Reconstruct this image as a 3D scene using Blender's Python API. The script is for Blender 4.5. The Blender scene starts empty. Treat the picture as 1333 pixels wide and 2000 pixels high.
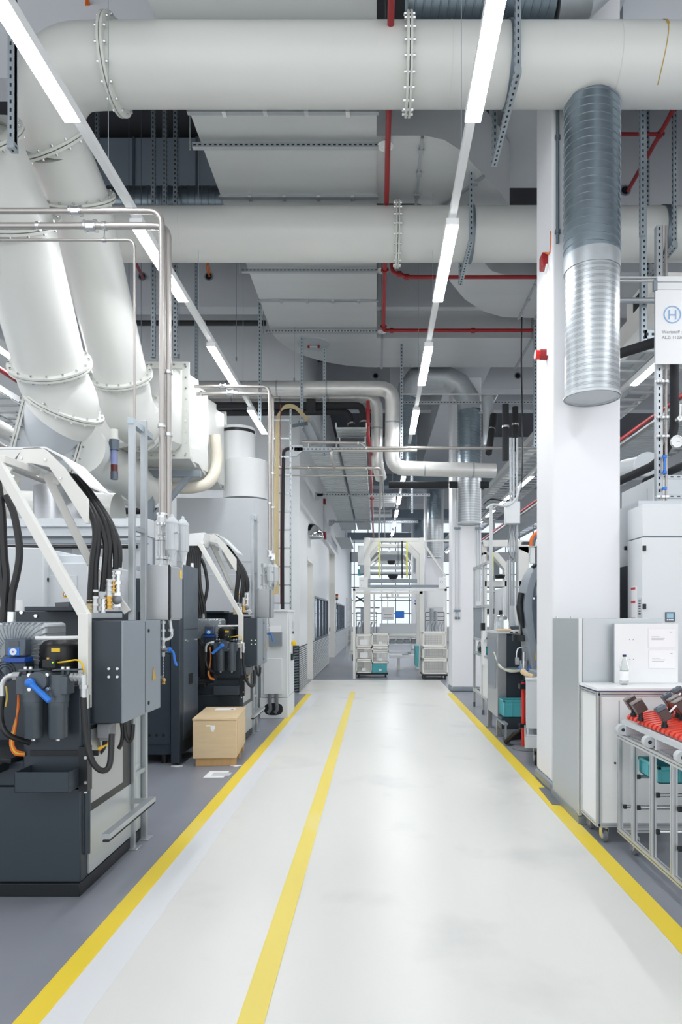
import bpy, math, random
from mathutils import Vector as V, Matrix
random.seed(7)
SC = bpy.context.scene
COL = SC.collection
PI = math.pi
F, H, CX, CY = 1333.0, 1.6, 736.0, 1202.0      # focal length (px), eye height (m), vanishing point

def W(px, py, Y):
    """world point that stands at depth Y behind photo pixel (px, py)"""
    return V(((px-CX)*Y/F, Y, H-(py-CY)*Y/F))
def X_(px, Y): return (px-CX)*Y/F
def Z_(py, Y): return H-(py-CY)*Y/F

# ------------------------------------------------------------------ materials
def lin(c):
    c = c/255.0
    return c/12.92 if c <= 0.04045 else ((c+0.055)/1.055)**2.4
def rgb(h):
    h = h.lstrip('#')
    return (lin(int(h[0:2], 16)), lin(int(h[2:4], 16)), lin(int(h[4:6], 16)), 1)
def mat(name, col, rough=.5, metal=0., var=.06, scale=6., bump=0., bscale=60., stretch=None, emit=None, alpha=None, trans=0., coat=0., rvar=.08):
    m = bpy.data.materials.new(name); m.use_nodes = True
    nt = m.node_tree; N = nt.nodes; L = nt.links
    b = N['Principled BSDF']
    b.inputs['Roughness'].default_value = rough
    b.inputs['Metallic'].default_value = metal
    if coat: b.inputs['Coat Weight'].default_value = coat
    if trans: b.inputs['Transmission Weight'].default_value = trans; b.inputs['IOR'].default_value = 1.3
    if alpha is not None: b.inputs['Alpha'].default_value = alpha
    if emit:
        b.inputs['Emission Color'].default_value = rgb(col); b.inputs['Emission Strength'].default_value = emit
    tc = N.new('ShaderNodeTexCoord'); mp = N.new('ShaderNodeMapping')
    if stretch: mp.inputs['Scale'].default_value = stretch
    L.new(tc.outputs['Object'], mp.inputs['Vector'])
    no = N.new('ShaderNodeTexNoise'); no.inputs['Scale'].default_value = scale; no.inputs['Detail'].default_value = 4
    L.new(mp.outputs['Vector'], no.inputs['Vector'])
    mx = N.new('ShaderNodeMix'); mx.data_type = 'RGBA'
    c = rgb(col)
    mx.inputs['A'].default_value = tuple(max(0, x*(1-var)) for x in c[:3])+(1,)
    mx.inputs['B'].default_value = tuple(min(1, x*(1+var)) for x in c[:3])+(1,)
    L.new(no.outputs['Fac'], mx.inputs['Factor']); L.new(mx.outputs['Result'], b.inputs['Base Color'])
    if rvar:
        mr = N.new('ShaderNodeMapRange'); mr.inputs['To Min'].default_value = max(0.02, rough-rvar); mr.inputs['To Max'].default_value = min(1, rough+rvar)
        L.new(no.outputs['Fac'], mr.inputs['Value']); L.new(mr.outputs['Result'], b.inputs['Roughness'])
    if bump:
        n2 = N.new('ShaderNodeTexNoise'); n2.inputs['Scale'].default_value = bscale; L.new(mp.outputs['Vector'], n2.inputs['Vector'])
        bp = N.new('ShaderNodeBump'); bp.inputs['Strength'].default_value = bump; bp.inputs['Distance'].default_value = .01
        L.new(n2.outputs['Fac'], bp.inputs['Height']); L.new(bp.outputs['Normal'], b.inputs['Normal'])
    return m
M = {}
M['white']   = mat('white_paint', '#eceeef', .45, var=.015)
M['wall']    = mat('wall_plaster', '#e4e8ea', .7, var=.02, scale=1.2, bump=.05)
M['pillar']  = mat('pillar_plaster', '#ecedf0', .6, var=.012, scale=2)
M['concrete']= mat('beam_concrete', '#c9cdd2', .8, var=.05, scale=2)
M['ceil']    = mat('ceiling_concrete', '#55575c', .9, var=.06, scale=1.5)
M['pvc']     = mat('duct_plastic', '#d6d8d4', .38, var=.05, scale=1.1, coat=.15)
M['pvc2']    = mat('flange_plastic', '#d3d5cf', .45, var=.03)
M['galv']    = mat('galvanised_steel', '#b0b6ba', .42, .6, var=.10, scale=14)
M['galvd']   = mat('dark_galvanised_steel', '#7f8c95', .45, .7, var=.10, scale=12)
M['sheet']   = mat('duct_sheet', '#cfd2d3', .45, .4, var=.07, scale=1.5, stretch=(.3, 3, 1))
M['trayg']   = mat('tray_steel', '#c9cecf', .45, .3, var=.08, scale=10)
M['strut']   = mat('strut_steel', '#aeb9c0', .42, .55, var=.10, scale=18)
M['slot']    = mat('slot_dark', '#23292e', .8)
M['steel']   = mat('stainless_steel', '#b2aeaa', .36, .75, var=.06, scale=20, stretch=(1, 1, .2))
M['brush']   = mat('brushed_stainless', '#b3b6b9', .34, .85, var=.05, scale=5, stretch=(1, 1, 12))
M['foil']    = mat('foil_insulation', '#dcdcd9', .36, .45, var=.08, scale=9, bump=.5, bscale=12)
M['blackins']= mat('black_foam_insulation', '#26282b', .8, var=.1)
M['dark']    = mat('anthracite_paint', '#323c45', .42, .1, var=.06, scale=4)
M['filt']    = mat('dark_grey_casting', '#4d565e', .34, .15, var=.05)
M['dark2']   = mat('black_steel', '#181c20', .4, .1, var=.08)
M['dgrey']   = mat('grey_blue_paint', '#58636f', .38, .35, var=.04)
M['mgrey']   = mat('mid_grey_paint', '#8e979f', .42, .25, var=.04)
M['lgrey']   = mat('light_grey_paint', '#cbd0d4', .45, var=.025)
M['cab']     = mat('cabinet_grey', '#dfe3e5', .42, var=.015)
M['alugrey'] = mat('aluminium_sheet', '#bfc5c8', .38, .45, var=.03, scale=2)
M['alu']     = mat('aluminium_profile', '#cfd2d3', .33, .55, var=.05, scale=12)
M['cream']   = mat('cream_frame_paint', '#e6e6e1', .45, var=.02)
M['red']     = mat('sprinkler_red', '#981d23', .4, var=.06)
M['dred']    = mat('dark_red_paint', '#8b1f20', .5, var=.06)
M['redpl']   = mat('red_orange_plastic', '#f0503c', .35, var=.05)
M['redpost'] = mat('red_post', '#d8281c', .35, var=.03)
M['brown']   = mat('dark_brown_plastic', '#4a3634', .32, .1, var=.08)
M['brownl']  = mat('brown_grey_metal', '#8b8582', .35, .5, var=.06)
M['blue']    = mat('blue_plastic', '#2b78d8', .35, var=.04)
M['dblue']   = mat('dark_blue_plastic', '#1d4fa5', .35, var=.04)
M['navy']    = mat('navy_edge', '#1d2c55', .4)
M['yellow']  = mat('yellow_plastic', '#f0c92c', .45, var=.03)
M['lime']    = mat('yellow_green_hose', '#dede6a', .5, var=.04)
M['orange']  = mat('orange_cable', '#e06c1e', .5, var=.05)
M['cyel']    = mat('yellow_cable', '#dcc356', .5, var=.05)
M['beigec']  = mat('beige_cable', '#cdbd92', .5, var=.05)
M['grey']    = mat('grey_plastic', '#8d9196', .5, var=.04)
M['rubber']  = mat('black_rubber', '#202022', .42, var=.1)
M['rubberg'] = mat('grey_rubber', '#6c7075', .6, var=.08)
M['brass']   = mat('brass', '#c9a25a', .28, .9, var=.06)
M['chrome']  = mat('zinc_plated', '#d5d7d8', .2, .9, var=.05)
M['teal']    = mat('teal_plastic', '#52b0b8', .4, var=.05)
M['basket']  = mat('basket_plastic', '#f1efe9', .5, var=.04)
M['wood']    = mat('plywood', '#d9c19a', .6, var=.10, scale=5, stretch=(1, 1, 6))
M['wood2']   = mat('pine_skid', '#c79f6c', .65, var=.12, scale=8, stretch=(4, 1, 1))
M['paper']   = mat('paper', '#f2f3f4', .7, var=.01)
M['ink']     = mat('ink', '#3a3c40', .7)
M['inkg']    = mat('grey_ink', '#9a9ca0', .7)
M['signblue']= mat('sign_blue', '#8fb4dc', .6)
M['signred'] = mat('label_red', '#c8404a', .6)
M['screen']  = mat('display_glass', '#9cc6d8', .2)
M['lcd']     = mat('lcd_dark', '#4b555c', .2)
M['tape']    = mat('brown_tape', '#b99a4a', .6)
M['acryl']   = mat('clear_acrylic', '#e9eef2', .08, trans=.85, var=.0, rvar=0)
M['glass']   = mat('bottle_glass', '#f6faf8', .04, trans=.95, var=.0, rvar=0)
M['wpane']   = mat('window_glass', '#dfe8f2', .05, trans=.9, var=0, rvar=0)
M['insul']   = mat('quilted_insulation', '#d9d3c4', .7, var=.1, bump=.4, bscale=20)
M['liquid']  = mat('dark_red_liquid', '#5a1f20', .3)
M['violet']  = mat('clear_violet_tube', '#a7b2e0', .15, trans=.5)
M['mirror']  = mat('convex_mirror', '#e8eaec', .05, 1., var=0, rvar=0)
M['tube']    = mat('led_tube', '#fafcff', .4, var=0, emit=62.)
M['led']     = mat('green_led', '#7dff2a', .4, var=0, emit=2.)
M['ceillamp']= M['tube']

# -- floor materials (node based, worn paint)
def floor_mat(name, c1, c2, rough, scale=.9, streak=(.35, .08, 1), amt=.5, scuff='#8a8d92', samt=.25):
    m = bpy.data.materials.new(name); m.use_nodes = True
    nt = m.node_tree; N = nt.nodes; L = nt.links; b = N['Principled BSDF']
    tc = N.new('ShaderNodeTexCoord'); mp = N.new('ShaderNodeMapping'); mp.inputs['Scale'].default_value = streak
    L.new(tc.outputs['Object'], mp.inputs['Vector'])
    n1 = N.new('ShaderNodeTexNoise'); n1.inputs['Scale'].default_value = scale*6; n1.inputs['Detail'].default_value = 8; n1.inputs['Roughness'].default_value = .6
    L.new(mp.outputs['Vector'], n1.inputs['Vector'])
    n2 = N.new('ShaderNodeTexNoise'); n2.inputs['Scale'].default_value = scale*1.2; n2.inputs['Detail'].default_value = 6
    L.new(tc.outputs['Object'], n2.inputs['Vector'])
    mx = N.new('ShaderNodeMix'); mx.data_type = 'RGBA'; mx.inputs['A'].default_value = rgb(c1); mx.inputs['B'].default_value = rgb(c2)
    L.new(n1.outputs['Fac'], mx.inputs['Factor'])
    rp = N.new('ShaderNodeValToRGB'); rp.color_ramp.elements[0].position = .56; rp.color_ramp.elements[1].position = .74
    L.new(n2.outputs['Fac'], rp.inputs['Fac'])
    mm = N.new('ShaderNodeMath'); mm.operation = 'MULTIPLY'; mm.inputs[1].default_value = samt
    L.new(rp.outputs['Color'], mm.inputs[0])
    m2 = N.new('ShaderNodeMix'); m2.data_type = 'RGBA'; m2.inputs['B'].default_value = rgb(scuff)
    L.new(mx.outputs['Result'], m2.inputs['A']); L.new(mm.outputs['Value'], m2.inputs['Factor'])
    L.new(m2.outputs['Result'], b.inputs['Base Color'])
    mr = N.new('ShaderNodeMapRange'); mr.inputs['To Min'].default_value = rough-.08; mr.inputs['To Max'].default_value = rough+.12
    L.new(n1.outputs['Fac'], mr.inputs['Value']); L.new(mr.outputs['Result'], b.inputs['Roughness'])
    return m
M['fgrey']  = floor_mat('grey_epoxy_floor', '#82868f', '#92969f', .36, scuff='#a9acb3', samt=.3)
M['fwhite'] = floor_mat('white_epoxy_lane', '#e2e2dc', '#ebebe6', .30, scuff='#c2c3c2', samt=.45)
M['fstrip'] = floor_mat('white_lane_edge', '#e2e4e7', '#eceef0', .35, scuff='#cfd2d6', samt=.3)
M['fyel']   = floor_mat('yellow_line', '#efd131', '#f4da45', .45, scuff='#eedf8e', samt=.55)
M['fyelp']  = floor_mat('worn_yellow_line', '#efd85a', '#f1de74', .45, scuff='#ebe3b4', samt=.6)

def perf_mat(name, col, dark, kang, kz, band, metal=.8):
    """sheet metal with rows of punched dots, in bands: dots by angle round the local Z axis and height"""
    m = bpy.data.materials.new(name); m.use_nodes = True
    nt = m.node_tree; N = nt.nodes; L = nt.links; b = N['Principled BSDF']
    tc = N.new('ShaderNodeTexCoord'); sp = N.new('ShaderNodeSeparateXYZ'); L.new(tc.outputs['Object'], sp.inputs['Vector'])
    def ma(op, a, bb=None):
        n = N.new('ShaderNodeMath'); n.operation = op
        for k, x in ((0, a), (1, bb)):
            if x is None: continue
            if isinstance(x, (int, float)): n.inputs[k].default_value = x
            else: L.new(x, n.inputs[k])
        return n.outputs[0]
    ang = ma('MULTIPLY', ma('ARCTAN2', sp.outputs['Y'], sp.outputs['X']), kang/(2*PI))
    fa = ma('ABSOLUTE', ma('SUBTRACT', ma('FRACT', ma('ADD', ang, 500.)), .5))
    fz = ma('ABSOLUTE', ma('SUBTRACT', ma('FRACT', ma('MULTIPLY', sp.outputs['Z'], kz)), .5))
    dot = ma('LESS_THAN', ma('ADD', ma('MULTIPLY', fa, fa), ma('MULTIPLY', fz, fz)), .085)
    bz = ma('LESS_THAN', ma('FRACT', ma('MULTIPLY', sp.outputs['Z'], 1/band)), .62)
    top = ma('LESS_THAN', sp.outputs['Z'], 1.06)
    k = ma('MULTIPLY', ma('MULTIPLY', dot, bz), top)
    mx = N.new('ShaderNodeMix'); mx.data_type = 'RGBA'; mx.inputs['A'].default_value = rgb(col); mx.inputs['B'].default_value = rgb(dark)
    L.new(k, mx.inputs['Factor']); L.new(mx.outputs['Result'], b.inputs['Base Color'])
    L.new(ma('MULTIPLY', ma('SUBTRACT', 1., k), metal), b.inputs['Metallic'])
    b.inputs['Roughness'].default_value = .38
    return m
M['perf'] = perf_mat('perforated_steel', '#b4babd', '#454d54', 150, 95, .052)
M['spiral'] = mat('spiral_duct_steel', '#93a1aa', .33, .85, var=.10, scale=5, stretch=(1, 1, 6))
M['panelb']  = mat('pale_blue_sheet', '#a9b6c2', .5, .15, var=.06, scale=1.5)
M['corr'] = mat('corrugated_sheet', '#d2d4d5', .35, .4, var=.05)

# ------------------------------------------------------------------ mesh builder
class B:
    def __init__(s): s.v = []; s.f = []; s.m = []
    def add(s, vs, fs, mi=0):
        o = len(s.v); s.v += [tuple(x) for x in vs]
        for f in fs: s.f.append(tuple(i+o for i in f)); s.m.append(mi)
        return s
    def box(s, x0, x1, y0, y1, z0, z1, mi=0):
        if x0 > x1: x0, x1 = x1, x0
        if y0 > y1: y0, y1 = y1, y0
        if z0 > z1: z0, z1 = z1, z0
        vs = [(x0,y0,z0),(x1,y0,z0),(x1,y1,z0),(x0,y1,z0),(x0,y0,z1),(x1,y0,z1),(x1,y1,z1),(x0,y1,z1)]
        return s.add(vs, [(0,3,2,1),(4,5,6,7),(0,1,5,4),(1,2,6,5),(2,3,7,6),(3,0,4,7)], mi)
    def beam(s, p, q, w, h, mi=0, up=(0,0,1)):
        p, q = V(p), V(q); d = (q-p).normalized(); u = V(up)
        if abs(d.dot(u)) > .98: u = V((0,1,0))
        a = d.cross(u).normalized(); c = a.cross(d).normalized(); a *= w/2; c *= h/2
        vs = [p-a-c, p+a-c, p+a+c, p-a+c, q-a-c, q+a-c, q+a+c, q-a+c]
        return s.add(vs, [(0,1,2,3),(7,6,5,4),(1,0,4,5),(2,1,5,6),(3,2,6,7),(0,3,7,4)], mi)
    def tube(s, pts, r, n=12, mi=0, cap=True):
        pts = [V(p) for p in pts]; rs = r if isinstance(r, (list, tuple)) else [r]*len(pts)
        t0 = (pts[1]-pts[0]).normalized(); u = V((0,0,1)) if abs(t0.z) < .9 else V((1,0,0))
        a = t0.cross(u).normalized(); vs = []; last = t0
        for i, p in enumerate(pts):
            if i == 0: t = t0
            elif i == len(pts)-1: t = (pts[i]-pts[i-1]).normalized()
            else: t = ((pts[i+1]-p).normalized()+(p-pts[i-1]).normalized()).normalized()
            ax = last.cross(t)
            if ax.length > 1e-6: a = Matrix.Rotation(last.angle(t), 3, ax.normalized()) @ a
            last = t; a = (a-t*a.dot(t)).normalized(); b = t.cross(a)
            for k in range(n):
                g = 2*PI*k/n; vs.append(p+(a*math.cos(g)+b*math.sin(g))*rs[i])
        fs = [(i*n+k, i*n+(k+1)%n, (i+1)*n+(k+1)%n, (i+1)*n+k) for i in range(len(pts)-1) for k in range(n)]
        s.add(vs, fs, mi)
        if cap:
            s.add(vs[:n], [tuple(reversed(range(n)))], mi); s.add(vs[-n:], [tuple(range(n))], mi)
        return s
    def cyl(s, p, q, r, n=16, mi=0, r2=None): return s.tube([p, q], [r, r if r2 is None else r2], n, mi)
    def lathe(s, c, ax, prof, n=24, mi=0, closed=False):
        """prof: list of (radius, distance along ax)"""
        c = V(c); ax = V(ax).normalized(); u = V((0,0,1)) if abs(ax.z) < .9 else V((1,0,0))
        a = ax.cross(u).normalized(); b = ax.cross(a); vs = []
        for r, t in prof:
            for k in range(n):
                g = 2*PI*k/n; vs.append(c+ax*t+(a*math.cos(g)+b*math.sin(g))*r)
        m = len(prof); R = range(m if closed else m-1)
        return s.add(vs, [(i*n+k, ((i+1)%m)*n+k, ((i+1)%m)*n+(k+1)%n, i*n+(k+1)%n) for i in R for k in range(n)], mi)
    def ring(s, c, ax, r0, r1, w, n=32, mi=0):
        return s.lathe(c, ax, [(r0,-w/2),(r1,-w/2),(r1,w/2),(r0,w/2)], n, mi, True)
    def disc(s, c, ax, r, n=24, mi=0, t=.004): return s.cyl(V(c)-V(ax).normalized()*t/2, V(c)+V(ax).normalized()*t/2, r, n, mi)
    def prism(s, pts, off, mi=0):
        pts = [V(p) for p in pts]; n = len(pts); off = V(off)
        vs = pts+[p+off for p in pts]
        return s.add(vs, [tuple(range(n-1,-1,-1)), tuple(range(n, 2*n))]+[(k, (k+1)%n, (k+1)%n+n, k+n) for k in range(n)], mi)
    def quad(s, a, b, c, d, mi=0): return s.add([a,b,c,d], [(0,1,2,3)], mi)
    def sphere(s, c, r, n=16, mi=0, ax=(0,0,1), half=False, sq=1.):
        m = 8; prof = [(max(1e-4, r*math.cos(PI/2*(1-t))) if False else max(1e-4, r*math.sin(t)), -r*sq*math.cos(t)) for t in [PI*(i/m) * (.5 if half else 1) + (PI/2 if half else 0) for i in range(m+1)]]
        return s.lathe(c, ax, prof, n, mi)
    def hexb(s, c, ax, r, t, mi=0): return s.cyl(c, V(c)+V(ax).normalized()*t, r, 6, mi)
    def strut(s, p, q, w=.041, d=.041, pitch=.06, face=((0,-1,0),), mi=0, ms=1, slot=.028):
        """perforated channel with dark slots along the faces whose outward normals are given"""
        p, q = V(p), V(q); s.beam(p, q, w, d, mi, up=(0,1,0) if abs((q-p).normalized().y) < .9 else (0,0,1))
        L = (q-p).length; t = (q-p)/L; n = int(L/pitch)
        for fn in face:
            fn = V(fn); side = t.cross(fn).normalized()
            for k in range(n):
                c = p+t*((k+.5)*L/n)+fn*(d/2+.0006)
                a = t*slot/2; b = side*w*.16
                s.add([c-a-b, c+a-b, c+a+b, c-a+b], [(0,1,2,3)], ms)
        return s
def fillet(pts, r, n=6):
    pts = [V(p) for p in pts]; out = [pts[0]]
    for i in range(1, len(pts)-1):
        a, p, c = pts[i-1], pts[i], pts[i+1]; d1 = (a-p); d2 = (c-p)
        rr = min(r, d1.length*.49, d2.length*.49); s0 = p+d1.normalized()*rr; s1 = p+d2.normalized()*rr
        for k in range(n+1):
            t = k/n; out.append(s0*(1-t)**2+p*2*t*(1-t)+s1*t*t)
    out.append(pts[-1]); return out
def spline(pts, n=8):
    pts = [V(p) for p in pts]; P = [pts[0]*2-pts[1]]+pts+[pts[-1]*2-pts[-2]]; out = []
    for i in range(1, len(P)-2):
        for k in range(n):
            t = k/n; a, b, c, d = P[i-1], P[i], P[i+1], P[i+2]
            out.append(.5*((2*b)+(c-a)*t+(2*a-5*b+4*c-d)*t*t+(3*b-a-3*c+d)*t**3))
    out.append(pts[-1]); return out

# ------------------------------------------------------------------ objects
ORG = {}
def link(name, b, mats, sharp=35, origin=None, bevel=0):
    if not isinstance(mats, (list, tuple)): mats = [mats]
    me = bpy.data.meshes.new(name)
    xs, ys, zs = zip(*b.v)
    o = V(((min(xs)+max(xs))/2, (min(ys)+max(ys))/2, min(zs))) if origin is None else V(origin)
    me.from_pydata([(x-o.x, y-o.y, z-o.z) for x, y, z in b.v], [], b.f)
    for m in mats: me.materials.append(M[m] if isinstance(m, str) else m)
    me.polygons.foreach_set('material_index', [min(i, len(mats)-1) for i in b.m])
    me.update(); me.shade_smooth(); me.set_sharp_from_angle(angle=math.radians(sharp))
    ob = bpy.data.objects.new(name, me); COL.objects.link(ob); ob.location = o; ORG[ob.name] = o
    if bevel:
        md = ob.modifiers.new('bevel', 'BEVEL'); md.width = bevel; md.segments = 2; md.limit_method = 'ANGLE'; md.angle_limit = math.radians(50)
    return ob
def tag(o, label, cat, group=None):
    o['label'] = label; o['category'] = cat
    if group: o['group'] = group
def thing(name, label, cat, loc, group=None):
    e = bpy.data.objects.new(name, None); COL.objects.link(e); e.location = V(loc); e.empty_display_size = .1
    ORG[e.name] = V(loc); tag(e, label, cat, group); return e
def part(par, name, b, mats, label=None, bevel=0, sharp=35, origin=None):
    o = link(name, b, mats, sharp, origin, bevel); o.parent = par; o.location = ORG[o.name]-ORG[par.name]
    if label: o['label'] = label
    return o
def solo(name, b, mats, label, cat, group=None, bevel=0, sharp=35, origin=None):
    o = link(name, b, mats, sharp, origin, bevel); tag(o, label, cat, group); return o
def struct(name, b, mats, bevel=0):
    o = link(name, b, mats, bevel=bevel); o['kind'] = 'structure'; return o
def kids(o): return [c for c in ALLC.get(o.name, [])]
ALLC = {}
def index_children():
    ALLC.clear()
    for o in SC.objects:
        if o.parent: ALLC.setdefault(o.parent.name, []).append(o)
def dup(root, delta, label=None, group=None, skip=()):
    def rec(o, par):
        c = o.copy(); COL.objects.link(c)
        if par: c.parent = par
        for ch in ALLC.get(o.name, []):
            if ch.name.split('.')[0] in skip: continue
            rec(ch, c)
        return c
    r = rec(root, None); r.location = root.location+V(delta); ORG[r.name] = V(r.location)
    if label: r['label'] = label
    if group: r['group'] = group
    return r
def text_mesh(par, name, body, loc, size, mname, rot=(PI/2, 0, 0), ext=.0006, align='LEFT', label=None):
    cu = bpy.data.curves.new(name, 'FONT'); cu.body = body; cu.size = size; cu.extrude = ext; cu.align_x = align
    t = bpy.data.objects.new(name, cu); COL.objects.link(t)
    dg = bpy.context.evaluated_depsgraph_get(); me = bpy.data.meshes.new_from_object(t.evaluated_get(dg))
    bpy.data.objects.remove(t)
    me.materials.clear(); me.materials.append(M[mname])
    o = bpy.data.objects.new(name, me); COL.objects.link(o); o.rotation_euler = rot; o.parent = par; o.location = V(loc)-ORG[par.name]
    ORG[o.name] = V(loc)
    if label: o['label'] = label
    return o
# ------------------------------------------------------------------ the setting
LX, RX = -1.37, 1.50          # inner lane edges
b = B(); b.box(-16, 16, -3, 60, -.1, 0); struct('floor', b, 'fgrey')
b = B(); b.box(LX+.05, RX-.05, -3, 16.9, 0, .003); b.box(-1.6, LX+.05, 13.95, 16.9, 0, .003)
b.box(RX-.05, 1.56, 14.0, 16.9, 0, .003); struct('trim_1', b, 'fwhite')
b = B(); b.box(LX+.05, LX+.22, -3, 13.9, .003, .0045); b.box(-.39+.02, LX+.22, 13.72, 13.9, .003, .0045); struct('trim_2', b, 'fstrip')
b = B(); b.box(LX-.055, LX+.052, -3, 13.9, .0045, .006); struct('trim_3', b, 'fyel')
b = B(); b.box(-.547, -.44, -3, 14.2, .0045, .006); struct('trim_4', b, 'fyelp')
b = B(); b.box(RX-.062, RX+.058, -3, 14.0, .0045, .006); struct('trim_5', b, 'fyel')
# small white floor marks beside the crate
b = B()
for px, py in ((345, 1497), (461, 1496)):
    Y = 2133/(py-1202); x = X_(px, Y); b.box(x-.06, x+.06, Y, Y+.035, 0, .002); b.box(x-.02, x+.03, Y-.03, Y, 0, .002)
struct('trim_6', b, 'paper')
b = B(); Y = 6.75; b.box(X_(398, Y), X_(446, Y+.2), Y-.02, Y+.26, 0, .002); b.box(X_(398, Y)+.06, X_(446, Y)+.0, Y+.05, Y+.19, .002, .003, 1); struct('trim_7', b, ['paper', 'lgrey'])

# pillars, every 8 m
for i, Y0 in enumerate((6.16, 14.35, 22.4, 30.5)):
    b = B(); b.box(1.585, 2.205, Y0, Y0+.6, .09, 8.5); b.box(1.57, 2.22, Y0-.015, Y0+.615, 0, .09, 1)
    o = struct('pillar_%d' % (i+1), b, ['pillar', 'mgrey'], bevel=.02); o.name = 'wall_pillar_%d' % (i+1)
# left inner room: walls with door openings
WX = -1.6
b = B()
for (a, c, z0, z1) in ((14.2,15.7,.95,8.5),(15.7,17.15,2.94,8.5),(17.15,17.6,.95,8.5),(17.6,22.3,2.1,8.5),(22.3,22.8,.95,8.5),
                       (22.8,26.1,4.0,8.5),(26.1,26.8,.95,8.5),(26.8,33.5,2.1,8.5),(33.5,42,.95,8.5)):
    b.box(WX-.25, WX, a, c, z0, z1)
struct('wall_left', b, 'wall')
b = B(); b.box(-16, WX-.25, 14.2, 14.4, 0, 8.5); struct('wall_front', b, 'wall')
# corrugated plinth panels
def corrugated(name, a, c):
    b = B(); b.box(WX-.25, WX-.012, a, c, 0, .95, 1)
    n = 21
    for k in range(n):
        z = .03+k*.044; b.tube([(WX+.002, a+.004, z), (WX+.002, c-.004, z)], .014, 6)
    b.box(WX-.02, WX+.01, a, c, .93, .955, 1)
    return struct(name, b, ['corr', 'dgrey'])
for k, (a, c) in enumerate(((14.2,15.7),(17.15,22.8),(26.1,42))): corrugated('trim_%d' % (8+k), a, c)
b = B(); b.box(WX-.25, WX-.01, 14.16, 14.2, 0, .97)
for k in range(16): b.beam((WX-.24, 14.15, .02+k*.058), (WX-.02, 14.15, .055+k*.058), .03, .03, 1)
struct('trim_11', b, ['rubber', 'galvd'])
for k, (a, c, zt) in enumerate(((15.7,17.15,2.94),(22.8,26.1,4.0))):
    b = B(); b.box(WX-.26, WX-.2, a, c, 0, zt)
    for t in (a, c-.06): b.box(WX-.2, WX+.005, t, t+.06, 0, zt, 0)
    b.box(WX-.2, WX+.005, a, c, zt-.06, zt)
    d = struct('door_%d' % (k+1), b, 'cream')
    h = B(); h.box(WX-.2, WX-.15, c-.25, c-.22, 1.0, 1.15); h.box(WX-.165, WX-.15, c-.25, c-.12, 1.06, 1.08)
    ho = link('door_handle', h, 'steel'); ho.parent = d; ho.location = ORG[ho.name]-ORG[d.name]
for k, (a, c) in enumerate(((17.6,22.3),(26.8,33.5))):
    b = B(); n = 4
    b.box(WX-.06, WX+.02, a, c, .95, 1.0); b.box(WX-.06, WX+.02, a, c, 2.05, 2.1)
    for j in range(n+1):
        t = a+(c-a-.06)*j/n; b.box(WX-.06, WX+.02, t, t+.06, 1.0, 2.05)
    d = struct('window_%d' % (k+1), b, 'dgrey')
    p = B(); p.box(WX-.03, WX-.02, a+.05, c-.05, 1.0, 2.05); po = link('window_pane', p, 'wpane'); po.parent = d; po.location = ORG[po.name]-ORG[d.name]
# far wall with big windows, side walls with ribbon windows
b = B(); YW = 42
b.box(WX-.25, 16, YW, YW+.25, 0, .9); b.box(WX-.25, 16, YW, YW+.25, 4.9, 5.5); b.box(WX-.25, 16, YW, YW+.25, 7.3, 8.5)
for x in (-1.85, 2.6, 7, 11.5, 15.8): b.box(x, x+.3, YW, YW+.25, .9, 7.3)
struct('wall_far', b, 'wall')
b = B()
for x in [-1.4+.85*k for k in range(20)]: b.box(x, x+.05, YW+.08, YW+.14, .9, 7.3)
for z in (1.7, 2.5, 3.3, 4.1, 6.1): b.box(-1.6, 16, YW+.08, YW+.14, z, z+.05)
f = struct('window_3', b, 'dgrey')
p = B(); p.box(-1.6, 16, YW+.1, YW+.11, .9, 7.3); po = link('window_pane', p, 'wpane'); po.parent = f; po.location = ORG[po.name]-ORG[f.name]
for nm, x, y1 in (('left_side', -16.2, 14.2), ('right_side', 16, 42)):
    b = B(); b.box(x, x+.2, -3, y1, 0, 1.0); b.box(x, x+.2, -3, y1, 6.8, 8.5)
    for y in range(-3, int(y1), 4): b.box(x, x+.2, y, y+.3, 1, 6.8)
    struct('wall_'+nm, b, 'wall')
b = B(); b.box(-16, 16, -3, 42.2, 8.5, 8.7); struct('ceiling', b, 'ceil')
# roof girders
def girder(name, x0, x1, y0, y1, z0, z1, holes=()):
    b = B(); b.box(x0, x1, y0, y1, z0, z1); o = struct(name, b, 'concrete')
    for (hx, hz) in holes:
        h = B(); h.ring((hx, y0-.004, hz), (0,1,0), .055, .075, .012, 24, 1); h.disc((hx, y0-.001, hz), (0,1,0), .056, 24, 0)  # rimmed dark disc: colour stands for shade inside a hole not cut
        ho = link('hole_shade_disc', h, ['dark2', 'mgrey']); ho.parent = o; ho.location = ORG[ho.name]-ORG[o.name]
YA, YB = 9.25, 11.9
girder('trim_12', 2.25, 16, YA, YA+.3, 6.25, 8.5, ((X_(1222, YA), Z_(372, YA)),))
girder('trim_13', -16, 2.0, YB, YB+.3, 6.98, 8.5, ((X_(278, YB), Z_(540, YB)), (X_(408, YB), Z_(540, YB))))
girder('trim_14', 1.5, 2.3, 2.0, 9.1, 7.3, 8.5)
girder('trim_15', -16, -1.87, 6.5, 6.8, 6.72, 8.5)
girder('trim_21', 2.35, 16, 6.5, 6.8, 6.8, 8.5)
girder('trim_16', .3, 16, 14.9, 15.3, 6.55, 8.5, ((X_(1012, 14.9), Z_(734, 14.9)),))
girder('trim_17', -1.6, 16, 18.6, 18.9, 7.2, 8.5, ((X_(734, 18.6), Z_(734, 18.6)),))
girder('trim_18', 1.5, 2.3, 12.4, 41, 6.6, 8.5)
girder('trim_19', -1.6, 16, 26.4, 26.7, 6.9, 8.5)
girder('trim_20', -1.6, 16, 34, 34.3, 6.9, 8.5)
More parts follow.
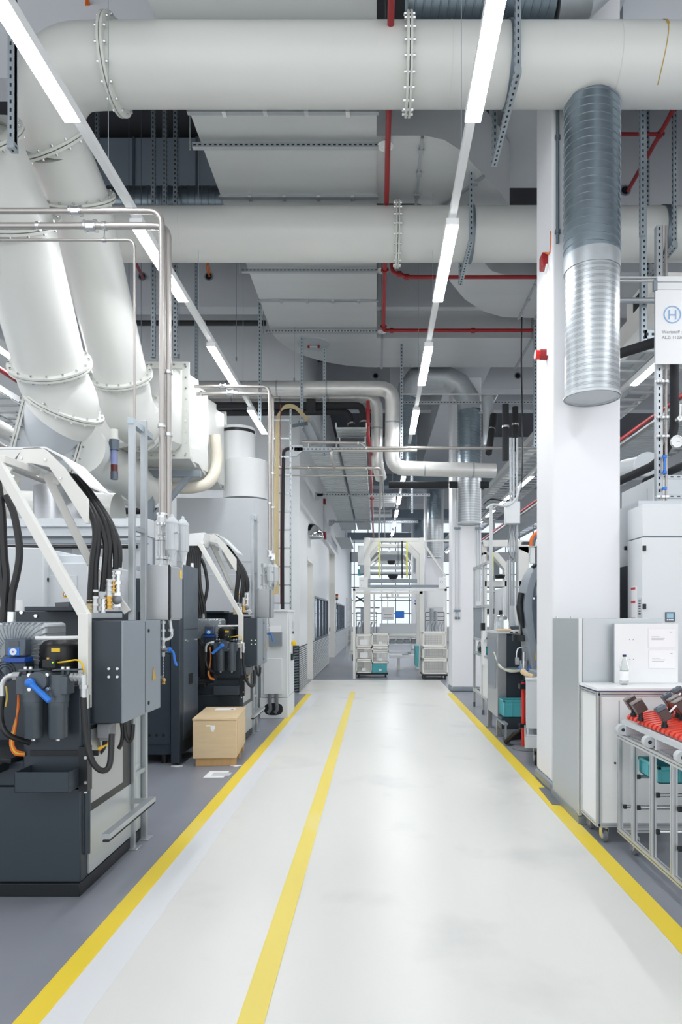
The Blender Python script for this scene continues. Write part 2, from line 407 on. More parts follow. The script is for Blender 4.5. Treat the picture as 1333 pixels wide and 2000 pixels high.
# ------------------------------------------------------------------ light rows
ZL = 5.0
def light_row(x, x_lab, y_end, side, other):
    t = thing('light_track', 'long white ceiling light track '+x_lab, 'light track', (x, 3, ZL+.03), 'light tracks running along the hall')
    b = B(); b.box(x-.03, x+.03, 2.4, y_end, ZL+.03, ZL+.09); part(t, 'rail', b, 'white')
    k = 0; y = 4.67-1.45-2.67*0
    y = 3.22
    while y+1.45 < y_end+.1:
        b = B(); b.box(x-.055, x+.055, y, y+1.45, ZL-.026, ZL+.03); hs = part(t, 'lamp_housing', b, 'white')
        b = B(); b.box(x-.05, x+.05, y+.008, y+1.442, ZL-.034, ZL-.026)
        part(hs, 'light_strip', b, 'tube', label='glowing white light strip')
        if y > 4: 
            b = B(); b.cyl((x, y-.6, ZL+.09), (x, y-.6, 8.5), .003, 6); part(t, 'suspension_wire', b, 'strut')
        y += 2.67
    return t
light_row(-2.08, 'crossing behind the steel pipe bend on the left', 12.9, 0, 0)
light_row(.658, 'above the lane, left of the pillars', 37, 0, 0)
light_row(3.77, 'right of the near pillar', 37, 0, 0)
light_row(-4.78, 'at the far left edge behind the white sloping ducts', 12.9, 0, 0)

# ------------------------------------------------------------------ big plastic ducts
def flange(par, c, ax, r, name='bolted_flange', w=.035, nb=16, clamp=False):
    b = B(); ax = V(ax).normalized(); c = V(c)
    b.ring(c-ax*.014, ax, r-.06, r+.062, .02, 40); b.ring(c+ax*.014, ax, r-.06, r+.062, .02, 40)
    u = V((0,0,1)) if abs(ax.z) < .9 else V((1,0,0)); a = ax.cross(u).normalized(); d = ax.cross(a)
    for k in range(nb):
        g = 2*PI*(k+.5)/nb; p = c+(a*math.cos(g)+d*math.sin(g))*(r+.035)
        b.cyl(p-ax*.045, p+ax*.045, .012, 6, 1)
    part(par, name, b, ['pvc2', 'chrome'])
def strap(par, c, ax, r):
    b = B(); b.ring(c, ax, r, r+.012, .07, 40); part(par, 'clamp_band', b, 'galvd', label='dark metal clamp band')
R1 = .30
D1 = (5.8, 6.27)
t = thing('ventilation_duct', 'nearest thick off-white round duct across the top, bending down at left with bolted rings', 'duct', (0, 5.8, 5.97), 'thick white plastic ducts')
b = B(); b.tube([(-2.25, 5.8, 6.27), (4.2, 5.8, 6.27)], R1, 48); part(t, 'straight_pipe', b, 'pvc')
path = spline([(-2.25, 5.8, 6.27), (-2.62, 5.82, 6.24), (-2.86, 5.95, 6.08), (-2.95, 6.2, 5.9)], 5)
b = B(); b.tube(path, R1+.004, 48); part(t, 'elbow', b, 'pvc')
pA, pB, pC = V((-2.95, 6.2, 5.9)), V((-2.93, 6.68, 5.68)), V((-2.98, 8.0, 4.32))
b = B(); b.tube([pA, pB, pC], R1, 48); part(t, 'sloping_pipe', b, 'pvc')
flange(t, (-2.22, 5.8, 6.27), (1,0,0), R1); flange(t, (.27, 5.8, 6.27), (1,0,0), R1, nb=20)
flange(t, pA, V((.25,.75,-.6)), R1); flange(t, pB, pC-pB, R1); flange(t, pC-(pC-pB).normalized()*.1, pC-pB, R1)
strap(t, (1.13, 5.8, 6.27), (1,0,0), R1)
b = B()
for k in range(12):
    g0 = -1.1+k*.19; g1 = g0+.19; 
    pa = [(2.35+.02*math.sin(g*2), 5.8-math.cos(g)*.3025, 6.27+math.cos(g+PI/2)*-.3025*1) for g in (g0, g1)]
    w = .012 if k > 7 else .004
    b.add([(pa[0][0]-w, pa[0][1], pa[0][2]), (pa[0][0]+w, pa[0][1], pa[0][2]), (pa[1][0]+w, pa[1][1], pa[1][2]), (pa[1][0]-w, pa[1][1], pa[1][2])], [(0,1,2,3)])
part(t, 'glue_stain', b, 'tape', label='brown adhesive streak')
for x in (.62, 2.0):
    b = B(); b.ring((x, 5.8, 6.27), (1,0,0), R1, R1+.0025, .006, 40); part(t, 'weld_seam', b, 'pvc2')
path = spline([pC, (-2.98, 8.16, 4.1), (-2.92, 8.3, 3.97), (-2.8, 8.45, 3.97)], 5)
b = B(); b.tube(path, R1+.004, 48); part(t, 'lower_elbow', b, 'pvc')
flange(t, (-2.84, 8.42, 3.97), (.5,.86,-.05), R1)
b = B(); b.cyl((-3.05, 7.93, 3.76), (-3.05, 7.93, 3.64), .045, 16); b.cyl((-3.05, 7.93, 3.64), (-3.05, 7.93, 3.52), .06, 8, 1); b.cyl((-3.05, 7.93, 3.55), (-3.05, 7.93, 3.35), .038, 16, 2)
b.cyl((-3.05, 7.93, 3.35), (-3.05, 7.93, 3.27), .039, 16, 3); b.cyl((-3.05, 7.93, 3.27), (-3.05, 7.93, 3.18), .042, 16, 1)
part(t, 'drain_trap', b, ['pvc2', 'dgrey', 'violet', 'liquid'], label='clear drain tube with dark red liquid below the elbow')

t2 = thing('ventilation_duct', 'second thick off-white duct across the hall, lower and farther than the nearest one', 'duct', (0, 8.1, 5.82), 'thick white plastic ducts')
b = B(); b.tube([(-4.5, 8.1, 6.12), (5.2, 8.1, 6.12)], R1, 48); part(t2, 'straight_pipe', b, 'pvc')
flange(t2, (.245, 8.1, 6.12), (1,0,0), R1, nb=20)
strap(t2, (1.1, 8.1, 6.12), (1,0,0), R1); strap(t2, (3.38, 8.1, 6.12), (1,0,0), R1)
for x in (-2.28, .75):
    b = B(); b.ring((x, 8.1, 6.12), (1,0,0), R1, R1+.0025, .006, 40); part(t2, 'weld_seam', b, 'pvc2')

# left nearer sloping duct
R3 = .33
t3 = thing('ventilation_duct', 'widest sloping off-white duct at the left edge, ending above the white machine hood', 'duct', (-3, 6.2, 3.2), 'thick white plastic ducts')
q0, q1, q2, q3 = V((-3.6, 4.9, 5.6)), V((-3.16, 5.35, 5.35)), V((-3.12, 5.85, 4.98)), W(98, 712, 6.7)
b = B(); b.tube(spline([V((-4.6, 4.75, 5.9)), q0, q1], 6), R3, 48); part(t3, 'upper_elbow', b, 'pvc')
b = B(); b.tube([q1, q2, q3], R3, 48); part(t3, 'sloping_pipe', b, 'pvc')
flange(t3, q1, q2-q1, R3); flange(t3, q2, q3-q2, R3); flange(t3, q3, q3-q2, R3)
e1 = W(126, 792, 6.95)
b = B(); b.tube(spline([q3, q3+(q3-q2).normalized()*.18, e1, e1+V((-.1,.05,-.12))], 5), R3+.004, 48); part(t3, 'lower_elbow', b, 'pvc')
flange(t3, e1, V((-.45,.35,-.8)), R3)
e0, e3 = W(34, 834, 7.25), W(150, 872, 7.55)
b = B(); b.tube([e0, e3], R3-.03, 48); b.tube([e1, (e0+e3)/2], R3-.02, 40); part(t3, 'metal_sleeve', b, 'lgrey', label='silver metal tee piece')
flange(t3, e0, e3-e0, R3-.03); flange(t3, e3, e3-e0, R3-.03)
b = B(); b.tube(spline([e3, W(190, 900, 8.5), W(245, 928, 9.2), W(290, 965, 9.7)], 5), [.3]*6+[.28]*5+[.25]*5, 40); part(t3, 'branch_pipe', b, 'pvc')

# filter plenum (ribbed box) behind the elbows
PX0, PX1, PY0, PY1, PZ0, PZ1 = -3.74, -2.5, 9.0, 11.2, 3.69, 4.91
t = thing('filter_plenum', 'big off-white ribbed filter housing on a steel bracket left of the light track', 'filter housing', ((PX0+PX1)/2, PY0, PZ0))
b = B(); b.box(PX0+.03, PX1-.09, PY0, PY1, PZ0+.06, PZ1-.05)
for k in range(4):
    y = PY0+.06+k*.53
    b.prism([(PX1-.1, y, PZ0+.02), (PX1+.02, y+.44, PZ0+.02), (PX1-.1, y+.5, PZ0+.02)], (0,0,PZ1-PZ0-.06))
    b.prism([(PX0+.1, y, PZ0+.07), (PX0+.1, y+.44, PZ0-.04), (PX0+.1, y+.5, PZ0+.07)], (PX1-.12-PX0,0,0))
part(t, 'ribbed_body', b, 'pvc', sharp=10)
for y in (PY0, PY1):
    b = B()
    for (x0, x1, z0, z1) in ((PX0,PX1+.03,PZ0-.03,PZ0+.06),(PX0,PX1+.03,PZ1-.06,PZ1+.03),(PX0,PX0+.08,PZ0+.06,PZ1-.06),(PX1-.06,PX1+.03,PZ0+.06,PZ1-.06)): b.box(x0, x1, y-.02, y+.02, z0, z1)
    for k in range(9):
        z = PZ0+.04+k*(PZ1-PZ0-.08)/8; b.hexb((PX1-.012, y-.02, z), (0,-1,0), .014, .012, 1); b.hexb((PX0+.04, y-.02, z), (0,-1,0), .014, .012, 1)
        x = PX0+.04+k*(PX1-PX0-.06)/8; b.hexb((x, y-.02, PZ0+.012), (0,-1,0), .014, .012, 1); b.hexb((x, y-.02, PZ1-.012), (0,-1,0), .014, .012, 1)
    part(t, 'bolted_frame', b, ['pvc2', 'chrome'])
b = B(); c = V((-2.84, 8.42, 3.97)); n = 32; ax = V((.5,.86,-.05)).normalized(); u = ax.cross(V((0,0,1))).normalized(); w = u.cross(ax); vs = []
for k in range(n):
    g = 2*PI*(k+.5)/n; vs.append(c+(u*math.cos(g)+w*math.sin(g))*.31)
cx, cz, hx, hz = (PX0+PX1)/2, (PZ0+PZ1)/2, (PX1-PX0)/2-.06, (PZ1-PZ0)/2-.06
for k in range(n):
    g = 2*PI*(k+.5)/n; a, s_ = math.cos(g), math.sin(g); m_ = max(abs(a), abs(s_)); vs.append((cx+hx*a/m_, PY0-.01, cz+hz*s_/m_))
b.add(vs, [(k, (k+1)%n, (k+1)%n+n, k+n) for k in range(n)]); part(t, 'square_transition', b, 'pvc', sharp=20)
b = B(); b.beam((-4.2, PY0+.5, PZ0-.12), (PX1+.05, PY0+.5, PZ0-.12), .09, .09); b.beam((-3.15, PY0+.5, PZ0-.1), (-3.15, PY0+.5, 0.0), .1, .1)
b.beam((PX1-.1, PY0+.5, PZ0-.14), (-3.12, PY0+.5, PZ0-.75), .07, .07); b.box(-3.25, -3.05, PY0+.4, PY0+.6, 0, .02)
part(t, 'steel_bracket', b, 'mgrey')
b = B(); b.tube(spline([(-2.42, 10.2, 4.3), (-2.4, 10.25, 3.9), (-2.46, 10.1, 3.6), (-2.7, 9.9, 3.45), (-3.3, 9.8, 3.46)], 6), .085, 16); part(t, 'insulated_hose', b, 'insul', label='quilted beige insulated hose')

# ------------------------------------------------------------------ duct hangers
def hanger(label, x, z, y0, y1, top=8.45, group='perforated steel hangers under the thick ducts'):
    t = thing('duct_hanger', label, 'hanger', (x, y0, z-.02), group)
    b = B(); b.strut((x, y0, z), (x, y1, z), .05, .05, face=((1,0,0), (-1,0,0), (0,0,-1))); part(t, 'cross_strut', b, ['strut', 'slot'])
    for y in (y0+.03, y1-.03):
        b = B(); b.strut((x, y, z-.02), (x, y, top), .045, .045, face=((0,-1,0), (-1,0,0))); part(t, 'drop_strut', b, ['strut', 'slot'])
hanger('perforated steel hanger crossing under the nearest duct just right of the centre light track', 1.12, 5.9, 5.38, 6.5, 7.28)
hanger('perforated steel hanger under the second duct right of the centre light track', 1.05, 5.76, 7.55, 8.55, 8.45)
hanger('perforated steel hanger right of the spiral duct at the right edge', 3.36, 5.76, 7.66, 8.5, 6.23 if False else 8.45)
hanger('perforated steel hanger in front of the sloping duct at the upper left edge', -2.66, 5.02, 4.95, 5.0+.02, 8.45, 'single drop hangers')
for i, (px, Y, z0, lab) in enumerate(((300, 9.0, 5.0, 'leftmost of three perforated steel struts between the two thick ducts'), (322, 9.0, 5.0, 'middle of three perforated steel struts between the two thick ducts'),
        (343, 9.0, 5.0, 'rightmost of three perforated steel struts between the two thick ducts'), (1255, 7.2, 5.6, 'perforated double strut right of the spiral duct pillar'), (190, 9.2, 4.2, 'perforated steel strut behind the left light track and sloping duct'),
        (384, 11.2, 4.9, 'plain steel strut hanging by the left light track in front of the pale girder'), (508, 10.9, 4.7, 'perforated strut at the left end of the flat metal duct'), (590, 12.0, 4.9, 'short perforated strut under the curved duct end'))):
    x = X_(px, Y); b = B(); b.strut((x, Y, z0), (x, Y, 8.48 if Y < 11.5 else 6.97), .05, .05, face=((0,-1,0), (1 if px < CX else -1,0,0)))
    solo('hanging_strut', b, ['strut', 'slot'], lab, 'strut', 'hanging perforated struts')

# ------------------------------------------------------------------ rectangular sheet duct (centre)
ZU = 6.5
t = thing('rectangular_duct', 'wide flat-bottomed metal duct over the lane, curving right beside the red pipe', 'duct', (0, 8, ZU))
b = B(); b.box(-1.82, 0, 4.0, 11.7, ZU, ZU+.8); part(t, 'main_run', b, 'sheet')
out = [(-1.82, 11.7)]+[(-.0-1.82*math.cos(g), 11.7+1.78*math.sin(g)) for g in [PI/2*k/14 for k in range(1, 15)]]+[(0, 12.05), (0, 11.7)]
b = B(); b.prism([(x, y, ZU) for x, y in out], (0,0,.8)); part(t, 'curved_elbow', b, 'sheet')
b = B(); b.box(0, 5.0, 12.05, 13.47, ZU, ZU+1.0); part(t, 'cross_run', b, 'sheet')
for y in (6.63, 7.98, 10.6):
    b = B(); b.beam((-1.84, y, ZU-.012), (.02, y, ZU-.012), .05, .025); b.box(-.005, .02, y-.025, y+.025, ZU, ZU+.8)
    for k in range(4): b.box(-1.5+k*.4, -1.46+k*.4, y-.04, y+.04, ZU-.035, ZU-.01, 1)
    part(t, 'joint_flange', b, ['galv', 'chrome'])
for x in (.1, 2.75, 3.4):
    b = B(); b.box(x-.02, x+.02, 12.02, 13.5, ZU-.025, ZU); b.box(x-.02, x+.02, 12.02, 12.05, ZU, ZU+1); part(t, 'joint_flange', b, 'galv')
x, y = X_(613, 12.3), 12.3
b = B(); b.lathe((x, y, ZU), (0,0,-1), [(.3,0),(.3,.02),(.24,.035),(.01,.035)], 32); b.tube([(x-.07, y, ZU-.06), (x+.07, y, ZU-.06)], .012, 8, 0); b.sphere((x-.09, y, ZU-.06), .025, 10, 1); b.sphere((x+.09, y, ZU-.06), .025, 10, 1)
for v in b.v[:]: pass
part(t, 'inspection_hatch', b, ['alugrey', 'dred'], label='oval inspection hatch with two red knobs')
for (y, lab) in ((7.05, 'perforated carrier rail under the flat duct between the two thick ducts'), (9.6, 'perforated carrier rail under the flat duct just behind the second thick duct'), (11.65, 'perforated carrier rail where the flat duct starts to curve')):
    r = thing('carrier_rail', lab, 'rail', (-.9, y, ZU-.08), 'perforated rails carrying the flat duct')
    b = B(); b.strut((-1.9, y, ZU-.055), (.02, y, ZU-.055), .045, .055, pitch=.052, face=((0,-1,0),)); part(r, 'perforated_rail', b, ['galv', 'slot'])
    for x in (-1.93, .09):
        b = B(); b.cyl((x, y, ZU-.09), (x, y, 8.48), .006, 6)
        if x > 0: b.lathe((x, y-.02, ZU-.06), (0,0,-1), [(.001,0),(.085,.0),(.085,.008),(.001,.008)], 24)
        part(r, 'threaded_rod', b, 'chrome')

# S-bend duct to the right
near = [(0,7.0),(.5,7.0),(.7,7.06),(.89,7.22),(1.07,7.46),(1.45,7.95),(1.6,8.2),(1.62,8.7),(1.5,9.2),(1.52,9.55),(1.65,9.75),(1.85,9.86),(2.2,9.9),(5,9.9)]
far = [(5,11.3),(2.7,11.3),(2.09,11.26),(1.73,11.05),(1.37,10.62),(1.07,10.03),(.93,9.5),(.86,9.0),(.8,8.6),(.7,8.3),(.5,8.15),(0,8.15)]
t = thing('rectangular_duct', 'grey S-bend metal duct behind the second thick duct, left of the white pillar', 'duct', (1.2, 8, ZU), None)
b = B(); b.prism([(x, y, ZU+.02) for x, y in near+far], (0,0,.75)); part(t, 'bent_body', b, 'sheet')
for p, q in (((.47,7.0),(.47,8.15)), ((.72,8.3),(1.2,7.62)), ((2.35,9.88),(2.35,11.3)), ((2.62,9.88),(2.62,11.3))):
    b = B(); b.beam((*p, ZU+.005), (*q, ZU+.005), .03, .03)
    for k in range(3):
        f_ = (k+.5)/3; b.box(p[0]+(q[0]-p[0])*f_-.03, p[0]+(q[0]-p[0])*f_+.03, p[1]+(q[1]-p[1])*f_-.03, p[1]+(q[1]-p[1])*f_+.03, ZU-.02, ZU, 0)
    part(t, 'joint_flange', b, 'galv')
# grey wall-side sheet duct + spiral duct at left between thick ducts
t = thing('rectangular_duct', 'plain blue-grey metal duct behind three perforated struts, left of the flat duct', 'duct', (-3, 9.6, 7.5), None)
b = B(); b.box(-6, -1.82, 9.6, 10.4, Z_(369, 9.6), Z_(269, 9.6)); part(t, 'body', b, 'panelb')
for px in (262, 385): 
    b = B(); x = X_(px, 9.6); b.box(x-.015, x+.015, 9.575, 9.6, Z_(369, 9.6), Z_(269, 9.6)); part(t, 'joint_flange', b, 'galvd')
def spiral(b, p, q, R, pitch=.06, rid=.006, n=32, tilt=True, mi=0):
    p, q = V(p), V(q); L = (q-p).length; ax = (q-p)/L; u = V((0,0,1)) if abs(ax.z) < .9 else V((0,1,0)); a = ax.cross(u).normalized(); c = ax.cross(a)
    rows = []; k = 0
    offs = (0, .74*pitch, .80*pitch, .90*pitch, .96*pitch); rr = (0, 0, rid, rid, 0)
    m = int(L/pitch); vs = []; R_ = []
    for i in range(m):
        for o_, r_ in zip(offs, rr): R_.append((i*pitch+o_, R+r_))
    R_.append((L, R))
    for z, r_ in R_:
        for j in range(n):
            g = 2*PI*j/n; zz = z+(pitch*(j/n if j <= n else 0) if False else .5*pitch*math.sin(g)*0+ (.35*pitch*math.cos(g) if tilt else 0)); zz = min(max(zz, 0), L)
            vs.append(p+ax*zz+(a*math.cos(g)+c*math.sin(g))*r_)
    m = len(R_); b.add(vs, [(i*n+j, i*n+(j+1)%n, (i+1)*n+(j+1)%n, (i+1)*n+j) for i in range(m-1) for j in range(n)], mi)
    return b
b = spiral(B(), (-5.6, 9.3, 7.22), (-1.9, 9.3, 7.22), .2, .09, .008); solo('spiral_duct', b, 'spiral', 'ribbed round metal duct lying behind the left light track, above the second thick duct', 'duct', 'ribbed round metal ducts', sharp=30)
b = spiral(B(), (.25, 5.8, 6.86), (1.5, 5.8, 6.86), .22, .07, .008)
t = thing('spiral_duct', 'ribbed round metal duct with a smooth elbow above the nearest white duct', 'duct', (1.2, 5.8, 6.64), 'ribbed round metal ducts'); part(t, 'ribbed_pipe', b, 'spiral', sharp=30)
b = B(); b.tube([(1.5, 5.8, 6.86), (1.72, 5.8, 6.9), (1.88, 5.8, 7.05), (1.92, 5.82, 7.6)], .225, 24); part(t, 'mitred_elbow', b, 'galv', sharp=15)
t = thing('oval_hatch', 'oval access hatch with four bolts above the nearest duct, left of the centre light track', 'hatch', (.8, 6.1, 6.75))
b = B(); x = X_(875, 6.35); z = Z_(30, 6.35)
out = [(x+.17*math.copysign(abs(math.cos(g))**.5, math.cos(g)), 6.35, z+.12*math.copysign(abs(math.sin(g))**.6, math.sin(g))) for g in [2*PI*k/32 for k in range(32)]]
b.prism(out, (0,.02,0)); b.tube(out+[out[0]], .012, 8, 1, cap=False); part(t, 'plate', b, ['white', 'chrome'])
b = B()
for k in range(5): b.box(x-.1+k*.045, x-.085+k*.045, 6.335, 6.35, z-.04, z+.04)
part(t, 'vent_slot', b, 'slot')

# ------------------------------------------------------------------ spiral ducts with perforated outlets along the pillars
def diffuser(x, y, zb, ztop, lab, elbow=None, R=.232):
    t = thing('air_outlet_duct', lab, 'duct', (x, y, zb), 'vertical metal ducts with perforated outlets')
    b = spiral(B(), (x, y, zb+1.19), (x, y, ztop), R, .066, .006, 40); part(t, 'ribbed_pipe', b, 'spiral', sharp=30)
    b = B(); b.lathe((x, y, zb), (0,0,1), [(R-.004, 0), (R-.004, 1.08)], 48, 0); b.lathe((x, y, zb+1.08), (0,0,1), [(R-.004,0),(R+.004,.0),(R+.004,.13),(R-.01,.13)], 48, 1)
    part(t, 'perforated_outlet', b, ['perf', 'galv'], label='perforated lower sleeve', origin=(x, y, zb))
    b = B(); b.lathe((x, y, zb), (0,0,1), [(.001,.012),(R-.01,.012),(R+.006,.0),(R+.006,.02),(R-.004,.03)], 48); part(t, 'end_cap', b, 'alugrey')
    return t
diffuser(1.85, 5.86, 3.46, 5.98, 'large vertical ribbed metal duct with perforated outlet before the near white pillar')
t = diffuser(1.88, 13.85, 3.45, 5.75, 'vertical ribbed metal duct with perforated outlet on the second pillar, elbow at its top')
b = B(); b.tube([(1.88,13.85,5.75), (1.86,13.85,6.0), (1.68,13.85,6.28), (1.4,13.85,6.42), (1.0,13.85,6.42), (.8,13.85,6.4), (.66,13.85,6.2), (.62,13.85,6.0)], .235, 32); part(t, 'mitred_elbow', b, 'galv', sharp=15)
b = spiral(B(), (.62, 13.85, 4.6), (.62, 13.85, 6.0), .2, .05, .006); part(t, 'down_pipe', b, 'spiral', sharp=30)
diffuser(1.85, 21.9, 3.45, 6.2, 'third vertical ribbed duct with perforated outlet, small, above the far press')
diffuser(1.85, 30, 3.45, 6.2, 'farthest vertical ribbed duct, tiny, behind the far press')
# ------------------------------------------------------------------ stainless pipe set with steel box and filters (made once, copied for the second machine)
def coupling(b, p, ax, r, mi=0):
    p = V(p); ax = V(ax).normalized(); b.cyl(p-ax*.03, p+ax*.03, r*1.55, 8, mi); b.cyl(p-ax*.045, p-ax*.03, r*1.8, 16, mi); b.cyl(p+ax*.03, p+ax*.045, r*1.8, 16, mi)
def clip(b, p, ax, r, mi=0): b.ring(p, ax, r, r+.008, .025, 16, mi)
def pipe_thing(label, pts, r, group, clips=(), coup=(), bend=.1, m='steel', name='steel_pipe', n=14):
    t = thing(name, label, 'pipe', min((V(p) for p in pts), key=lambda p: p.z), group)
    b = B(); b.tube(fillet(pts, bend), r, n); part(t, 'pipe_run', b, m)
    if coup:
        for p, ax in coup: b = B(); coupling(b, p, ax, r); part(t, 'coupling', b, 'chrome')
    for p, ax in clips:
        b = B(); clip(b, p, ax, r); part(t, 'pipe_clip', b, 'chrome')
    return t
YP = 5.1
g = 'stainless pipes in front of the sloping ducts'
xa, xb, xc = X_(316, YP), X_(328.5, YP+.06), X_(263, YP+.03)
za, zb, zc = Z_(412, YP), Z_(441.5, YP+.06), Z_(469, YP+.03)
PIPES = []
PIPES.append(pipe_thing('upper of the two wide stainless pipes in front of the left ducts, left vertical leg', [(-3.6, YP, za), (xa, YP, za), (xa, YP, 2.3)], .0215, g, [((xa, YP, Z_(832, YP)), (0,0,1))], [((X_(148, YP), YP, za), (1,0,0)), ((xa, YP, 2.32), (0,0,1))]))
PIPES.append(pipe_thing('lower of the two wide stainless pipes in front of the left ducts, right vertical leg', [(-3.6, YP+.06, zb), (xb, YP+.06, zb), (xb, YP+.06, 2.25)], .026, g, [((X_(67, YP), YP+.06, zb), (1,0,0)), ((X_(198, YP), YP+.06, zb), (1,0,0)), ((xb, YP+.06, Z_(722, YP)), (0,0,1)), ((xb, YP+.06, Z_(845, YP)), (0,0,1))], [((X_(171, YP), YP+.06, zb), (1,0,0)), ((xb, YP+.06, 2.28), (0,0,1))]))
PIPES.append(pipe_thing('thin steel pipe hung under the two wide ones, bending down at left', [(-3.6, YP+.03, zc), (xc, YP+.03, zc), (xc, YP+.03, 2.95)], .0095, g, [((X_(200, YP), YP+.03, zc), (1,0,0))], bend=.06))
b = B(); b.cyl((X_(200, YP), YP+.045, zb-.02), (X_(200, YP), YP+.03, zc+.01), .004, 6); po = part(PIPES[2], 'hanger_rod', b, 'chrome')

t = thing('strut_frame', 'pair of tall galvanised posts standing at the back corner of the nearest machine', 'posts', (-1.67, 4.8, 0), 'galvanised twin posts')
for (px, Y) in ((258, 4.69), (281.5, 4.9)):
    x = X_(px, Y); b = B(); b.box(x-.021, x+.021, Y-.02, Y+.02, 0, Z_(822, Y)); b.box(x-.012, x+.012, Y-.022, Y-.019, .1, 2.9, 1) if False else None
    b.box(x-.05, x+.05, Y-.05, Y+.05, 0, .008); part(t, 'post', b, 'galv', bevel=.004)
b = B(); z = 2.93; b.strut((X_(258, 4.69), 4.66, z), (X_(295, 5.1), 5.1, z-.0), .041, .041, face=((0,0,1),)); part(t, 'top_rail', b, ['strut', 'slot'])
for z in (2.2, 1.35, .5):
    b = B(); b.beam((X_(258, 4.69), 4.69, z), (X_(281.5, 4.9), 4.9, z), .03, .03); part(t, 'cross_bar', b, 'galv')
POSTS = t

# valve and filter cluster above the steel box
t = thing('steel_box', 'square stainless box with cast filters and valves on top, beside the galvanised posts', 'steel box', (-1.6, 4.9, 1.56), 'stainless valve boxes')
b = B(); b.box(-1.69, -1.495, 4.9, 5.2, 1.565, 1.965); part(t, 'box_body', b, 'brush', bevel=.006)
b = B(); b.box(-1.497, -1.487, 4.9, 4.915, 1.565, 1.965, 1); b.box(-1.495, -1.478, 4.925, 5.19, 1.575, 1.955, 0); part(t, 'lid', b, ['brush', 'slot'], bevel=.004)
b = B(); b.box(-1.4775, -1.476, 5.12, 5.17, 1.88, 1.94); part(t, 'warning_sticker', b, 'yellow')
for x, y, zt in ((xa, YP, 2.3), (xb, YP+.06, 2.25)):
    b = B(); b.cyl((x, y, 1.965), (x, y, zt), .017, 12); b.cyl((x, y, zt-.1), (x, y, zt-.02), .03, 16); b.cyl((x, y, zt-.02), (x, y, zt+.03), .038, 8); b.cyl((x, y, 2.03), (x, y, 2.17), .026, 12)
    for z in (2.03, 2.17): b.cyl((x, y, z-.01), (x, y, z+.01), .045, 12)
    for g_ in (0, 1, 2, 3): b.cyl((x+.034*math.cos(g_*PI/2+.6), y+.034*math.sin(g_*PI/2+.6), 2.02), (x+.034*math.cos(g_*PI/2+.6), y+.034*math.sin(g_*PI/2+.6), 2.18), .004, 6)
    part(t, 'valve_pipe', b, 'alu')
for x, y in ((-1.50, 5.0), (-1.455, 5.12)):
    b = B(); b.lathe((x, y, 2.0), (0,0,1), [(.001,0),(.012,.0),(.016,.035),(.032,.06),(.036,.075),(.043,.08),(.043,.27),(.047,.272),(.047,.285),(.036,.3),(.022,.315),(.014,.32),(.010,.34),(.001,.345)], 16)
    for k in range(8): g_ = k*PI/4; b.box(x+.043*math.cos(g_)-.004, x+.043*math.cos(g_)+.004, y+.043*math.sin(g_)-.004, y+.043*math.sin(g_)+.004, 2.085, 2.26)
    part(t, 'cast_filter', b, 'lgrey', label='light grey cast filter housing')
b = B(); b.tube(spline([(xa, YP, 2.27), (-1.56, 5.04, 2.22), (-1.52, 5.0, 2.24)], 4), .018, 10); b.cyl((-1.5, 4.99, 2.2), (-1.43, 4.93, 2.2), .006, 8); part(t, 'link_pipe', b, 'alu')
b = B(); b.tube(spline([(-1.69, 5.05, 2.13), (-1.72, 5.0, 2.1), (-1.70, 4.98, 2.0), (-1.66, 5.0, 1.97)], 5), .004, 6); part(t, 'air_line', b, 'blue', label='thin blue air line')
b = B(); b.box(-1.76, -1.69, 5.0, 5.04, 1.93, 1.96); b.box(-1.76, -1.69, 5.0, 5.04, 1.6, 1.63); part(t, 'mounting_bracket', b, 'strut')
BOX = t
t = thing('drain_valve', 'drain pipe with blue lever and chain hanging under the nearest stainless box', 'valve', (-1.5, 4.95, 1.1), 'drain valves under the stainless boxes')
x, y = X_(322, 4.98), 4.98
b = B(); b.tube(fillet([(x+.02, y+.06, 1.565), (x+.035, y+.06, 1.45), (x+.03, y+.02, 1.43), (x-.01, y, 1.42), (x-.01, y, 1.3)], .03), .011, 10); b.cyl((x-.01, y+.0, 1.565), (x-.01, y, 1.3), .009, 10)
for z in (1.54, 1.48, 1.42, 1.36): b.cyl((x-.01, y, z), (x-.01, y, z+.018), .016, 8)
b.cyl((x+.03, y+.05, 1.48), (x+.03, y+.05, 1.5), .018, 8); part(t, 'valve_pipe', b, 'alu')
b = B(); b.cyl((x-.01, y-.0, 1.345), (x+.04, y-.03, 1.35), .017, 12); part(t, 'valve_body', b, 'chrome')
b = B(); b.lathe((x+.04, y-.03, 1.35), (1,-.5,0), [(.001,0),(.018,0),(.018,.015),(.001,.015)], 12); b.tube(spline([(x+.05, y-.035, 1.35), (x+.075, y-.04, 1.33), (x+.085, y-.04, 1.27), (x+.1, y-.04, 1.235)], 4), [.009]*9+[.011]*3+[.009], 8); part(t, 'lever', b, 'blue', label='blue lever')
b = B()
for k in range(14):
    z = 1.3-k*.0115; b.tube([(x-.01+(.004 if k%2 else 0)*c, y+(0 if k%2 else .004)*c, z+.007*s_) for c, s_ in [(math.cos(a_), math.sin(a_)) for a_ in [2*PI*j/8 for j in range(9)]]], .0016, 5, cap=False)
part(t, 'chain', b, 'chrome')
b = B(); b.lathe((x-.008, y, 1.145), (0,0,-1), [(.001,0),(.012,.005),(.016,.02),(.008,.03),(.014,.045),(.001,.05)], 10); part(t, 'brass_cap', b, 'brass')
VALVE = t

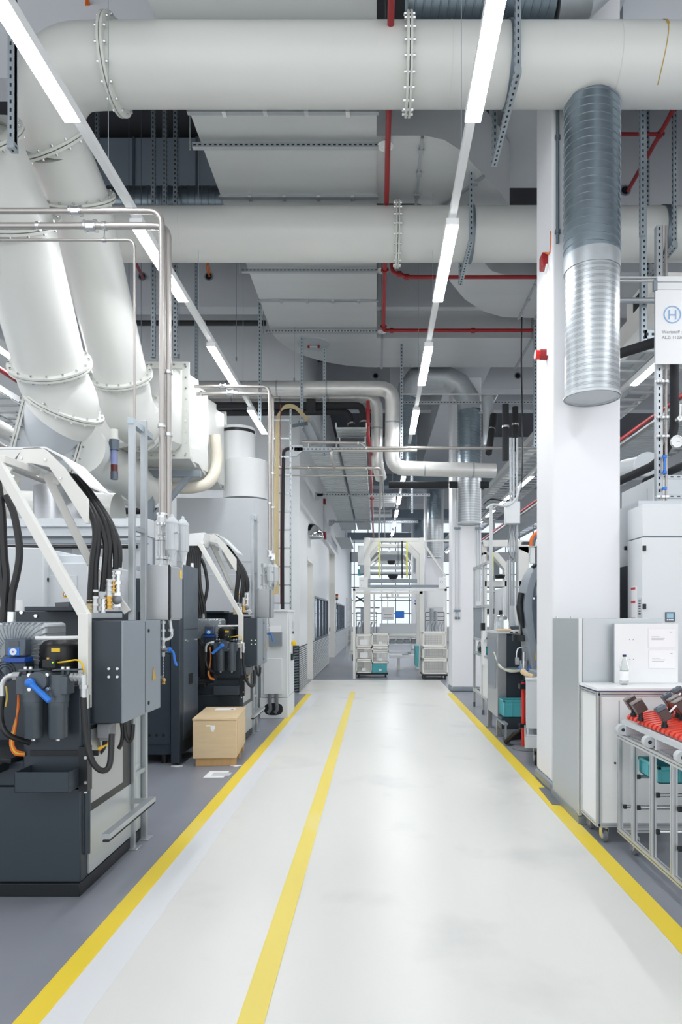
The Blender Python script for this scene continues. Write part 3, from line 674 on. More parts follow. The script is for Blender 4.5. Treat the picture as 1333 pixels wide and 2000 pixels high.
# second pipe set (beyond): same shapes further down the hall
index_children()
labs = ('far upper stainless pipe bending down beside the cable ladder', 'far lower stainless pipe bending down beside the cable ladder', 'far thin steel pipe beside the filter plenum')
for o, l in zip(PIPES[:2], labs): dup(o, (.13, 4.3, .13), l, 'far stainless pipes by the cable ladder')
dup(BOX, (.02, 4.5, 0), 'smaller-looking stainless box with cast filters by the cable ladder further down the hall')
dup(VALVE, (.02, 4.5, 0), 'far drain valve in front of the white control cabinet')
dup(POSTS, (0, 4.55, 0), 'pair of galvanised posts at the second machine behind the wooden crate')

# ------------------------------------------------------------------ sprinkler pipes
def sprinkler(label, pts, r, joints=(), m='red', group='red sprinkler pipes', bend=.06):
    t = thing('sprinkler_pipe', label, 'pipe', min((V(p) for p in pts), key=lambda p: p.z), group)
    b = B(); b.tube(fillet(pts, bend, 4), r, 12); part(t, 'pipe_run', b, m)
    if joints:
        for p, ax in joints:
            b = B(); ax = V(ax).normalized(); p = V(p); b.cyl(p-ax*.03, p+ax*.03, r*1.5, 12); b.box(p.x-r*1.9, p.x+r*1.9, p.y-.015, p.y+.015, p.z-.015, p.z+.015); part(t, 'grooved_joint', b, 'dred')
    return t
zs = ZU-.12
sprinkler('long red pipe under the flat duct, turning right where the duct curves', [(.115, 3.8, zs), (.115, 11.45, zs), (5, 11.45, zs)], .028, [((.115, 11.3, zs), (0,1,0)), ((.25, 11.45, zs), (1,0,0)), ((1.62, 11.45, zs), (1,0,0)), ((.115, 9.45, zs), (0,1,0))])
sprinkler('red branch pipe behind the second thick duct, running right to the white pillar', [(.2, 9.5, zs+.3), (.22, 9.55, zs+.02), (.45, 9.58, zs-.03), (2.3, 9.58, zs-.03)], .027, [((.32, 9.56, zs), (1,0,0)), ((.42, 9.58, zs-.03), (1,0,0))])
sprinkler('dark red stub with a sprinkler head beside the flat duct', [(.1, 7.1, 6.62), (.5, 7.1, 6.6), (.5, 7.1, 6.66)], .016, m='dred')
sprinkler('red pipe with valve flange at the very top beside the flat duct', [(.12, 5.3, 6.9), (.12, 5.5, 8.3)], .028, [((.12, 5.32, 7.0), (0,0,1)), ((.12, 5.36, 7.2), (0,0,1))], m='dred')
sprinkler('red pipe slanting through the girder hole at the top right', [(X_(1222, 9.3), 9.2, Z_(372, 9.2)), (X_(1290, 8.0), 8.0, Z_(262, 8.0)), (X_(1345, 7.2), 7.2, Z_(160, 7.2))], .026, [((X_(1290, 8.0), 8.0, Z_(262, 8.0)), (.3,-1,.3))])
sprinkler('short red cross pipe joining the slanting one at the top right', [(2.2, 8.0, Z_(262, 8.0)), (X_(1290, 8.0), 8.0, Z_(262, 8.0))], .02)
sprinkler('red pipe entering the left girder hole behind the thin steel pipe', [(X_(278, 11.8), 11.85, Z_(540, 11.8)), (X_(266, 11), 11.0, Z_(515, 11)), (X_(255, 10.2), 10.2, Z_(470, 10.2))], .026)
sprinkler('long red pipe above the cable trays right of the near white pillar', [(4.45, 3, 4.8), (4.45, 40, 4.8)], .035, [((4.45, 9.0, 4.8), (0,1,0)), ((4.45, 14.5, 4.8), (0,1,0))])
sprinkler('long red pipe at the left edge below the light strip', [(-4.9, 5, 4.8), (-4.9, 13.9, 4.8)], .035)
sprinkler('red riser beside the silver insulated pipes, continuing down the lane', [(-.15, 12.0, 5.37), (-.15, 12.0, 4.75), (-.12, 12.3, 4.6), (-.12, 26, 4.6)], .03, [((-.15, 12.0, 5.2), (0,0,1)), ((-.15, 12.0, 4.95), (0,0,1)), ((-.12, 14.5, 4.6), (0,1,0)), ((-.12, 17.5, 4.6), (0,1,0))])
sprinkler('red cross pipe seen right of the pillar, below the perforated duct', [(2.3, 9.6, 5.52), (3.6, 9.6, 5.52)], .03)
for (px, py, px2, py2, Y, l) in ((408, 540, 404, 515, 11.8, 'orange cables hanging out of the girder hole left of the flat duct'), (172, 40, 168, -20, 6.6, 'orange cable loop at the top left above the nearest duct'), (285, 250, 262, 205, 9.9, 'orange cable crossing the dark ceiling behind the nearest duct')):
    b = B()
    for k in range(3): b.tube(spline([W(px+k*1.5, py, Y), W((px+px2)/2+4-k*3, (py+py2)/2, Y-.1), W(px2+k, py2-14, Y-.3)], 5), .008, 6)
    solo('orange_cable', b, 'orange', l, 'cable', 'orange cables near the ceiling')

# ------------------------------------------------------------------ cross pipes, insulated pipes
Y = 11.6
pipe_thing('long thin steel cross pipe over the lane reaching to the near white pillar', [(X_(590, Y), Y, Z_(863, Y)), (X_(705, Y), Y, Z_(865, Y)), (X_(716, Y), Y, Z_(875, Y)), (2.72, Y, Z_(875, Y))], .026, 'steel cross pipes over the lane', [((X_(700, Y), Y, Z_(865, Y)), (1,0,0)), ((X_(716, Y), Y, Z_(875, Y)), (1,0,0))], bend=.05)
pipe_thing('steel cross pipe over the lane with a short dropped bend at its left end', [(X_(652, Y), 11.9, Z_(911, Y)), (X_(648, Y), Y, Z_(895, Y)), (X_(648, Y), Y, Z_(880, Y)), (X_(815, Y), Y, Z_(880, Y))], .024, 'steel cross pipes over the lane', bend=.08)
Y = 12.0
pipe_thing('steel cross pipe behind the cable ladder ending in an elbow left of the light track', [(X_(500, Y), Y, Z_(913, Y)), (X_(742, Y), Y, Z_(914, Y)), (X_(745, Y), Y+.3, Z_(925, Y)), (.08, 26, 4.45)], .028, 'steel cross pipes over the lane', [((X_(604, Y), Y, Z_(913, Y)), (1,0,0)), ((X_(716, Y), Y, Z_(914, Y)), (1,0,0))], coup=[((.09, 17, 4.3), (0,1,0))], bend=.1)
pipe_thing('thin steel cross pipe under the others over the lane', [(X_(500, Y), Y, Z_(929, Y)), (X_(748, Y), Y, Z_(929, Y)), (.3, 24, 4.3)], .012, 'steel cross pipes over the lane', bend=.06)
def foil_pipe(label, pts, r, bend=.25):
    t = thing('insulated_pipe', label, 'pipe', min((V(p) for p in pts), key=lambda p: p.z), 'silver insulated pipes')
    P_ = fillet(pts, bend, 5); b = B(); b.tube(P_, r, 24); part(t, 'foil_jacket', b, 'foil')
    b = B(); n = 0
    for i in range(len(pts)-1):
        p, q = V(pts[i]), V(pts[i+1]); L = (q-p).length; ax = (q-p)/L; k = .6
        while k < L-.3: b.ring(p+ax*k, ax, r, r+.004, .03, 24); k += .9
    part(t, 'jacket_band', b, 'galv')
Y = 12.35
foil_pipe('thicker silver insulated pipe crossing over the lane and turning down', [(-4.2, Y, Z_(759, Y)), (X_(768, Y), Y, Z_(759, Y)), (X_(766, Y), Y+.15, 4.3), (2.2, Y+.3, 4.28)], .135)
Y = 12.75
foil_pipe('thinner silver insulated pipe just below and behind, turning down left of the other', [(-4.2, Y, Z_(775, Y)), (X_(737, Y), Y, Z_(775, Y)), (X_(737, Y), Y, 4.42), (X_(745, Y), Y+.2, 4.2)], .11)
foil_pipe('silver insulated pipe at the left edge under the red pipe', [(-5.15, 5.5, 4.15), (-5.15, 13.9, 4.15)], .11)
pipe_thing('bare steel pipe at the left edge beneath the silver insulated pipe', [(-5.0, 5.5, 3.85), (-5.0, 13.9, 3.85)], .05, 'left edge pipes')
pipe_thing('lowest steel pipe at the left edge', [(-4.95, 5.5, 3.6), (-4.95, 13.9, 3.6)], .04, 'left edge pipes')
def black_pipe(label, pts, r, bend=.12, clips=True):
    t = thing('black_insulated_pipe', label, 'pipe', min((V(p) for p in pts), key=lambda p: p.z), 'black insulated pipes')
    b = B(); b.tube(fillet(pts, bend, 4), r, 16); part(t, 'foam_sleeve', b, 'blackins')
    p, q = V(pts[-2]), V(pts[-1]); b = B(); c = p.lerp(q, .6); b.ring(c, q-p, r, r+.008, .03, 16); part(t, 'pipe_clip', b, 'chrome'); return t
Y = 12.6
black_pipe('black insulated pipe under the silver ones, bending down at its right end', [(-4, Y, Z_(792, Y)), (X_(708, Y), Y, Z_(792, Y)), (X_(712, Y), Y, Z_(845, Y))], .062)
black_pipe('second black insulated pipe slightly lower, bending down further left', [(-4, Y+.2, Z_(801, Y)), (X_(681, Y), Y+.1, Z_(801, Y)), (X_(690, Y), Y, Z_(845, Y))], .06)
b = B(); b.box(X_(600, 12.5), X_(617, 12.5), 12.4, 12.5, Z_(806, 12.5), Z_(782, 12.5)); solo('pipe_saddle', b, 'blackins', 'black block clamping the black pipes above the cable loop', 'pipe saddle')
black_pipe('thin black pipe across the pale wall behind the left light track', [(-4.5, 11.7, Z_(631, 11.7)), (-1.9, 11.7, Z_(631, 11.7))], .045)
black_pipe('black pipe low behind the machine hood at far left', [(-4.9, 10.5, Z_(998, 10.5)), (-3.3, 10.5, Z_(998, 10.5))], .05)
black_pipe('two-piece black pipe crossing behind the centre light track', [(X_(760, 14), 14, 4.28), (2.3, 14, 4.28)], .07)
black_pipe('upright black insulated pipe with rounded top, left of the two right of pillar two', [(X_(988, 11), 11, 4.1), (X_(988, 11), 11, Z_(790, 11))], .055)
black_pipe('upright black insulated pipe with rounded top, closest to the near white pillar', [(X_(1007, 11.2), 11.2, 4.3), (X_(1007, 11.2), 11.2, Z_(795, 11.2))], .05)
black_pipe('slanted black pipe behind the two upright black ones', [(X_(955, 12), 12, Z_(885, 12)), (X_(996, 11), 12.5, Z_(795, 12))], .06)
pipe_thing('upright plain grey pipe right of the second pillar', [(X_(954, 12.6), 12.6, Z_(870, 12.6)), (X_(954, 12.6), 12.6, Z_(775, 12.6))], .1, None, m='galv', n=20)

# ------------------------------------------------------------------ cable trays
def tray(label, x0, x1, y0, y1, z, rung=.3, solid=True, m='trayg', group='cable trays'):
    t = thing('cable_tray', label, 'cable tray', ((x0+x1)/2, y0, z-.01), group)
    for x in (x0, x1): b = B(); b.box(x-.008, x+.008, y0, y1, z, z+.09); part(t, 'side_rail', b, m)
    b = B()
    if solid: b.box(x0, x1, y0, y1, z, z+.006)
    if not solid: b.box(x0+.008, x0+.016, y0, y1, z-.012, z+.012); b.box(x1-.016, x1-.008, y0, y1, z-.012, z+.012)
    k = y0
    while k < y1: b.box(x0, x1, k, k+(.05 if solid else .06), z-.012, z if solid else z+.012, 0); k += rung
    part(t, 'ribbed_floor' if solid else 'rungs', b, m)
    return t
tray('left wide ribbed cable tray beside the white wall, running down the hall', -1.22, -.72, 12.2, 24, 4.6, .16)
tray('ribbed cable tray just left of the red pipe, running down the hall', -.65, -.2, 11.9, 24, 4.62, .16)
tray('small raised tray end where two black pipes end', X_(657, 11.8), X_(716, 11.8), 11.75, 12.4, 4.83, .1)
tray('lower sloping tray end above the door opening', -1.45, -.95, 24.2, 28, 4.35, .2)
for i, (x0, x1, z, l) in enumerate(((3.0, 3.5, 4.9, 'ladder tray nearest the light strip right of the near white pillar'), (3.95, 4.35, 5.1, 'ladder tray between light strip and red pipe at the right'), (4.6, 5.4, 4.75, 'wide perforated tray right of the long red pipe'), (5.6, 6.3, 5.0, 'outermost ladder tray at the right edge'))):
    tray(l, x0, x1, 6.5 if i != 0 else 8.5, 38, z, .35 if i != 2 else .15, solid=(i == 2), group='ladder trays at the right')
for i, (x0, x1, z, l) in enumerate(((-5.9, -5.3, 4.75, 'ladder tray at the far left edge above the red pipe'), (-6.9, -6.2, 4.9, 'second ladder tray at the far left edge'))): tray(l, x0, x1, 6, 13.9, z, .35, solid=False, group='ladder trays at the left edge')
for i, (y, l) in enumerate(((12.05, 'nearest perforated cross strut under the trays left of the red pipe'), (16.6, 'second perforated cross strut under the trays beside the white wall'), (21.4, 'third perforated cross strut, far under the trays'))):
    b = B(); b.strut((-1.45, y, 4.53), (-.12 if i == 0 else 1.3, y, 4.53), .06, .06, pitch=.07, face=((0,-1,0),)); b.prism([(-1.5, y-.03, 4.6), (-1.3, y-.03, 4.6), (-1.3, y-.03, 4.5), (-1.42, y-.03, 4.4), (-1.5, y-.03, 4.4)], (0,.06,0))
    solo('cross_strut', b, ['galv', 'slot'], l, 'strut', 'cross struts carrying the trays')
for i, (px, Y, z0, l) in enumerate(((634, 12.4, 4.5, 'perforated drop strut behind the yellowish cable loop'), (785, 12.2, 4.4, 'perforated drop strut right of the silver pipe bends'), (1046, 11.4, 4.4, 'perforated drop strut touching the left side of the near white pillar'), (805, 16, 4.0, 'far perforated drop strut behind the centre light strip'))):
    x = X_(px, Y); b = B(); b.strut((x, Y, z0), (x, Y, 6.45), .05, .05, face=((0,-1,0),)); solo('drop_strut', b, ['strut', 'slot'], l, 'strut', 'drop struts over the lane')
t = thing('cable_conduit', 'long light conduit with bent end over the second pillar duct', 'conduit', (X_(785, 12.9), 12.9, 5.3))
Y = 12.9; b = B(); b.tube(fillet([(X_(785, Y), Y, Z_(770, Y)), (X_(973, Y), Y, Z_(770, Y)), (X_(952, Y), Y, Z_(806, Y)), (X_(936, Y), Y, Z_(806, Y))], .04), .016, 8); part(t, 'upper_tube', b, 'alu')
b = B(); b.strut((X_(785, Y), Y+.05, Z_(785, Y)), (X_(1048, Y), Y+.05, Z_(785, Y)), .05, .04, face=((0,-1,0),)); part(t, 'carrier_strut', b, ['galv', 'slot'])
b = B(); b.tube(spline([W(1020, 620, 11), W(1019, 700, 11), W(1021, 830, 11), W(1020, 940, 11), W(1012, 965, 11), W(990, 978, 11), W(960, 975, 11), W(945, 985, 11)], 6), .011, 8)
solo('black_cable', b, 'rubber', 'loose dark cable drooping down left of the near white pillar', 'cable')

# yellowish cable bundle and cable ladder on the wall behind the control cabinet
YL = 11.2
t = thing('cable_ladder', 'upright galvanised cable ladder above the white control cabinet', 'cable ladder', (X_(550, YL), YL, 1.68))
for px, z1 in ((534, Z_(800, YL)), (568, Z_(800, YL))):
    x = X_(px, YL); b = B(); b.strut((x, YL, 1.68), (x, YL, z1), .03, .04, pitch=.09, face=((0,-1,0),)); part(t, 'side_rail', b, ['galv', 'slot'])
b = B()
for k in range(11): z = 1.8+k*.3; b.beam((X_(534, YL), YL-.01, z), (X_(568, YL), YL-.01, z), .02, .025)
part(t, 'rungs', b, 'galv')
t = thing('cable_bundle', 'beige cable bundle looping over the top of the cable ladder', 'cables', (X_(541, YL), YL-.05, 1.95))
for k in range(5):
    o_ = (k-2)*.016; b = B()
    b.tube(spline([(X_(541, YL)+o_, YL-.05, 1.95), (X_(541, YL)+o_, YL-.05, 3.5), W(539+k*1.6, 870, YL-.05), W(540+k*1.4, 820, YL), W(552+k*.6, 800-k*1.6, YL+.1), W(575, 798-k*1.6, YL+.3), W(590+k, 812-k, YL+.6), W(600+k, 824-k, YL+.9)], 6), .009, 6); part(t, 'cable', b, 'beigec')
b = B(); b.tube(spline([(X_(553, YL), YL-.05, 1.7), (X_(553, YL), YL-.05, 3.0), W(554, 900, YL), W(556, 880, YL+.1), W(570, 875, YL+.3)], 6), .03, 10); solo('black_riser_pipe', b, 'blackins', 'black insulated riser pipe between the cable ladder rails', 'pipe')
b = B(); b.tube([W(548, 790, YL-.1), W(548, 1180, YL-.1)], .005, 6); solo('thin_pipe', b, 'dred', 'thin reddish line beside the beige cable bundle', 'pipe')
t = thing('tray_chute', 'short slanted steel tray piece at the end of the beige cable loop', 'cable tray', W(600, 860, 12.3))
b = B(); p, q = W(597, 825, 12.1), W(617, 868, 12.3); b.beam(p, q, .22, .02); b.beam(p+V((-.11,0,.03)), q+V((-.11,0,.03)), .01, .07); b.beam(p+V((.11,0,.03)), q+V((.11,0,.03)), .01, .07); part(t, 'tray', b, 'galv')
b = B(); b.beam(W(570, 832, 11.6), W(600, 827, 12.0), .03, .06); part(t, 'support_arm', b, 'galvd')

# wall fittings on the white wall
t = thing('convex_mirror', 'quarter-dome mirror on the white wall above the door opening', 'mirror', (WX+.1, 16.4, 3.55))
b = B()
m_ = 8; n_ = 12; vs = []
for i in range(m_+1):
    for j in range(n_+1):
        a_, c_ = PI/2*i/m_, PI*j/n_; vs.append((WX+.34*math.sin(a_)*math.sin(c_) if True else 0, 16.2-.34*math.cos(c_)*math.sin(a_), 3.45+.34*math.cos(a_)))
b.add(vs, [(i*(n_+1)+j, i*(n_+1)+j+1, (i+1)*(n_+1)+j+1, (i+1)*(n_+1)+j) for i in range(m_) for j in range(n_)]); part(t, 'dome', b, 'mirror')
b = B(); b.tube([(WX+.34*math.sin(c_), 16.2-.34*math.cos(c_), 3.45) for c_ in [PI*j/16 for j in range(17)]], .012, 6); part(t, 'rim', b, 'lgrey')
t = thing('fire_alarm', 'dark red alarm box with its conduit high on the white wall', 'alarm', (WX+.04, 20.6, 3.95))
b = B(); b.box(WX, WX+.08, 20.4, 20.75, 3.9, 4.1); part(t, 'alarm_box', b, 'dred'); b = B(); b.cyl((WX+.02, 20.5, 4.1), (WX+.02, 20.5, 4.95), .012, 6); part(t, 'conduit', b, 'mgrey')
b = B(); b.box(WX, WX+.07, 20.45, 20.6, 4.95, 5.1); part(t, 'sounder', b, 'dred')

for i, (px, py0, py1, Y, l) in enumerate(((252, 0, 712, 9.0, 'leftmost thin hanging wire left of the steel pipe legs'), (276, 200, 720, 9.0, 'thin hanging wire just left of the steel pipe legs'), (350, 0, 700, 9.4, 'thin hanging wire right of the steel pipe legs'), (462, 200, 705, 10.5, 'thin hanging wire before the pale girder, left of the flat duct'), (575, 690, 745, 11.6, 'short wire with a hook under the curved duct end'))):
    p, q = W(px, py1, Y), W(px, py1, Y); q.z = 8.48; b = B(); b.cyl(p, q, .004, 6); b.cyl(p, p+V((0,0,.06)), .012, 8); solo('hanging_wire', b, 'galvd', l, 'wire', 'thin hanging wires')
# ------------------------------------------------------------------ hydraulic unit (built once, copied)
def screw(b, p, ax, r=.009, mi=0): b.hexb(p, ax, r, .006, mi)
t = thing('hydraulic_unit', 'nearest black hydraulic unit with blue valve handle and drip tray at the left edge', 'hydraulic unit', (-2.4, 3.9, 0), 'black hydraulic units along the lane')
xr = -1.693
b = B(); b.box(-3.3, xr, 3.9, 5.0, .075, .62); b.box(-2.02, xr, 3.9, 3.96, .6, 1.2); b.box(-3.3, -2.02, 3.92, 5.0, .62, .76)
b.box(xr-.02, xr+.003, 3.93, 3.98, .23, 1.15)
part(t, 'tank_housing', b, 'dark', bevel=.006)
b = B(); b.box(-3.3, xr+.005, 3.88, 5.0, 0, .075); part(t, 'plinth', b, 'dark2', bevel=.004)
b = B(); b.box(-3.3, -2.07, 3.86, 4.6, .76, .79); b.box(-2.6, -2.1, 3.8, 3.9, .72, .77); part(t, 'side_shelf', b, 'dark2', bevel=.004)
b = B(); b.box(xr, xr+.012, 3.99, 4.86, .09, .56); b.box(xr, xr+.012, 4.72, 4.86, .56, .95); part(t, 'side_plate', b, 'alugrey', label='light metal side plate', bevel=.002)
b = B(); b.box(xr+.001, xr+.013, 4.0, 4.72, .45, .95, 0); b.box(xr+.012, xr+.018, 4.0, 4.5, .5, .93, 1); part(t, 'side_window', b, ['dark2', 'brush'], label='dark opening with stainless sheet')
b = B(); b.tube([(xr+.008, 3.96, .22), (xr+.008, 3.96, 1.14)], .022, 12); b.sphere((xr+.008, 3.945, .58), .014, 8, 1); part(t, 'corner_tube', b, ['dark', 'chrome'])
# drip tray
b = B(); x0, x1, y0, y1, z0, z1 = X_(28, 3.72), X_(135, 3.72), 3.72, 3.9, .635, .745
b.box(x0, x1, y0, y0+.004, z0, z1); b.box(x0, x0+.004, y0, y1, z0, z1); b.box(x1-.004, x1, y0, y1, z0, z1); b.box(x0, x1, y0, y1, z0, z0+.004); part(t, 'drip_tray', b, 'dark')
b = B(); b.box(x1, x1+.05, y1-.06, y1+.0, .61, .86); b.box(x0, x1+.09, y1-.012, y1, .8, .83); [screw(b, (x1+.04, y1-.06, z), (0,-1,0), .01, 1) for z in (.66, .8)]; part(t, 'tray_bracket', b, ['dark2', 'chrome'])
# twin filter
YF = 3.8
cs = (X_(66, YF), X_(114, YF))
b = B()
for x in cs:
    b.lathe((x, YF, Z_(1441, YF)), (0,0,1), [(.001,0),(.046,0),(.05,.006),(.05,.165),(.052,.17),(.052,.2),(.056,.202),(.056,.25),(.001,.25)], 28)
    b.hexb((x, YF, Z_(1441, YF)), (0,0,-1), .012, .016, 1)
part(t, 'filter_bowl', b, ['filt', 'chrome'], label='pair of dark grey filter bowls')
zf = Z_(1355, YF)
b = B()
b.box(X_(40, YF), X_(138, YF), YF-.05, YF+.05, zf, zf+.1); b.cyl((X_(87, YF), YF-.085, Z_(1328, YF)), (X_(87, YF), YF+.02, Z_(1328, YF)), .052, 24)
for x in cs: b.cyl((x, YF, zf-.005), (x, YF, zf+.11), .062, 24)
for g_ in range(4): b.hexb((X_(87, YF)+.07*math.cos(g_*PI/2+.8), YF-.06, Z_(1330, YF)+.055*math.sin(g_*PI/2+.8)), (0,-1,0), .011, .014, 1)
b.box(X_(42, YF), X_(85, YF), YF-.04, YF+.05, zf+.13, zf+.137); b.box(X_(108, YF), X_(155, YF), YF-.04, YF+.05, zf+.13, zf+.137)
for px in (50, 60, 123, 133): b.cyl((X_(px, YF), YF, zf+.1), (X_(px, YF), YF, zf+.135), .012, 8); b.hexb((X_(px, YF), YF, zf+.137), (0,0,1), .012, .014, 1)
part(t, 'filter_head', b, ['filt', 'chrome'], bevel=.004)
b = B(); p = V((X_(76, YF), YF-.1, Z_(1330, YF))); q = V((X_(117, YF), YF-.12, Z_(1364, YF))); b.sphere(p, .026, 14); b.cyl(p, p+V((0,.03,0)), .024, 14); m_ = p.lerp(q, .25); b.tube([p, m_, q], [.022, .016, .016], 10)
LEV = part(t, 'valve_lever', b, 'blue', label='bright blue lever handle')
# right and left fittings, hoses
b = B(); y = YF; b.tube(fillet([(X_(40, y), y, Z_(1320, y)), (X_(14, y), y, Z_(1320, y)), (X_(4, y), y-.0, Z_(1335, y)), (X_(4, y), y, Z_(1362, y))], .05), .014, 12); b.hexb((X_(40, y), y, Z_(1320, y)), (-1,0,0), .024, .04); part(t, 'pipe_fitting', b, 'alu'); b = B()
b.cyl((X_(138, y), y, Z_(1322, y)), (X_(163, y), y, Z_(1322, y)), .017, 12)
for k in (140, 147, 155): b.hexb((X_(k, y), y, Z_(1322, y)), (1,0,0), .026, .014)
b.cyl((X_(164, y), y, Z_(1318, y)), (X_(164, y), y, Z_(1362, y)), .017, 12); b.hexb((X_(164, y), y, Z_(1345, y)), (0,0,1), .024, .02); part(t, 'pipe_fitting', b, 'alu')
def hose(name, pts, r, m='rubber', n=6, label=None, ns=10): b = B(); b.tube(spline(pts, n), r, ns); return part(t, name, b, m, label)
hose('hose', [(X_(4, y), y, Z_(1360, y)), (X_(5, y), y-.02, Z_(1400, y)), (X_(20, y), y-.03, Z_(1432, y)), (X_(48, y), y+.06, Z_(1455, y))], .016)
hose('hose', [(X_(163, y), y, Z_(1360, y)), (X_(165, y), y, Z_(1400, y)), (X_(170, y), y, Z_(1450, y)), (X_(182, y), y, Z_(1490, y)), (X_(198, y), y+.02, Z_(1507, y)), (X_(208, y), y+.05, Z_(1495, y)), (X_(205, y), y+.1, Z_(1440, y))], .017)
for k in range(3): hose('cable', [W(33+k*2, 1335, 3.95), W(37-k, 1380, 3.92), W(27+k*2, 1420, 3.9), W(20+k*3, 1450, 3.88), W(28+k*2, 1472-k*3, 3.86), W(48, 1476-k*3, 3.89)], .006, ('orange', 'cyel', 'orange')[k], ns=6, label=('orange cable', 'pale yellow cable', 'orange cable')[k])
hose('cable', [W(12, 1340, 3.9), W(14, 1362, 3.9), W(11, 1380, 3.9)], .005, 'cyel', ns=6, label='pale yellow cable')
for k in range(3): hose('cable', [W(226-k*3, 1412, 4.2), W(224-k*3, 1432, 4.18), W(212-k*2, 1452, 4.16), W(190, 1462+k*3, 4.1), W(172, 1470+k*3, 4.08)], .006, ('yellow', 'cyel', 'orange')[k], ns=6, label=('yellow cable', 'pale yellow cable', 'orange cable')[k])
hose('cable', [W(158, 1440, 3.98), W(159, 1460, 3.97), W(161, 1480, 3.98)], .006, 'yellow', ns=6, label='yellow cable')
for pts in ([(205,1440),(203,1460),(192,1475),(184,1488)], [(238,1410),(240,1430),(238,1450),(232,1462)], [(243,1410),(246,1435),(252,1448),(258,1440),(260,1415)]): hose('black_cable', [W(a_, c_, 4.15) for a_, c_ in pts], .013)
b = B(); b.box(X_(195, 4.1), X_(219, 4.1), 4.06, 4.16, Z_(1440, 4.1), Z_(1412, 4.1)); b.box(X_(198, 4.1), X_(216, 4.1), 4.08, 4.14, Z_(1446, 4.1), Z_(1440, 4.1)); part(t, 'connector_plug', b, 'grey', bevel=.004)
# fins cooler motor
YM = 4.02; cx, cz = X_(28, YM), Z_(1268, YM)
b = B(); b.box(cx-.16, cx+.175, YM+.02, YM+.3, cz-.1, cz+.155)
part(t, 'motor_housing', b, 'alugrey', bevel=.02)
b = B()
for k in range(27):
    g_ = PI*(-.14+1.28*k/26); c_, s_ = math.cos(g_), math.sin(g_)
    r0 = .075; m_ = max(abs(c_)/.172, abs(s_)/.155, 1e-3); r1 = 1/m_
    p0 = V((cx+c_*r0, YM-.02, cz-.02+s_*r0)); p1 = V((cx+c_*r1, YM+.02, cz+s_*r1)); pm = p0.lerp(p1, .55)+V((-s_*.0, -.015, .008))
    b.tube(spline([p0, pm, p1], 3), .0042, 5)
    b.tube([p1, p1+V((0, .26, 0))], .0045, 5)
part(t, 'cooling_fins', b, 'mgrey')
b = B(); b.box(X_(8, YM-.11), X_(49, YM-.11), YM-.11, YM-.03, Z_(1282, YM-.11), Z_(1247, YM-.11)); b.cyl((cx, YM-.03, Z_(1300, YM-.11)), (cx, YM+.1, Z_(1300, YM-.11)), .07, 20); part(t, 'controller', b, 'dgrey', label='grey control head', bevel=.008)
b = B(); b.box(X_(18, YM-.11), X_(37, YM-.11), YM-.113, YM-.109, Z_(1263, YM-.11), Z_(1252, YM-.11)); part(t, 'display', b, 'lcd')
b = B(); b.box(X_(16, YM-.11), X_(38, YM-.11), YM-.113, YM-.109, Z_(1280, YM-.11), Z_(1265, YM-.11)); part(t, 'keypad', b, 'blue', label='blue keypad')
b = B(); b.disc((X_(26.5, YM-.11), YM-.114, Z_(1273, YM-.11)), (0,1,0), .02, 20, 0); b.disc((X_(26.5, YM-.11), YM-.117, Z_(1273, YM-.11)), (0,1,0), .005, 12, 1); part(t, 'dial', b, ['white', 'blue'])
b = B(); b.box(X_(9, YM-.11), X_(50, YM-.11), YM-.12, YM-.02, Z_(1294, YM-.11), Z_(1284, YM-.11)); b.box(X_(9, YM-.11), X_(48, YM-.11), YM-.1, YM-.0, Z_(1318, YM-.11), Z_(1294, YM-.11), 1)
for r_ in (.025, .04, .055): b.ring((cx, YM-.102, Z_(1312, YM-.11)), (0,1,0), r_, r_+.006, .008, 24, 1)
part(t, 'motor_cover', b, ['dblue', 'dark'], label='dark blue motor cover', bevel=.004)
# compressor
YC = 4.1; x = X_(119, YC)
b = B(); b.lathe((x, YC, Z_(1310, YC)), (0,0,1), [(.001,0),(.115,0),(.12,.02),(.12,.13),(.115,.155),(.095,.178),(.05,.19),(.001,.193)], 32); part(t, 'compressor', b, 'rubber', label='glossy black compressor dome')
b = B(); b.box(x+.0, x+.05, YC-.122, YC-.118, Z_(1271, YC), Z_(1264, YC)); part(t, 'type_label', b, 'yellow')
hose('white_hose', [W(70, 1246, 3.95), W(100, 1246, 3.95), W(158, 1245, 3.97)], .011, 'white')
b = B(); y = 3.86; b.box(X_(88, y), X_(112, y), y-.03, y+.02, Z_(1303, y), Z_(1288, y)); b.cyl((X_(94, y), y, Z_(1288, y)), (X_(94, y), y, Z_(1284, y)), .008, 10, 1); b.disc((X_(108, y), y-.031, Z_(1293, y)), (0,1,0), .004, 10, 2); part(t, 'pressure_switch', b, ['dark2', 'brass', 'led'])
hose('sensor_cable', [W(113, 1294, y), W(130, 1292, y), W(150, 1289, y), W(161, 1297, y), W(164, 1315, y)], .005, 'yellow', ns=6, label='yellow sensor cable')
# back panels
b = B(); b.box(-3.3, xr-.02, 4.9, 4.95, 1.2, 1.63); b.box(X_(62, 4.7), X_(155, 4.7), 4.6, 4.95, 1.63, 1.66); b.box(-3.3, -1.72, 4.45, 5.0, .76, 1.2)
for px, py in ((42, 1196), (70, 1203)): screw(b, W(px, py, 4.895), (0,-1,0), .014, 1)
part(t, 'back_panel', b, ['dark', 'chrome'], bevel=.004)
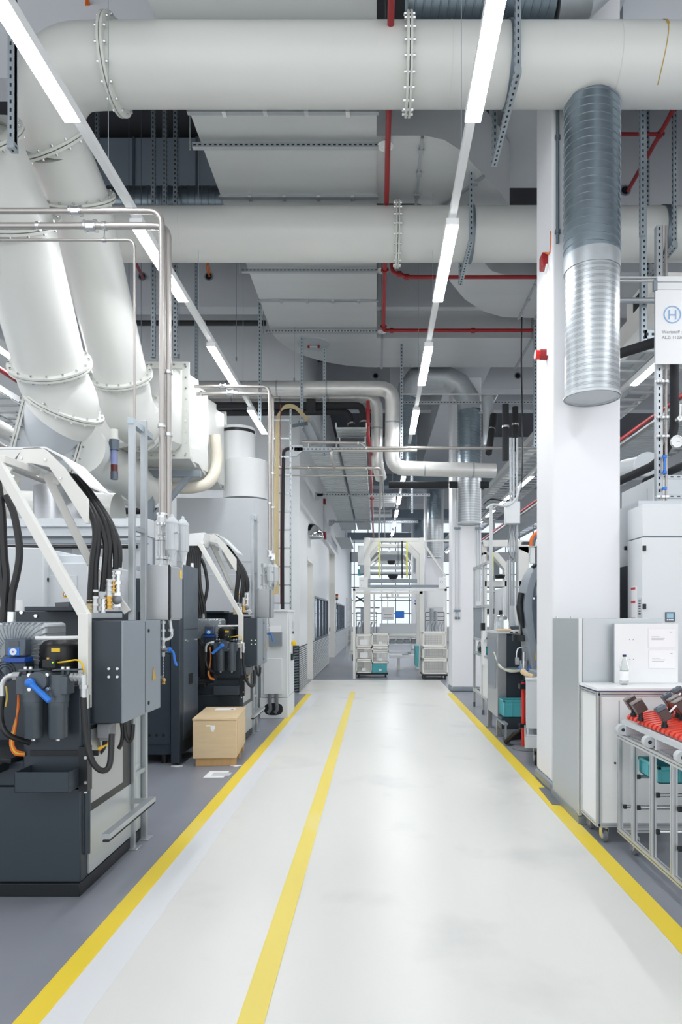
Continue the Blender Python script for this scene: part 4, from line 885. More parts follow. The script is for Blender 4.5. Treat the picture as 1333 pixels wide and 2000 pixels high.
# large hoses at left
for pts in ([(-6,930),(4,1000),(8,1080),(12,1130),(6,1200),(2,1240)], [(-8,985),(-2,1060),(2,1120),(8,1180),(4,1230)], [(12,968),(26,1000),(36,1050),(38,1085),(33,1120),(24,1160),(21,1200)]): hose('hose', [W(a_, c_, 4.1) for a_, c_ in pts], .021)
b = B(); b.cyl(W(23, 1195, 4.1), W(22, 1222, 4.1), .026, 16); part(t, 'hose_fitting', b, 'chrome')
# white A frame
def bar(b, p, q, w=.05): b.beam(p, q, w, w)
YFr = 3.96
b = B(); bar(b, W(166, 1383, YFr), W(166, 1198, YFr), .058); part(t, 'frame_post', b, 'cream', label='white frame post', bevel=.004)
b = B(); bar(b, W(166, 1203, YFr), W(-8, 898, YFr), .055); part(t, 'frame_brace', b, 'cream', bevel=.004)
b = B(); bar(b, W(90, 925, 4.5), W(178, 1102, 4.62), .05); bar(b, W(178, 1102, 4.62), W(250, 1196, 4.66), .05); part(t, 'frame_brace', b, 'cream', bevel=.004)
b = B(); bar(b, W(2, 896, 3.96), W(72, 922, 4.5), .045); bar(b, W(72, 922, 4.5), W(118, 944, 4.52), .04); part(t, 'frame_crossbar', b, 'cream', bevel=.004)
b = B(); bar(b, W(30, 928, 4.55), W(-14, 1010, 4.5), .09); part(t, 'hood_arm', b, 'cream', bevel=.004)
# hood: bent sheet with sides
def hoodpoly(b, pts, Y, dy): b.prism([W(px, py, Y) for px, py in pts], (0, dy, 0))
b = B(); hoodpoly(b, [(20,905),(45,874),(76,872),(92,880),(128,915),(136,928),(172,975),(172,1022),(166,1022),(118,945),(95,912),(62,905)], 4.3, .02)
part(t, 'hood_side', b, 'cream', bevel=.003)
b = B()
top = [(-40, 873), (44, 873), (88, 872), (120, 890), (176, 948)]
for (a_, c_) in zip(top, top[1:]):
    p, q = W(*a_, 4.3), W(*c_, 4.3); b.prism([p, q, q+V((0,0,-.012)), p+V((0,0,-.012))], (0, .34, 0))
part(t, 'hood_top', b, 'white', label='white bent hood sheet')
b = B(); b.prism([W(136, 930, 4.62), W(172, 975, 4.62), W(196, 1000, 4.62), W(196, 1022, 4.62), W(170, 1022, 4.62), W(136, 960, 4.62)], (0,.02,0)); part(t, 'hood_panel', b, 'cream'); b = B(); b.prism([W(-40, 878, 4.3), W(42, 878, 4.3), W(18, 925, 4.3), W(-40, 925, 4.3)], (0,.02,0)); part(t, 'hood_panel', b, 'cream')
for px, py in ((42, 895), (89, 898), (119, 934), (27, 930)):
    b = B(); screw(b, W(px, py, 4.298), (0,-1,0), .008); part(t, 'hood_screw', b, 'chrome')
# hose bundle on the right of the hood
ends = [(175, 1180), (186, 1165), (200, 1155), (212, 1130), (226, 1112), (232, 1108)]
mids = [((150,955),(176,1000),(186,1040),(180,1100)), ((155,955),(184,1005),(192,1050),(186,1110)), ((150,948),(190,1010),(206,1060),(204,1110)), ((158,950),(198,1010),(213,1055),(212,1100)), ((162,950),(206,1010),(222,1050),(226,1085)), ((168,952),(212,1015),(230,1060),(233,1085))]
for k, (e_, m_) in enumerate(zip(ends, mids)):
    pts = [W(128+k*4, 925+k, 4.42+k*.02)]+[W(a_, c_, 4.44+k*.02) for a_, c_ in m_]+[W(*e_, 4.45+k*.02)]; hose('hose', pts, .0215 if k % 2 else .019, n=6)
def stack(px, py0, py1, Y, r, m, name='hose_coupling'):
    b = B(); p, q = W(px, py0, Y), W(px, py1, Y); L = p.z-q.z; b.cyl(q, p, r*.8, 14)
    for f_ in (.0, .3, .62, .9): b.hexb(q+V((0,0,L*f_)), (0,0,1), r*1.15, L*.1)
    part(t, name, b, m, label='brass coupling' if m == 'brass' else None)
stack(175, 1172, 1197, 4.45, .02, 'beigec'); stack(186, 1152, 1197, 4.47, .026, 'alu'); stack(213, 1164, 1190, 4.5, .026, 'brass'); stack(213, 1133, 1164, 4.5, .022, 'alu'); stack(221, 1134, 1158, 4.56, .022, 'brass'); stack(221, 1108, 1134, 4.56, .02, 'alu'); stack(231, 1115, 1185, 4.56, .02, 'chrome'); stack(202, 1170, 1197, 4.46, .014, 'chrome')
b = B(); b.sphere(W(229, 1172, 4.55), .032, 14); part(t, 'ball_valve', b, 'grey')
b = B(); b.strut((X_(174, 4.0), 4.0, Z_(1202, 4.0)), (X_(272, 4.7), 4.35, Z_(1202, 4.0)-.0), .03, .03, pitch=.02, face=((0,-1,0),), slot=.012); part(t, 'perforated_rail', b, ['galv', 'slot'])
b = B(); b.beam((-1.525, 3.84, .355), (-1.525, 4.64, .355), .045, .03); b.beam((-1.525, 3.84, .33), (-1.525, 4.64, .33), .035, .012, 1); b.beam((-1.54, 4.62, .345), (-1.66, 4.62, .345), .025, .03); part(t, 'guard_rail', b, ['galv', 'slot'])
b = B()
for k in range(3): b.tube([(xr+.02, 4.1, .93+k*.012), (xr+.025, 4.66, .94+k*.012)], .004, 6)
for k in range(3): b.box(xr+.015, xr+.03, 4.2+k*.18, 4.21+k*.18, .92, .97)
part(t, 'conduit_lines', b, 'alu')
# control box
cb = B(); cb.box(-1.683, -1.5, 4.0, 4.7, .967, 1.567); part(t, 'control_box', cb, 'dark', label='dark blue-grey control box', bevel=.004)
CB = [o for o in SC.objects if o.name.startswith('control_box')][-1]
b = B(); b.box(-1.5, -1.488, 4.004, 4.696, .967, 1.567); CD = part(CB, 'box_door', b, 'mgrey', label='lighter metal door', bevel=.003)
b = B(); b.box(-1.4885, -1.4865, 4.385, 4.392, .975, 1.56); part(CB, 'door_seam', b, 'dark')
for z in (1.03, 1.5):
    b = B(); b.disc((-1.486, 4.45, z), (1,0,0), .012, 14, 0, .006); part(CB, 'quarter_lock', b, 'dark2')
b = B(); b.prism([(-1.4865, 4.52, 1.17), (-1.4865, 4.60, 1.175), (-1.4865, 4.545, 1.255)], (.002,0,0)); part(CB, 'warning_triangle', b, 'tape', label='yellow warning triangle')
b = B()
for px, py in ((213, 1306), (229.5, 1306), (213, 1322), (229.5, 1322)): screw(b, W(px, py, 3.999), (0,-1,0), .0085)
part(CB, 'screw', b, 'white')
UNIT = t
index_children()
UNIT2 = dup(UNIT, (0, 4.55, 0), 'second black hydraulic unit with blue valve handle, behind the wooden crate')
# the lever of the second unit points the other way
for c in SC.objects:
    if c.parent == UNIT2 and c.name.startswith('valve_lever'):
        me = c.data.copy(); c.data = me
        for v in me.vertices: v.co.x = -v.co.x
        me.flip_normals(); c.location.x -= .09

# anthracite cabinet left of the second unit
t = thing('machine_cabinet', 'tall anthracite cabinet between the nearest machine and the wooden crate', 'cabinet', (-2.6, 7.3, 0))
b = B(); b.box(-3.3, -2.1, 7.34, 8.02, .1, 2.0); part(t, 'body', b, 'dark', bevel=.006)
b = B(); b.box(-2.2, -2.1, 7.28, 7.36, .02, 2.0); part(t, 'corner_column', b, 'dark', bevel=.01)
for z0, z1 in ((.22, 1.18), (1.19, 1.98)):
    b = B(); b.box(-2.95, -2.21, 7.315, 7.34, z0, z1)
    if z0 < 1:
        for k in range(9): b.box(-2.9+k*.075, -2.872+k*.075, 7.312, 7.318, .3, .33, 1)
    d = part(t, 'door', b, ['dark', 'dark2'], bevel=.004)
    b = B(); b.cyl((-2.3, 7.315, z0+.72 if z0 < 1 else 1.7), (-2.3, 7.3, z0+.72 if z0 < 1 else 1.7), .018, 14); part(d, 'door_lock', b, 'chrome')
b = B(); b.box(-2.1, -2.094, 7.4, 8.0, 1.45, 2.15); b.box(-2.1, -2.094, 7.4, 8.0, .25, 1.44); part(t, 'side_panel', b, 'dgrey', label='sheet side panel with brushed sheen')
b = B(); b.box(-2.094, -2.088, 7.6, 7.75, .83, .95); part(t, 'grip_recess', b, 'dark2')
b = B(); [b.cyl((-2.1, y, 1.32), (-2.075, y, 1.32), .014, 10) for y in (7.5, 7.9)]; b.cyl((-2.12, 7.85, 2.15), (-2.12, 7.85, 2.2), .02, 10); part(t, 'side_knob', b, 'chrome')
for x in (-3.2, -2.3):
    for y in (7.4, 7.9): b = B(); b.cyl((x, y, 0), (x, y, .1), .03, 10); part(t, 'foot', b, 'dark2')
# second unit's hose curtain
t = thing('hose_bundle', 'curtain of black hoses hanging from the white hood behind the anthracite cabinet', 'hoses', (-2.25, 8.7, .9))
for k in range(7):
    b = B(); px = 368+k*3.6; b.tube(spline([W(px+4, 1066, 8.6), W(px, 1095, 8.6), W(px+1, 1140, 8.6), W(px+6+k*.8, 1200, 8.65), W(392+k*1.2, 1290, 8.7), W(394+k, 1350, 8.75)], 5), .022, 10); part(t, 'hose', b, 'rubber')
t = thing('machine_hood', 'white box hood above the black hose curtain of the second machine', 'hood', W(400, 1066, 8.9))
b = B(); b.prism([W(371, 1042, 8.55), W(400, 1040, 8.55), W(394, 1066, 8.55), W(362, 1066, 8.55)], (0,.35,0)); part(t, 'hood_box', b, 'white', bevel=.005)
b = B(); b.beam(W(366, 1068, 8.6), W(360, 1108, 8.6), .04, .05); b.beam(W(398, 1066, 8.6), W(384, 1112, 8.6), .03, .05) if False else None; part(t, 'hood_leg', b, 'white')
# housings
t = thing('machine_housing', 'light grey machine housing with small door and round warning sticker behind the nearest hydraulic unit', 'machine housing', (-3.6, 6.2, 0))
b = B(); b.prism([(-3.75, 6.0, 0), (X_(85, 6.2), 6.2, 0), (X_(85, 6.2), 7.4, 0), (-5.2, 7.4, 0), (-5.2, 5.2, 0)], (0,0,Z_(1068, 6.1))); part(t, 'side_body', b, 'lgrey', bevel=.01)
Yh = 6.3
b = B(); b.box(X_(86, Yh), X_(172, Yh), Yh, 7.4, 0, Z_(1099, Yh)); b.box(X_(90, Yh), X_(163, Yh), Yh+.2, 7.3, Z_(1099, Yh), Z_(1080, Yh)); part(t, 'front_body', b, 'lgrey', bevel=.01)
b = B(); b.box(X_(87, Yh), X_(151, Yh), Yh-.012, Yh, Z_(1215, Yh), Z_(1124, Yh)); dr = part(t, 'door', b, 'lgrey', bevel=.004)
b = B(); b.box(X_(91, Yh), X_(97, Yh), Yh-.03, Yh-.012, Z_(1136, Yh), Z_(1129, Yh)); part(dr, 'latch', b, 'dark2')
b = B(); b.box(X_(125, Yh), X_(137, Yh), Yh-.014, Yh-.012, Z_(1168, Yh), Z_(1154, Yh)); b.disc((X_(130, Yh), Yh-.016, Z_(1161, Yh)), (0,1,0), .022, 20, 1); b.disc((X_(130, Yh), Yh-.019, Z_(1161, Yh)), (0,1,0), .016, 20, 2); b.disc((X_(131, Yh), Yh-.021, Z_(1162, Yh)), (0,1,0), .007, 12, 3)
part(t, 'warning_sticker', b, ['yellow', 'dred', 'white', 'ink'])
b = B(); b.box(X_(34, 6.0), X_(42, 6.0), 5.98, 6.02, Z_(1192, 6.0), Z_(1172, 6.0)); part(t, 'instruction_sticker', b, 'paper')
t = thing('basket', 'small grey wire basket on the black lid behind the nearest machine', 'basket', W(121, 1186, 4.8)); b = B(); p = W(121, 1188, 4.8)
vs = [(p.x-.05, p.y, p.z+.04), (p.x+.055, p.y, p.z+.045), (p.x+.04, p.y, p.z), (p.x-.045, p.y, p.z)]; b.prism(vs, (0,.1,0)); part(t, 'wire_body', b, 'rubberg')
# rail beam and machine behind
t = thing('machine_gantry', 'long pale horizontal machine beam behind the hoses at the left', 'machine beam', (-4, 8.0, 2.3))
b = B(); b.box(-6, -2.7, 8.05, 8.3, Z_(1047, 8.05), Z_(1012, 8.05)); b.box(-6, -2.7, 8.0, 8.06, Z_(1030, 8.05), Z_(1026, 8.05)); part(t, 'beam', b, 'lgrey', bevel=.006)
b = B(); b.box(-6, -2.75, 7.98, 8.03, Z_(1062, 8.05), Z_(1056, 8.05)); b.tube([(-6, 8.0, Z_(1068, 8.0)), (-2.8, 8.0, Z_(1068, 8.0))], .02, 8, 1); part(t, 'cable_rail', b, ['mgrey', 'rubber'])
for x in (-5.5, -2.8): b = B(); b.box(x-.08, x+.08, 8.08, 8.28, 0, Z_(1047, 8.05)); part(t, 'support_leg', b, 'lgrey')
t = thing('metal_drum', 'brushed silver cylinder on the pale beam behind the white A-frame', 'cylinder', (X_(116, 8.6), 8.9, 2.7))
b = B(); x = X_(116, 8.9); z = Z_(1034, 8.9); b.lathe((x, 8.9, z-.1), (0,0,1), [(.001,0),(.31,0),(.31,.63),(.305,.64),(.001,.64)], 40); part(t, 'drum', b, 'brush')
b = B(); b.ring((x, 8.9, z), (0,0,1), .31, .32, .025, 40, 0); b.box(x-.04, x-.01, 8.56, 8.6, z-.02, z+.06, 1); part(t, 'black_band', b, ['dark2', 'beigec'])
b = B(); b.box(x-.35, x+.35, 8.55, 9.2, z-.25, z-.1); b.box(x-.3, x+.3, 8.6, 9.15, 0, z-.25); part(t, 'stand', b, 'lgrey')
b = B(); b.tube([(-5.6, 9.5, 3.05), (-3.6, 9.5, 3.0)], .3, 24); solo('white_duct', b, 'pvc', 'horizontal white duct right behind the white A-frame, above the silver drum', 'duct')

# tall light-grey machine behind unit 2 with white tank
t = thing('process_machine', 'tall grey machine body topped by two stacked white cylinders, behind the second hydraulic unit', 'machine', (-2.6, 11, 0))
Ym = 10.9
b = B(); b.box(X_(345, Ym), X_(497, Ym), Ym, Ym+1.0, .3, Z_(972, Ym)); b.prism([(X_(497, Ym), Ym, .3), (X_(497, Ym)+.25, Ym+.35, .3), (X_(497, Ym)+.25, Ym+1.0, .3), (X_(497, Ym), Ym+1, .3)], (0,0,Z_(972, Ym)-.3)); part(t, 'body', b, 'lgrey', bevel=.006)
b = B(); b.box(X_(345, Ym), X_(497, Ym), Ym-.006, Ym, Z_(1122, Ym)-.004, Z_(1122, Ym)+.004); b.box(X_(345, Ym), X_(497, Ym), Ym-.006, Ym, Z_(1097, Ym)-.002, Z_(1097, Ym)+.002, 1); part(t, 'panel_joint', b, ['white', 'mgrey'])
b = B(); b.box(X_(392, Ym-.02), X_(495, Ym), Ym-.03, Ym, .3, Z_(1196, Ym)); part(t, 'dark_base', b, 'dark')
b = B(); b.lathe((X_(480, 11.4), 11.4, Z_(976, 11.4)), (0,0,1), [(.001,0),(.37,0),(.37,.62),(.36,.63),(.001,.63)], 40); part(t, 'lower_cylinder', b, 'white')
b = B(); b.lathe((X_(465, 11.4), 11.4, Z_(908, 11.4)), (0,0,1), [(.001,0),(.285,0),(.285,.53),(.287,.531),(.287,.575),(.285,.576),(.285,.6),(.001,.6)], 40); part(t, 'upper_cylinder', b, 'white')
b = B(); b.ring((X_(465, 11.4), 11.4, Z_(908, 11.4)+.53), (0,0,1), .28, .2885, .05, 40, 0); part(t, 'black_band', b, 'dark2')
for z in (.15,): b = B(); b.box(X_(345, Ym)+.05, -1.95, Ym+.05, Ym+.9, 0, .3); part(t, 'base_frame', b, 'mgrey')
b = B(); b.box(X_(463, 10.85), X_(473, 10.85), Ym-.012, Ym-.006, Z_(1170, 10.85), Z_(1158, 10.85)); b.disc((X_(468, 10.85), Ym-.015, Z_(1164, 10.85)), (0,1,0), .03, 20, 1); b.disc((X_(468, 10.85), Ym-.018, Z_(1164, 10.85)), (0,1,0), .02, 20, 2); b.disc((X_(469, 10.85), Ym-.02, Z_(1164, 10.85)), (0,1,0), .008, 12, 3); part(t, 'warning_sticker', b, ['yellow', 'dred', 'white', 'ink'])

# white control cabinet by the lane
t = thing('control_cabinet', 'white upright control cabinet with yellow knob standing on the left yellow line', 'cabinet', (-1.6, 10.6, 0))
b = B(); b.box(-1.80, -1.385, 10.6, 11.45, .33, 1.66); part(t, 'body', b, 'cab', bevel=.006)
b = B(); b.box(-1.81, -1.38, 10.59, 11.46, 0, .32); part(t, 'plinth', b, 'cab', bevel=.006)
b = B(); b.box(-1.83, -1.37, 10.58, 11.47, 1.66, 1.69); part(t, 'top_plate', b, 'white')
b = B(); b.box(X_(516, 10.58), X_(551, 10.58), 10.56, 10.6, Z_(1355, 10.6), Z_(1286, 10.6)); part(t, 'cover_plate', b, 'cab', bevel=.004)
b = B(); out = []
cxo, czo = X_(534.5, 10.59), Z_(1385, 10.59)
for k in range(28):
    g_ = 2*PI*k/28; out.append((cxo+.145*math.copysign(abs(math.cos(g_))**.8, math.cos(g_)), 10.586, czo+.095*math.copysign(abs(math.sin(g_))**.7, math.sin(g_))))
b.prism(out, (0,.006,0)); part(t, 'cable_opening', b, 'dark2')
for px in (527.5, 540.5):
    b = B(); b.tube(spline([W(px, 1355, 10.56), W(px, 1372, 10.56), W(px+1, 1385, 10.57), W(px-3, 1392, 10.58)], 4), .028, 10); part(t, 'supply_cable', b, 'rubberg')
b = B(); b.box(-1.384, -1.377, 10.75, 11.4, .36, 1.62); d = part(t, 'door', b, 'cab', bevel=.003)
b = B(); b.tube([(-1.37, 11.0, .92), (-1.345, 11.05, .95), (-1.345, 11.05, 1.12)], .012, 8); b.box(-1.377, -1.345, 10.95, 11.1, .88, .98); part(d, 'lever_handle', b, 'dark2')
b = B(); b.sphere((-1.34, 11.05, 1.15), .045, 14); part(d, 'yellow_knob', b, 'yellow')
b = B(); b.box(-1.377, -1.374, 10.85, 11.0, 1.0, 1.3); b.box(-1.377, -1.374, 11.1, 11.3, 1.38, 1.5, 1); b.box(-1.377, -1.365, 11.18, 11.25, 1.3, 1.34, 2); part(d, 'label_plate', b, ['paper', 'alu', 'dark2'])
b = B(); b.box(X_(525, 10.5), X_(550, 10.5), 10.53, 10.6, Z_(1262, 10.5), Z_(1235, 10.5)); part(t, 'document_holder', b, 'mgrey')
b = B(); b.box(X_(527, 10.5), X_(547, 10.5), 10.54, 10.58, Z_(1238, 10.5), Z_(1222, 10.5)); part(t, 'papers', b, 'paper')

# wooden crate on skids
cr = thing('wooden_crate', 'plywood crate on wooden skids standing on the grey floor beside the yellow line', 'crate', (-1.78, 7.7, 0))
cr.rotation_euler = (0,0,0)
ca, sa = math.cos(math.radians(5)), math.sin(math.radians(5))
def rot(x, y): x, y = x+1.75, y-7.7; return (-1.75+x*ca-y*sa, 7.7+x*sa+y*ca)
def rbox(b, x0, x1, y0, y1, z0, z1, mi=0):
    o = len(b.v); b.box(x0, x1, y0, y1, z0, z1, mi)
    for i in range(o, len(b.v)): x, y = rot(b.v[i][0], b.v[i][1]); b.v[i] = (x, y, b.v[i][2])
b = B(); rbox(b, -1.985, -1.53, 7.23, 8.15, .085, .485); part(cr, 'box', b, 'wood', bevel=.003)
b = B(); rbox(b, -1.99, -1.525, 7.225, 8.155, .487, .51); part(cr, 'lid', b, 'wood', bevel=.003)
for y in (7.25, 7.62, 8.0): b = B(); rbox(b, -1.96, -1.54, y, y+.1, 0, .084); part(cr, 'skid', b, 'wood2', bevel=.003)
b = B(); rbox(b, -1.8, -1.755, 7.227, 7.229, .39, .435); rbox(b, -1.85, -1.8, 7.227, 7.229, .425, .44); rbox(b, -1.79, -1.765, 7.227, 7.229, .37, .39); part(cr, 'torn_label', b, 'paper')
b = B(); rbox(b, -1.529, -1.5275, 7.32, 7.33, .1, .48); part(cr, 'orange_band', b, 'orange')
b = B(); rbox(b, -1.85, -1.62, 7.85, 8.02, .5105, .5115); rbox(b, -1.67, -1.64, 7.88, 7.95, .5115, .512, 1); part(cr, 'lid_label', b, ['paper', 'signred'])
# ------------------------------------------------------------------ guard panel, cabinet trolley, cart
t = thing('guard_panel', 'tall light grey sheet metal guard wrapped round the foot of the near white pillar', 'guard panel', (1.8, 5.5, 0))
b = B(); b.box(1.553, 1.585, 5.23, 6.02, .0, 1.577); part(t, 'side_panel', b, 'alugrey', bevel=.004)
b = B(); b.box(1.556, 2.19, 5.23, 5.26, .0, 1.577); part(t, 'front_panel', b, 'alugrey', bevel=.004)
b = B(); b.box(1.545, 1.575, 5.215, 5.245, .06, 1.58); part(t, 'corner_edge', b, 'alu', bevel=.003)
b = B(); b.box(1.545, 1.6, 5.215, 6.03, 0, .07); part(t, 'floor_rail', b, 'mgrey')
b = B()
for y in (5.5, 5.95): b.cyl((1.575, y, 1.577), (1.575, y, 1.59), .01, 8)
part(t, 'screw', b, 'chrome')
struct('trim_30', (lambda b: (b.prism([(1.48, 5.75, 0), (1.6, 5.7, 0), (1.6, 6.3, 0), (1.5, 6.3, 0)], (0,0,.012)), b)[1])(B()), 'rubberg')

def profile(b, p, q, w=.03, d=.03, mi=0, g=1):
    """aluminium T-slot profile: a beam with a dark groove on each side"""
    p, q = V(p), V(q); ax = (q-p).normalized(); up = V((0,0,1)) if abs(ax.z) < .9 else V((0,1,0)); b.beam(p, q, w, d, mi, up=up)
    a = ax.cross(up).normalized(); c = a.cross(ax).normalized()
    for n_, o_, wd in ((a, w, c), (-a, w, c), (c, d, a), (-c, d, a)):
        m_ = n_*(o_/2+.0004); e = wd*.0024; b.add([p+m_-e, q+m_-e, q+m_+e, p+m_+e], [(0,1,2,3)], g)
PR = ['alu', 'dgrey']
def caster(par, x, y, r=.045, h=.11, m='rubberg', ang=0, name='caster_wheel'):
    b = B(); b.lathe((x-.016, y, r), (1,0,0), [(.001,0),(r,.004),(r,.028),(.001,.032)], 20, 0); b.lathe((x-.018, y, r), (1,0,0), [(.001,0),(r*.55,0),(r*.55,.036),(.001,.036)], 16, 1)
    b.box(x-.024, x-.019, y-.02, y+.035, r*.6, h-.01, 2); b.box(x+.019, x+.024, y-.02, y+.035, r*.6, h-.01, 2); b.box(x-.03, x+.03, y-.01, y+.05, h-.012, h, 2); part(par, name, b, [m, 'lgrey', 'chrome'])
CY0, CY1, CX0, CX1 = 4.8, 5.19, 1.552, 2.75
t = thing('trolley_cabinet', 'white panelled aluminium-frame cabinet on casters with a white worktop, right of the guard panel', 'cabinet', (2.1, 5.0, 0))
for (x, y) in ((CX0+.015, CY0+.015), (CX0+.015, CY1-.015), (CX1-.015, CY0+.015), (CX1-.015, CY1-.015)):
    b = B(); profile(b, (x, y, .11), (x, y, 1.06)); part(t, 'frame_post', b, PR)
for z in (.125, 1.045):
    b = B(); profile(b, (CX0+.03, CY0+.015, z), (CX1-.03, CY0+.015, z)); profile(b, (CX0+.015, CY0+.03, z), (CX0+.015, CY1-.03, z)); profile(b, (CX1-.015, CY0+.03, z), (CX1-.015, CY1-.03, z)); part(t, 'frame_rail', b, PR)
b = B(); b.box(CX0+.03, CX1-.03, CY0+.01, CY0+.014, .14, 1.03); part(t, 'front_panel', b, 'white'); b = B(); b.box(CX0+.008, CX0+.012, CY0+.03, CY1-.03, .14, 1.03); part(t, 'side_panel', b, 'white')
b = B(); b.box(CX0-.003, CX1+.02, CY0-.004, CY1+.02, 1.064, 1.088, 0); b.box(CX0-.004, CX1+.021, CY0-.005, CY1+.021, 1.064, 1.070, 1); part(t, 'worktop', b, ['white', 'navy'], label='white worktop with dark blue edge')
b = B()
for x in (CX0+.02,):
    for z in (1.045, .125):
        b.disc((x-.005, CY0-.001, z), (0,1,0), .009, 10, 0); 
b.disc((X_(1203, CY0), CY0+.008, Z_(1491, CY0)), (0,1,0), .008, 12, 0); b.box(X_(1210.5, CY0), X_(1211.5, CY0), CY0+.008, CY0+.01, .14, 1.0, 0); part(t, 'door_lock', b, 'slot')
for (x, y) in ((CX0+.06, CY0+.03), (CX0+.06, CY1-.06), (CX1-.08, CY0+.03), (CX1-.08, CY1-.06)): caster(t, x, y)
YB_ = 5.16
t = thing('notice_board', 'white upright board with two pinned sheets standing on the worktop', 'board', (2.03, YB_, 1.09))
b = B(); b.box(X_(1200, YB_), X_(1325.5, YB_), YB_, YB_+.02, 1.089, Z_(1218, YB_)); part(t, 'panel', b, 'white', bevel=.002)
b = B(); b.box(X_(1199, YB_), X_(1200.6, YB_), YB_-.003, YB_+.02, 1.089, Z_(1218, YB_)); part(t, 'edge_strip', b, 'mgrey')
b = B()
for px, py in ((1230.5, 1249.5), (1237.5, 1249.5), (1231, 1287.5), (1238, 1287.5)): b.disc((X_(px, YB_), YB_-.001, Z_(py, YB_)), (0,1,0), .0035, 8)
part(t, 'screw', b, 'mgrey')
for i, (x0, x1, y0, y1, l) in enumerate(((1267, 1319, 1228, 1265, 'upper paper sheet pinned on the white board'), (1268, 1320, 1270, 1305, 'lower paper sheet pinned on the white board'))):
    s = thing('paper_sheet', l, 'paper', (X_(x0, YB_), YB_-.003, Z_(y1, YB_)))
    b = B(); b.box(X_(x0, YB_), X_(x1, YB_), YB_-.004, YB_-.0015, Z_(y1, YB_), Z_(y0, YB_)); part(s, 'sheet', b, 'paper')
    b = B(); b.box(X_(x0, YB_)-.001, X_(x1, YB_)+.001, YB_-.0015, YB_-.0005, Z_(y1, YB_)-.002, Z_(y0, YB_)+.001); part(s, 'sheet_edge', b, 'lgrey')
    b = B()
    for k, w in enumerate((.06, .1, .09)): b.box(X_(x0+6, YB_), X_(x0+6, YB_)+w, YB_-.0045, YB_-.004, Z_(y0+16+k*3, YB_), Z_(y0+16+k*3, YB_)+.0025)
    b.box(X_(x1-10, YB_), X_(x1-6, YB_), YB_-.0045, YB_-.004, Z_(y0+7, YB_), Z_(y0+7, YB_)+.004); part(s, 'text_lines', b, 'inkg')
Yb = 5.06; x = X_(1220.5, Yb)
t = thing('glass_bottle', 'clear glass bottle with dark blue cap standing on the white worktop', 'bottle', (x, Yb, 1.088))
b = B(); b.lathe((x, Yb, 1.0885), (0,0,1), [(.001,0),(.030,0),(.033,.006),(.033,.12),(.030,.145),(.016,.185),(.0125,.2),(.0125,.215),(.0105,.215),(.0105,.2),(.014,.185),(.027,.145),(.030,.12),(.030,.01),(.001,.008)], 28); part(t, 'glass_body', b, 'glass')
b = B(); b.lathe((x, Yb, 1.0885), (0,0,1), [(.0335,.03),(.0338,.03),(.0338,.1),(.0335,.1)], 28); part(t, 'label', b, 'paper')
b = B(); b.lathe((x, Yb, 1.0885), (0,0,1), [(.001,.205),(.014,.205),(.014,.221),(.001,.221)], 20); part(t, 'cap', b, 'navy')

# aluminium cart with tray of parts
KX0, KX1, KY0, KY1, KB, KT = 1.67, 2.55, 3.05, 4.69, .13, .775
t = thing('aluminium_cart', 'open aluminium-profile cart on casters carrying the red part holders at the right edge', 'cart', (2.1, 3.9, 0))
side = [4.675, 4.42, 4.12, 3.83, 3.55, 3.27, 3.065]
for x in (KX0, KX1):
    for y in side:
        b = B(); profile(b, (x, y, KB+.015), (x, y, KT-.015)); part(t, 'frame_post', b, PR)
for z in (KB, KT):
    b = B()
    for x in (KX0, KX1): profile(b, (x, KY0, z), (x, KY1, z), .032, .032)
    for y in (KY0, KY1-.015): profile(b, (KX0, y, z), (KX1, y, z))
    part(t, 'frame_rail', b, PR)
b = B()
for y, zz in ((4.4, (.36, .56)), (4.1, (.3, .52)), (3.8, (.3, .52)), (4.64, (.3,)), (3.5, (.3,.52))):
    for z in zz: b.cyl((KX0+.02, y, z), (KX1-.02, y, z), .011, 10, 0); b.cyl((KX0+.012, y, z), (KX0+.03, y, z), .016, 8, 1)
part(t, 'cross_tube', b, ['chrome', 'slot'])
for (x, y) in ((KX0+.06, KY1-.12), (KX1-.06, KY1-.12), (KX0+.06, KY0+.1), (KX1-.06, KY0+.1)): caster(t, x, y, .05, KB-.015)
# tray
b = B(); b.box(KX0+.02, KX1+.1, KY0+.02, KY1-.03, KT+.02, KT+.028); part(t, 'acrylic_tray', b, 'acryl', label='clear acrylic tray')
b = B()
def tz(x): return KT+.105+(x-KX0)*.16
for k, (x, h) in enumerate(((KX0+.01, 0), (KX0+.33, 0), (KX0+.36, 0), (KX0+.68, 0))): b.box(x-.012, x+.012, KY0+.02, KY1-.05, tz(x)-.02, tz(x)+.012)
for y in (KY1-.12, KY1-.62, KY1-1.12): b.prism([(KX0, y, KT+.02), (KX0, y, tz(KX0)-.02), (KX1, y, tz(KX1)-.02), (KX1, y, KT+.02)], (0,.02,0))
part(t, 'tray_support', b, 'lgrey')
for y in (KY1-.1, KY1-.55, KY1-1.0):
    b = B(); b.lathe((KX0-.01, y, KT+.055), (0,1,0), [(.001,0),(.035,0),(.035,.05),(.001,.05)], 16); b.lathe((KX0-.01, y-.001, KT+.055), (0,1,0), [(.001,0),(.012,0),(.012,.01)], 10, 1); part(t, 'end_bearing', b, ['lgrey', 'slot'])
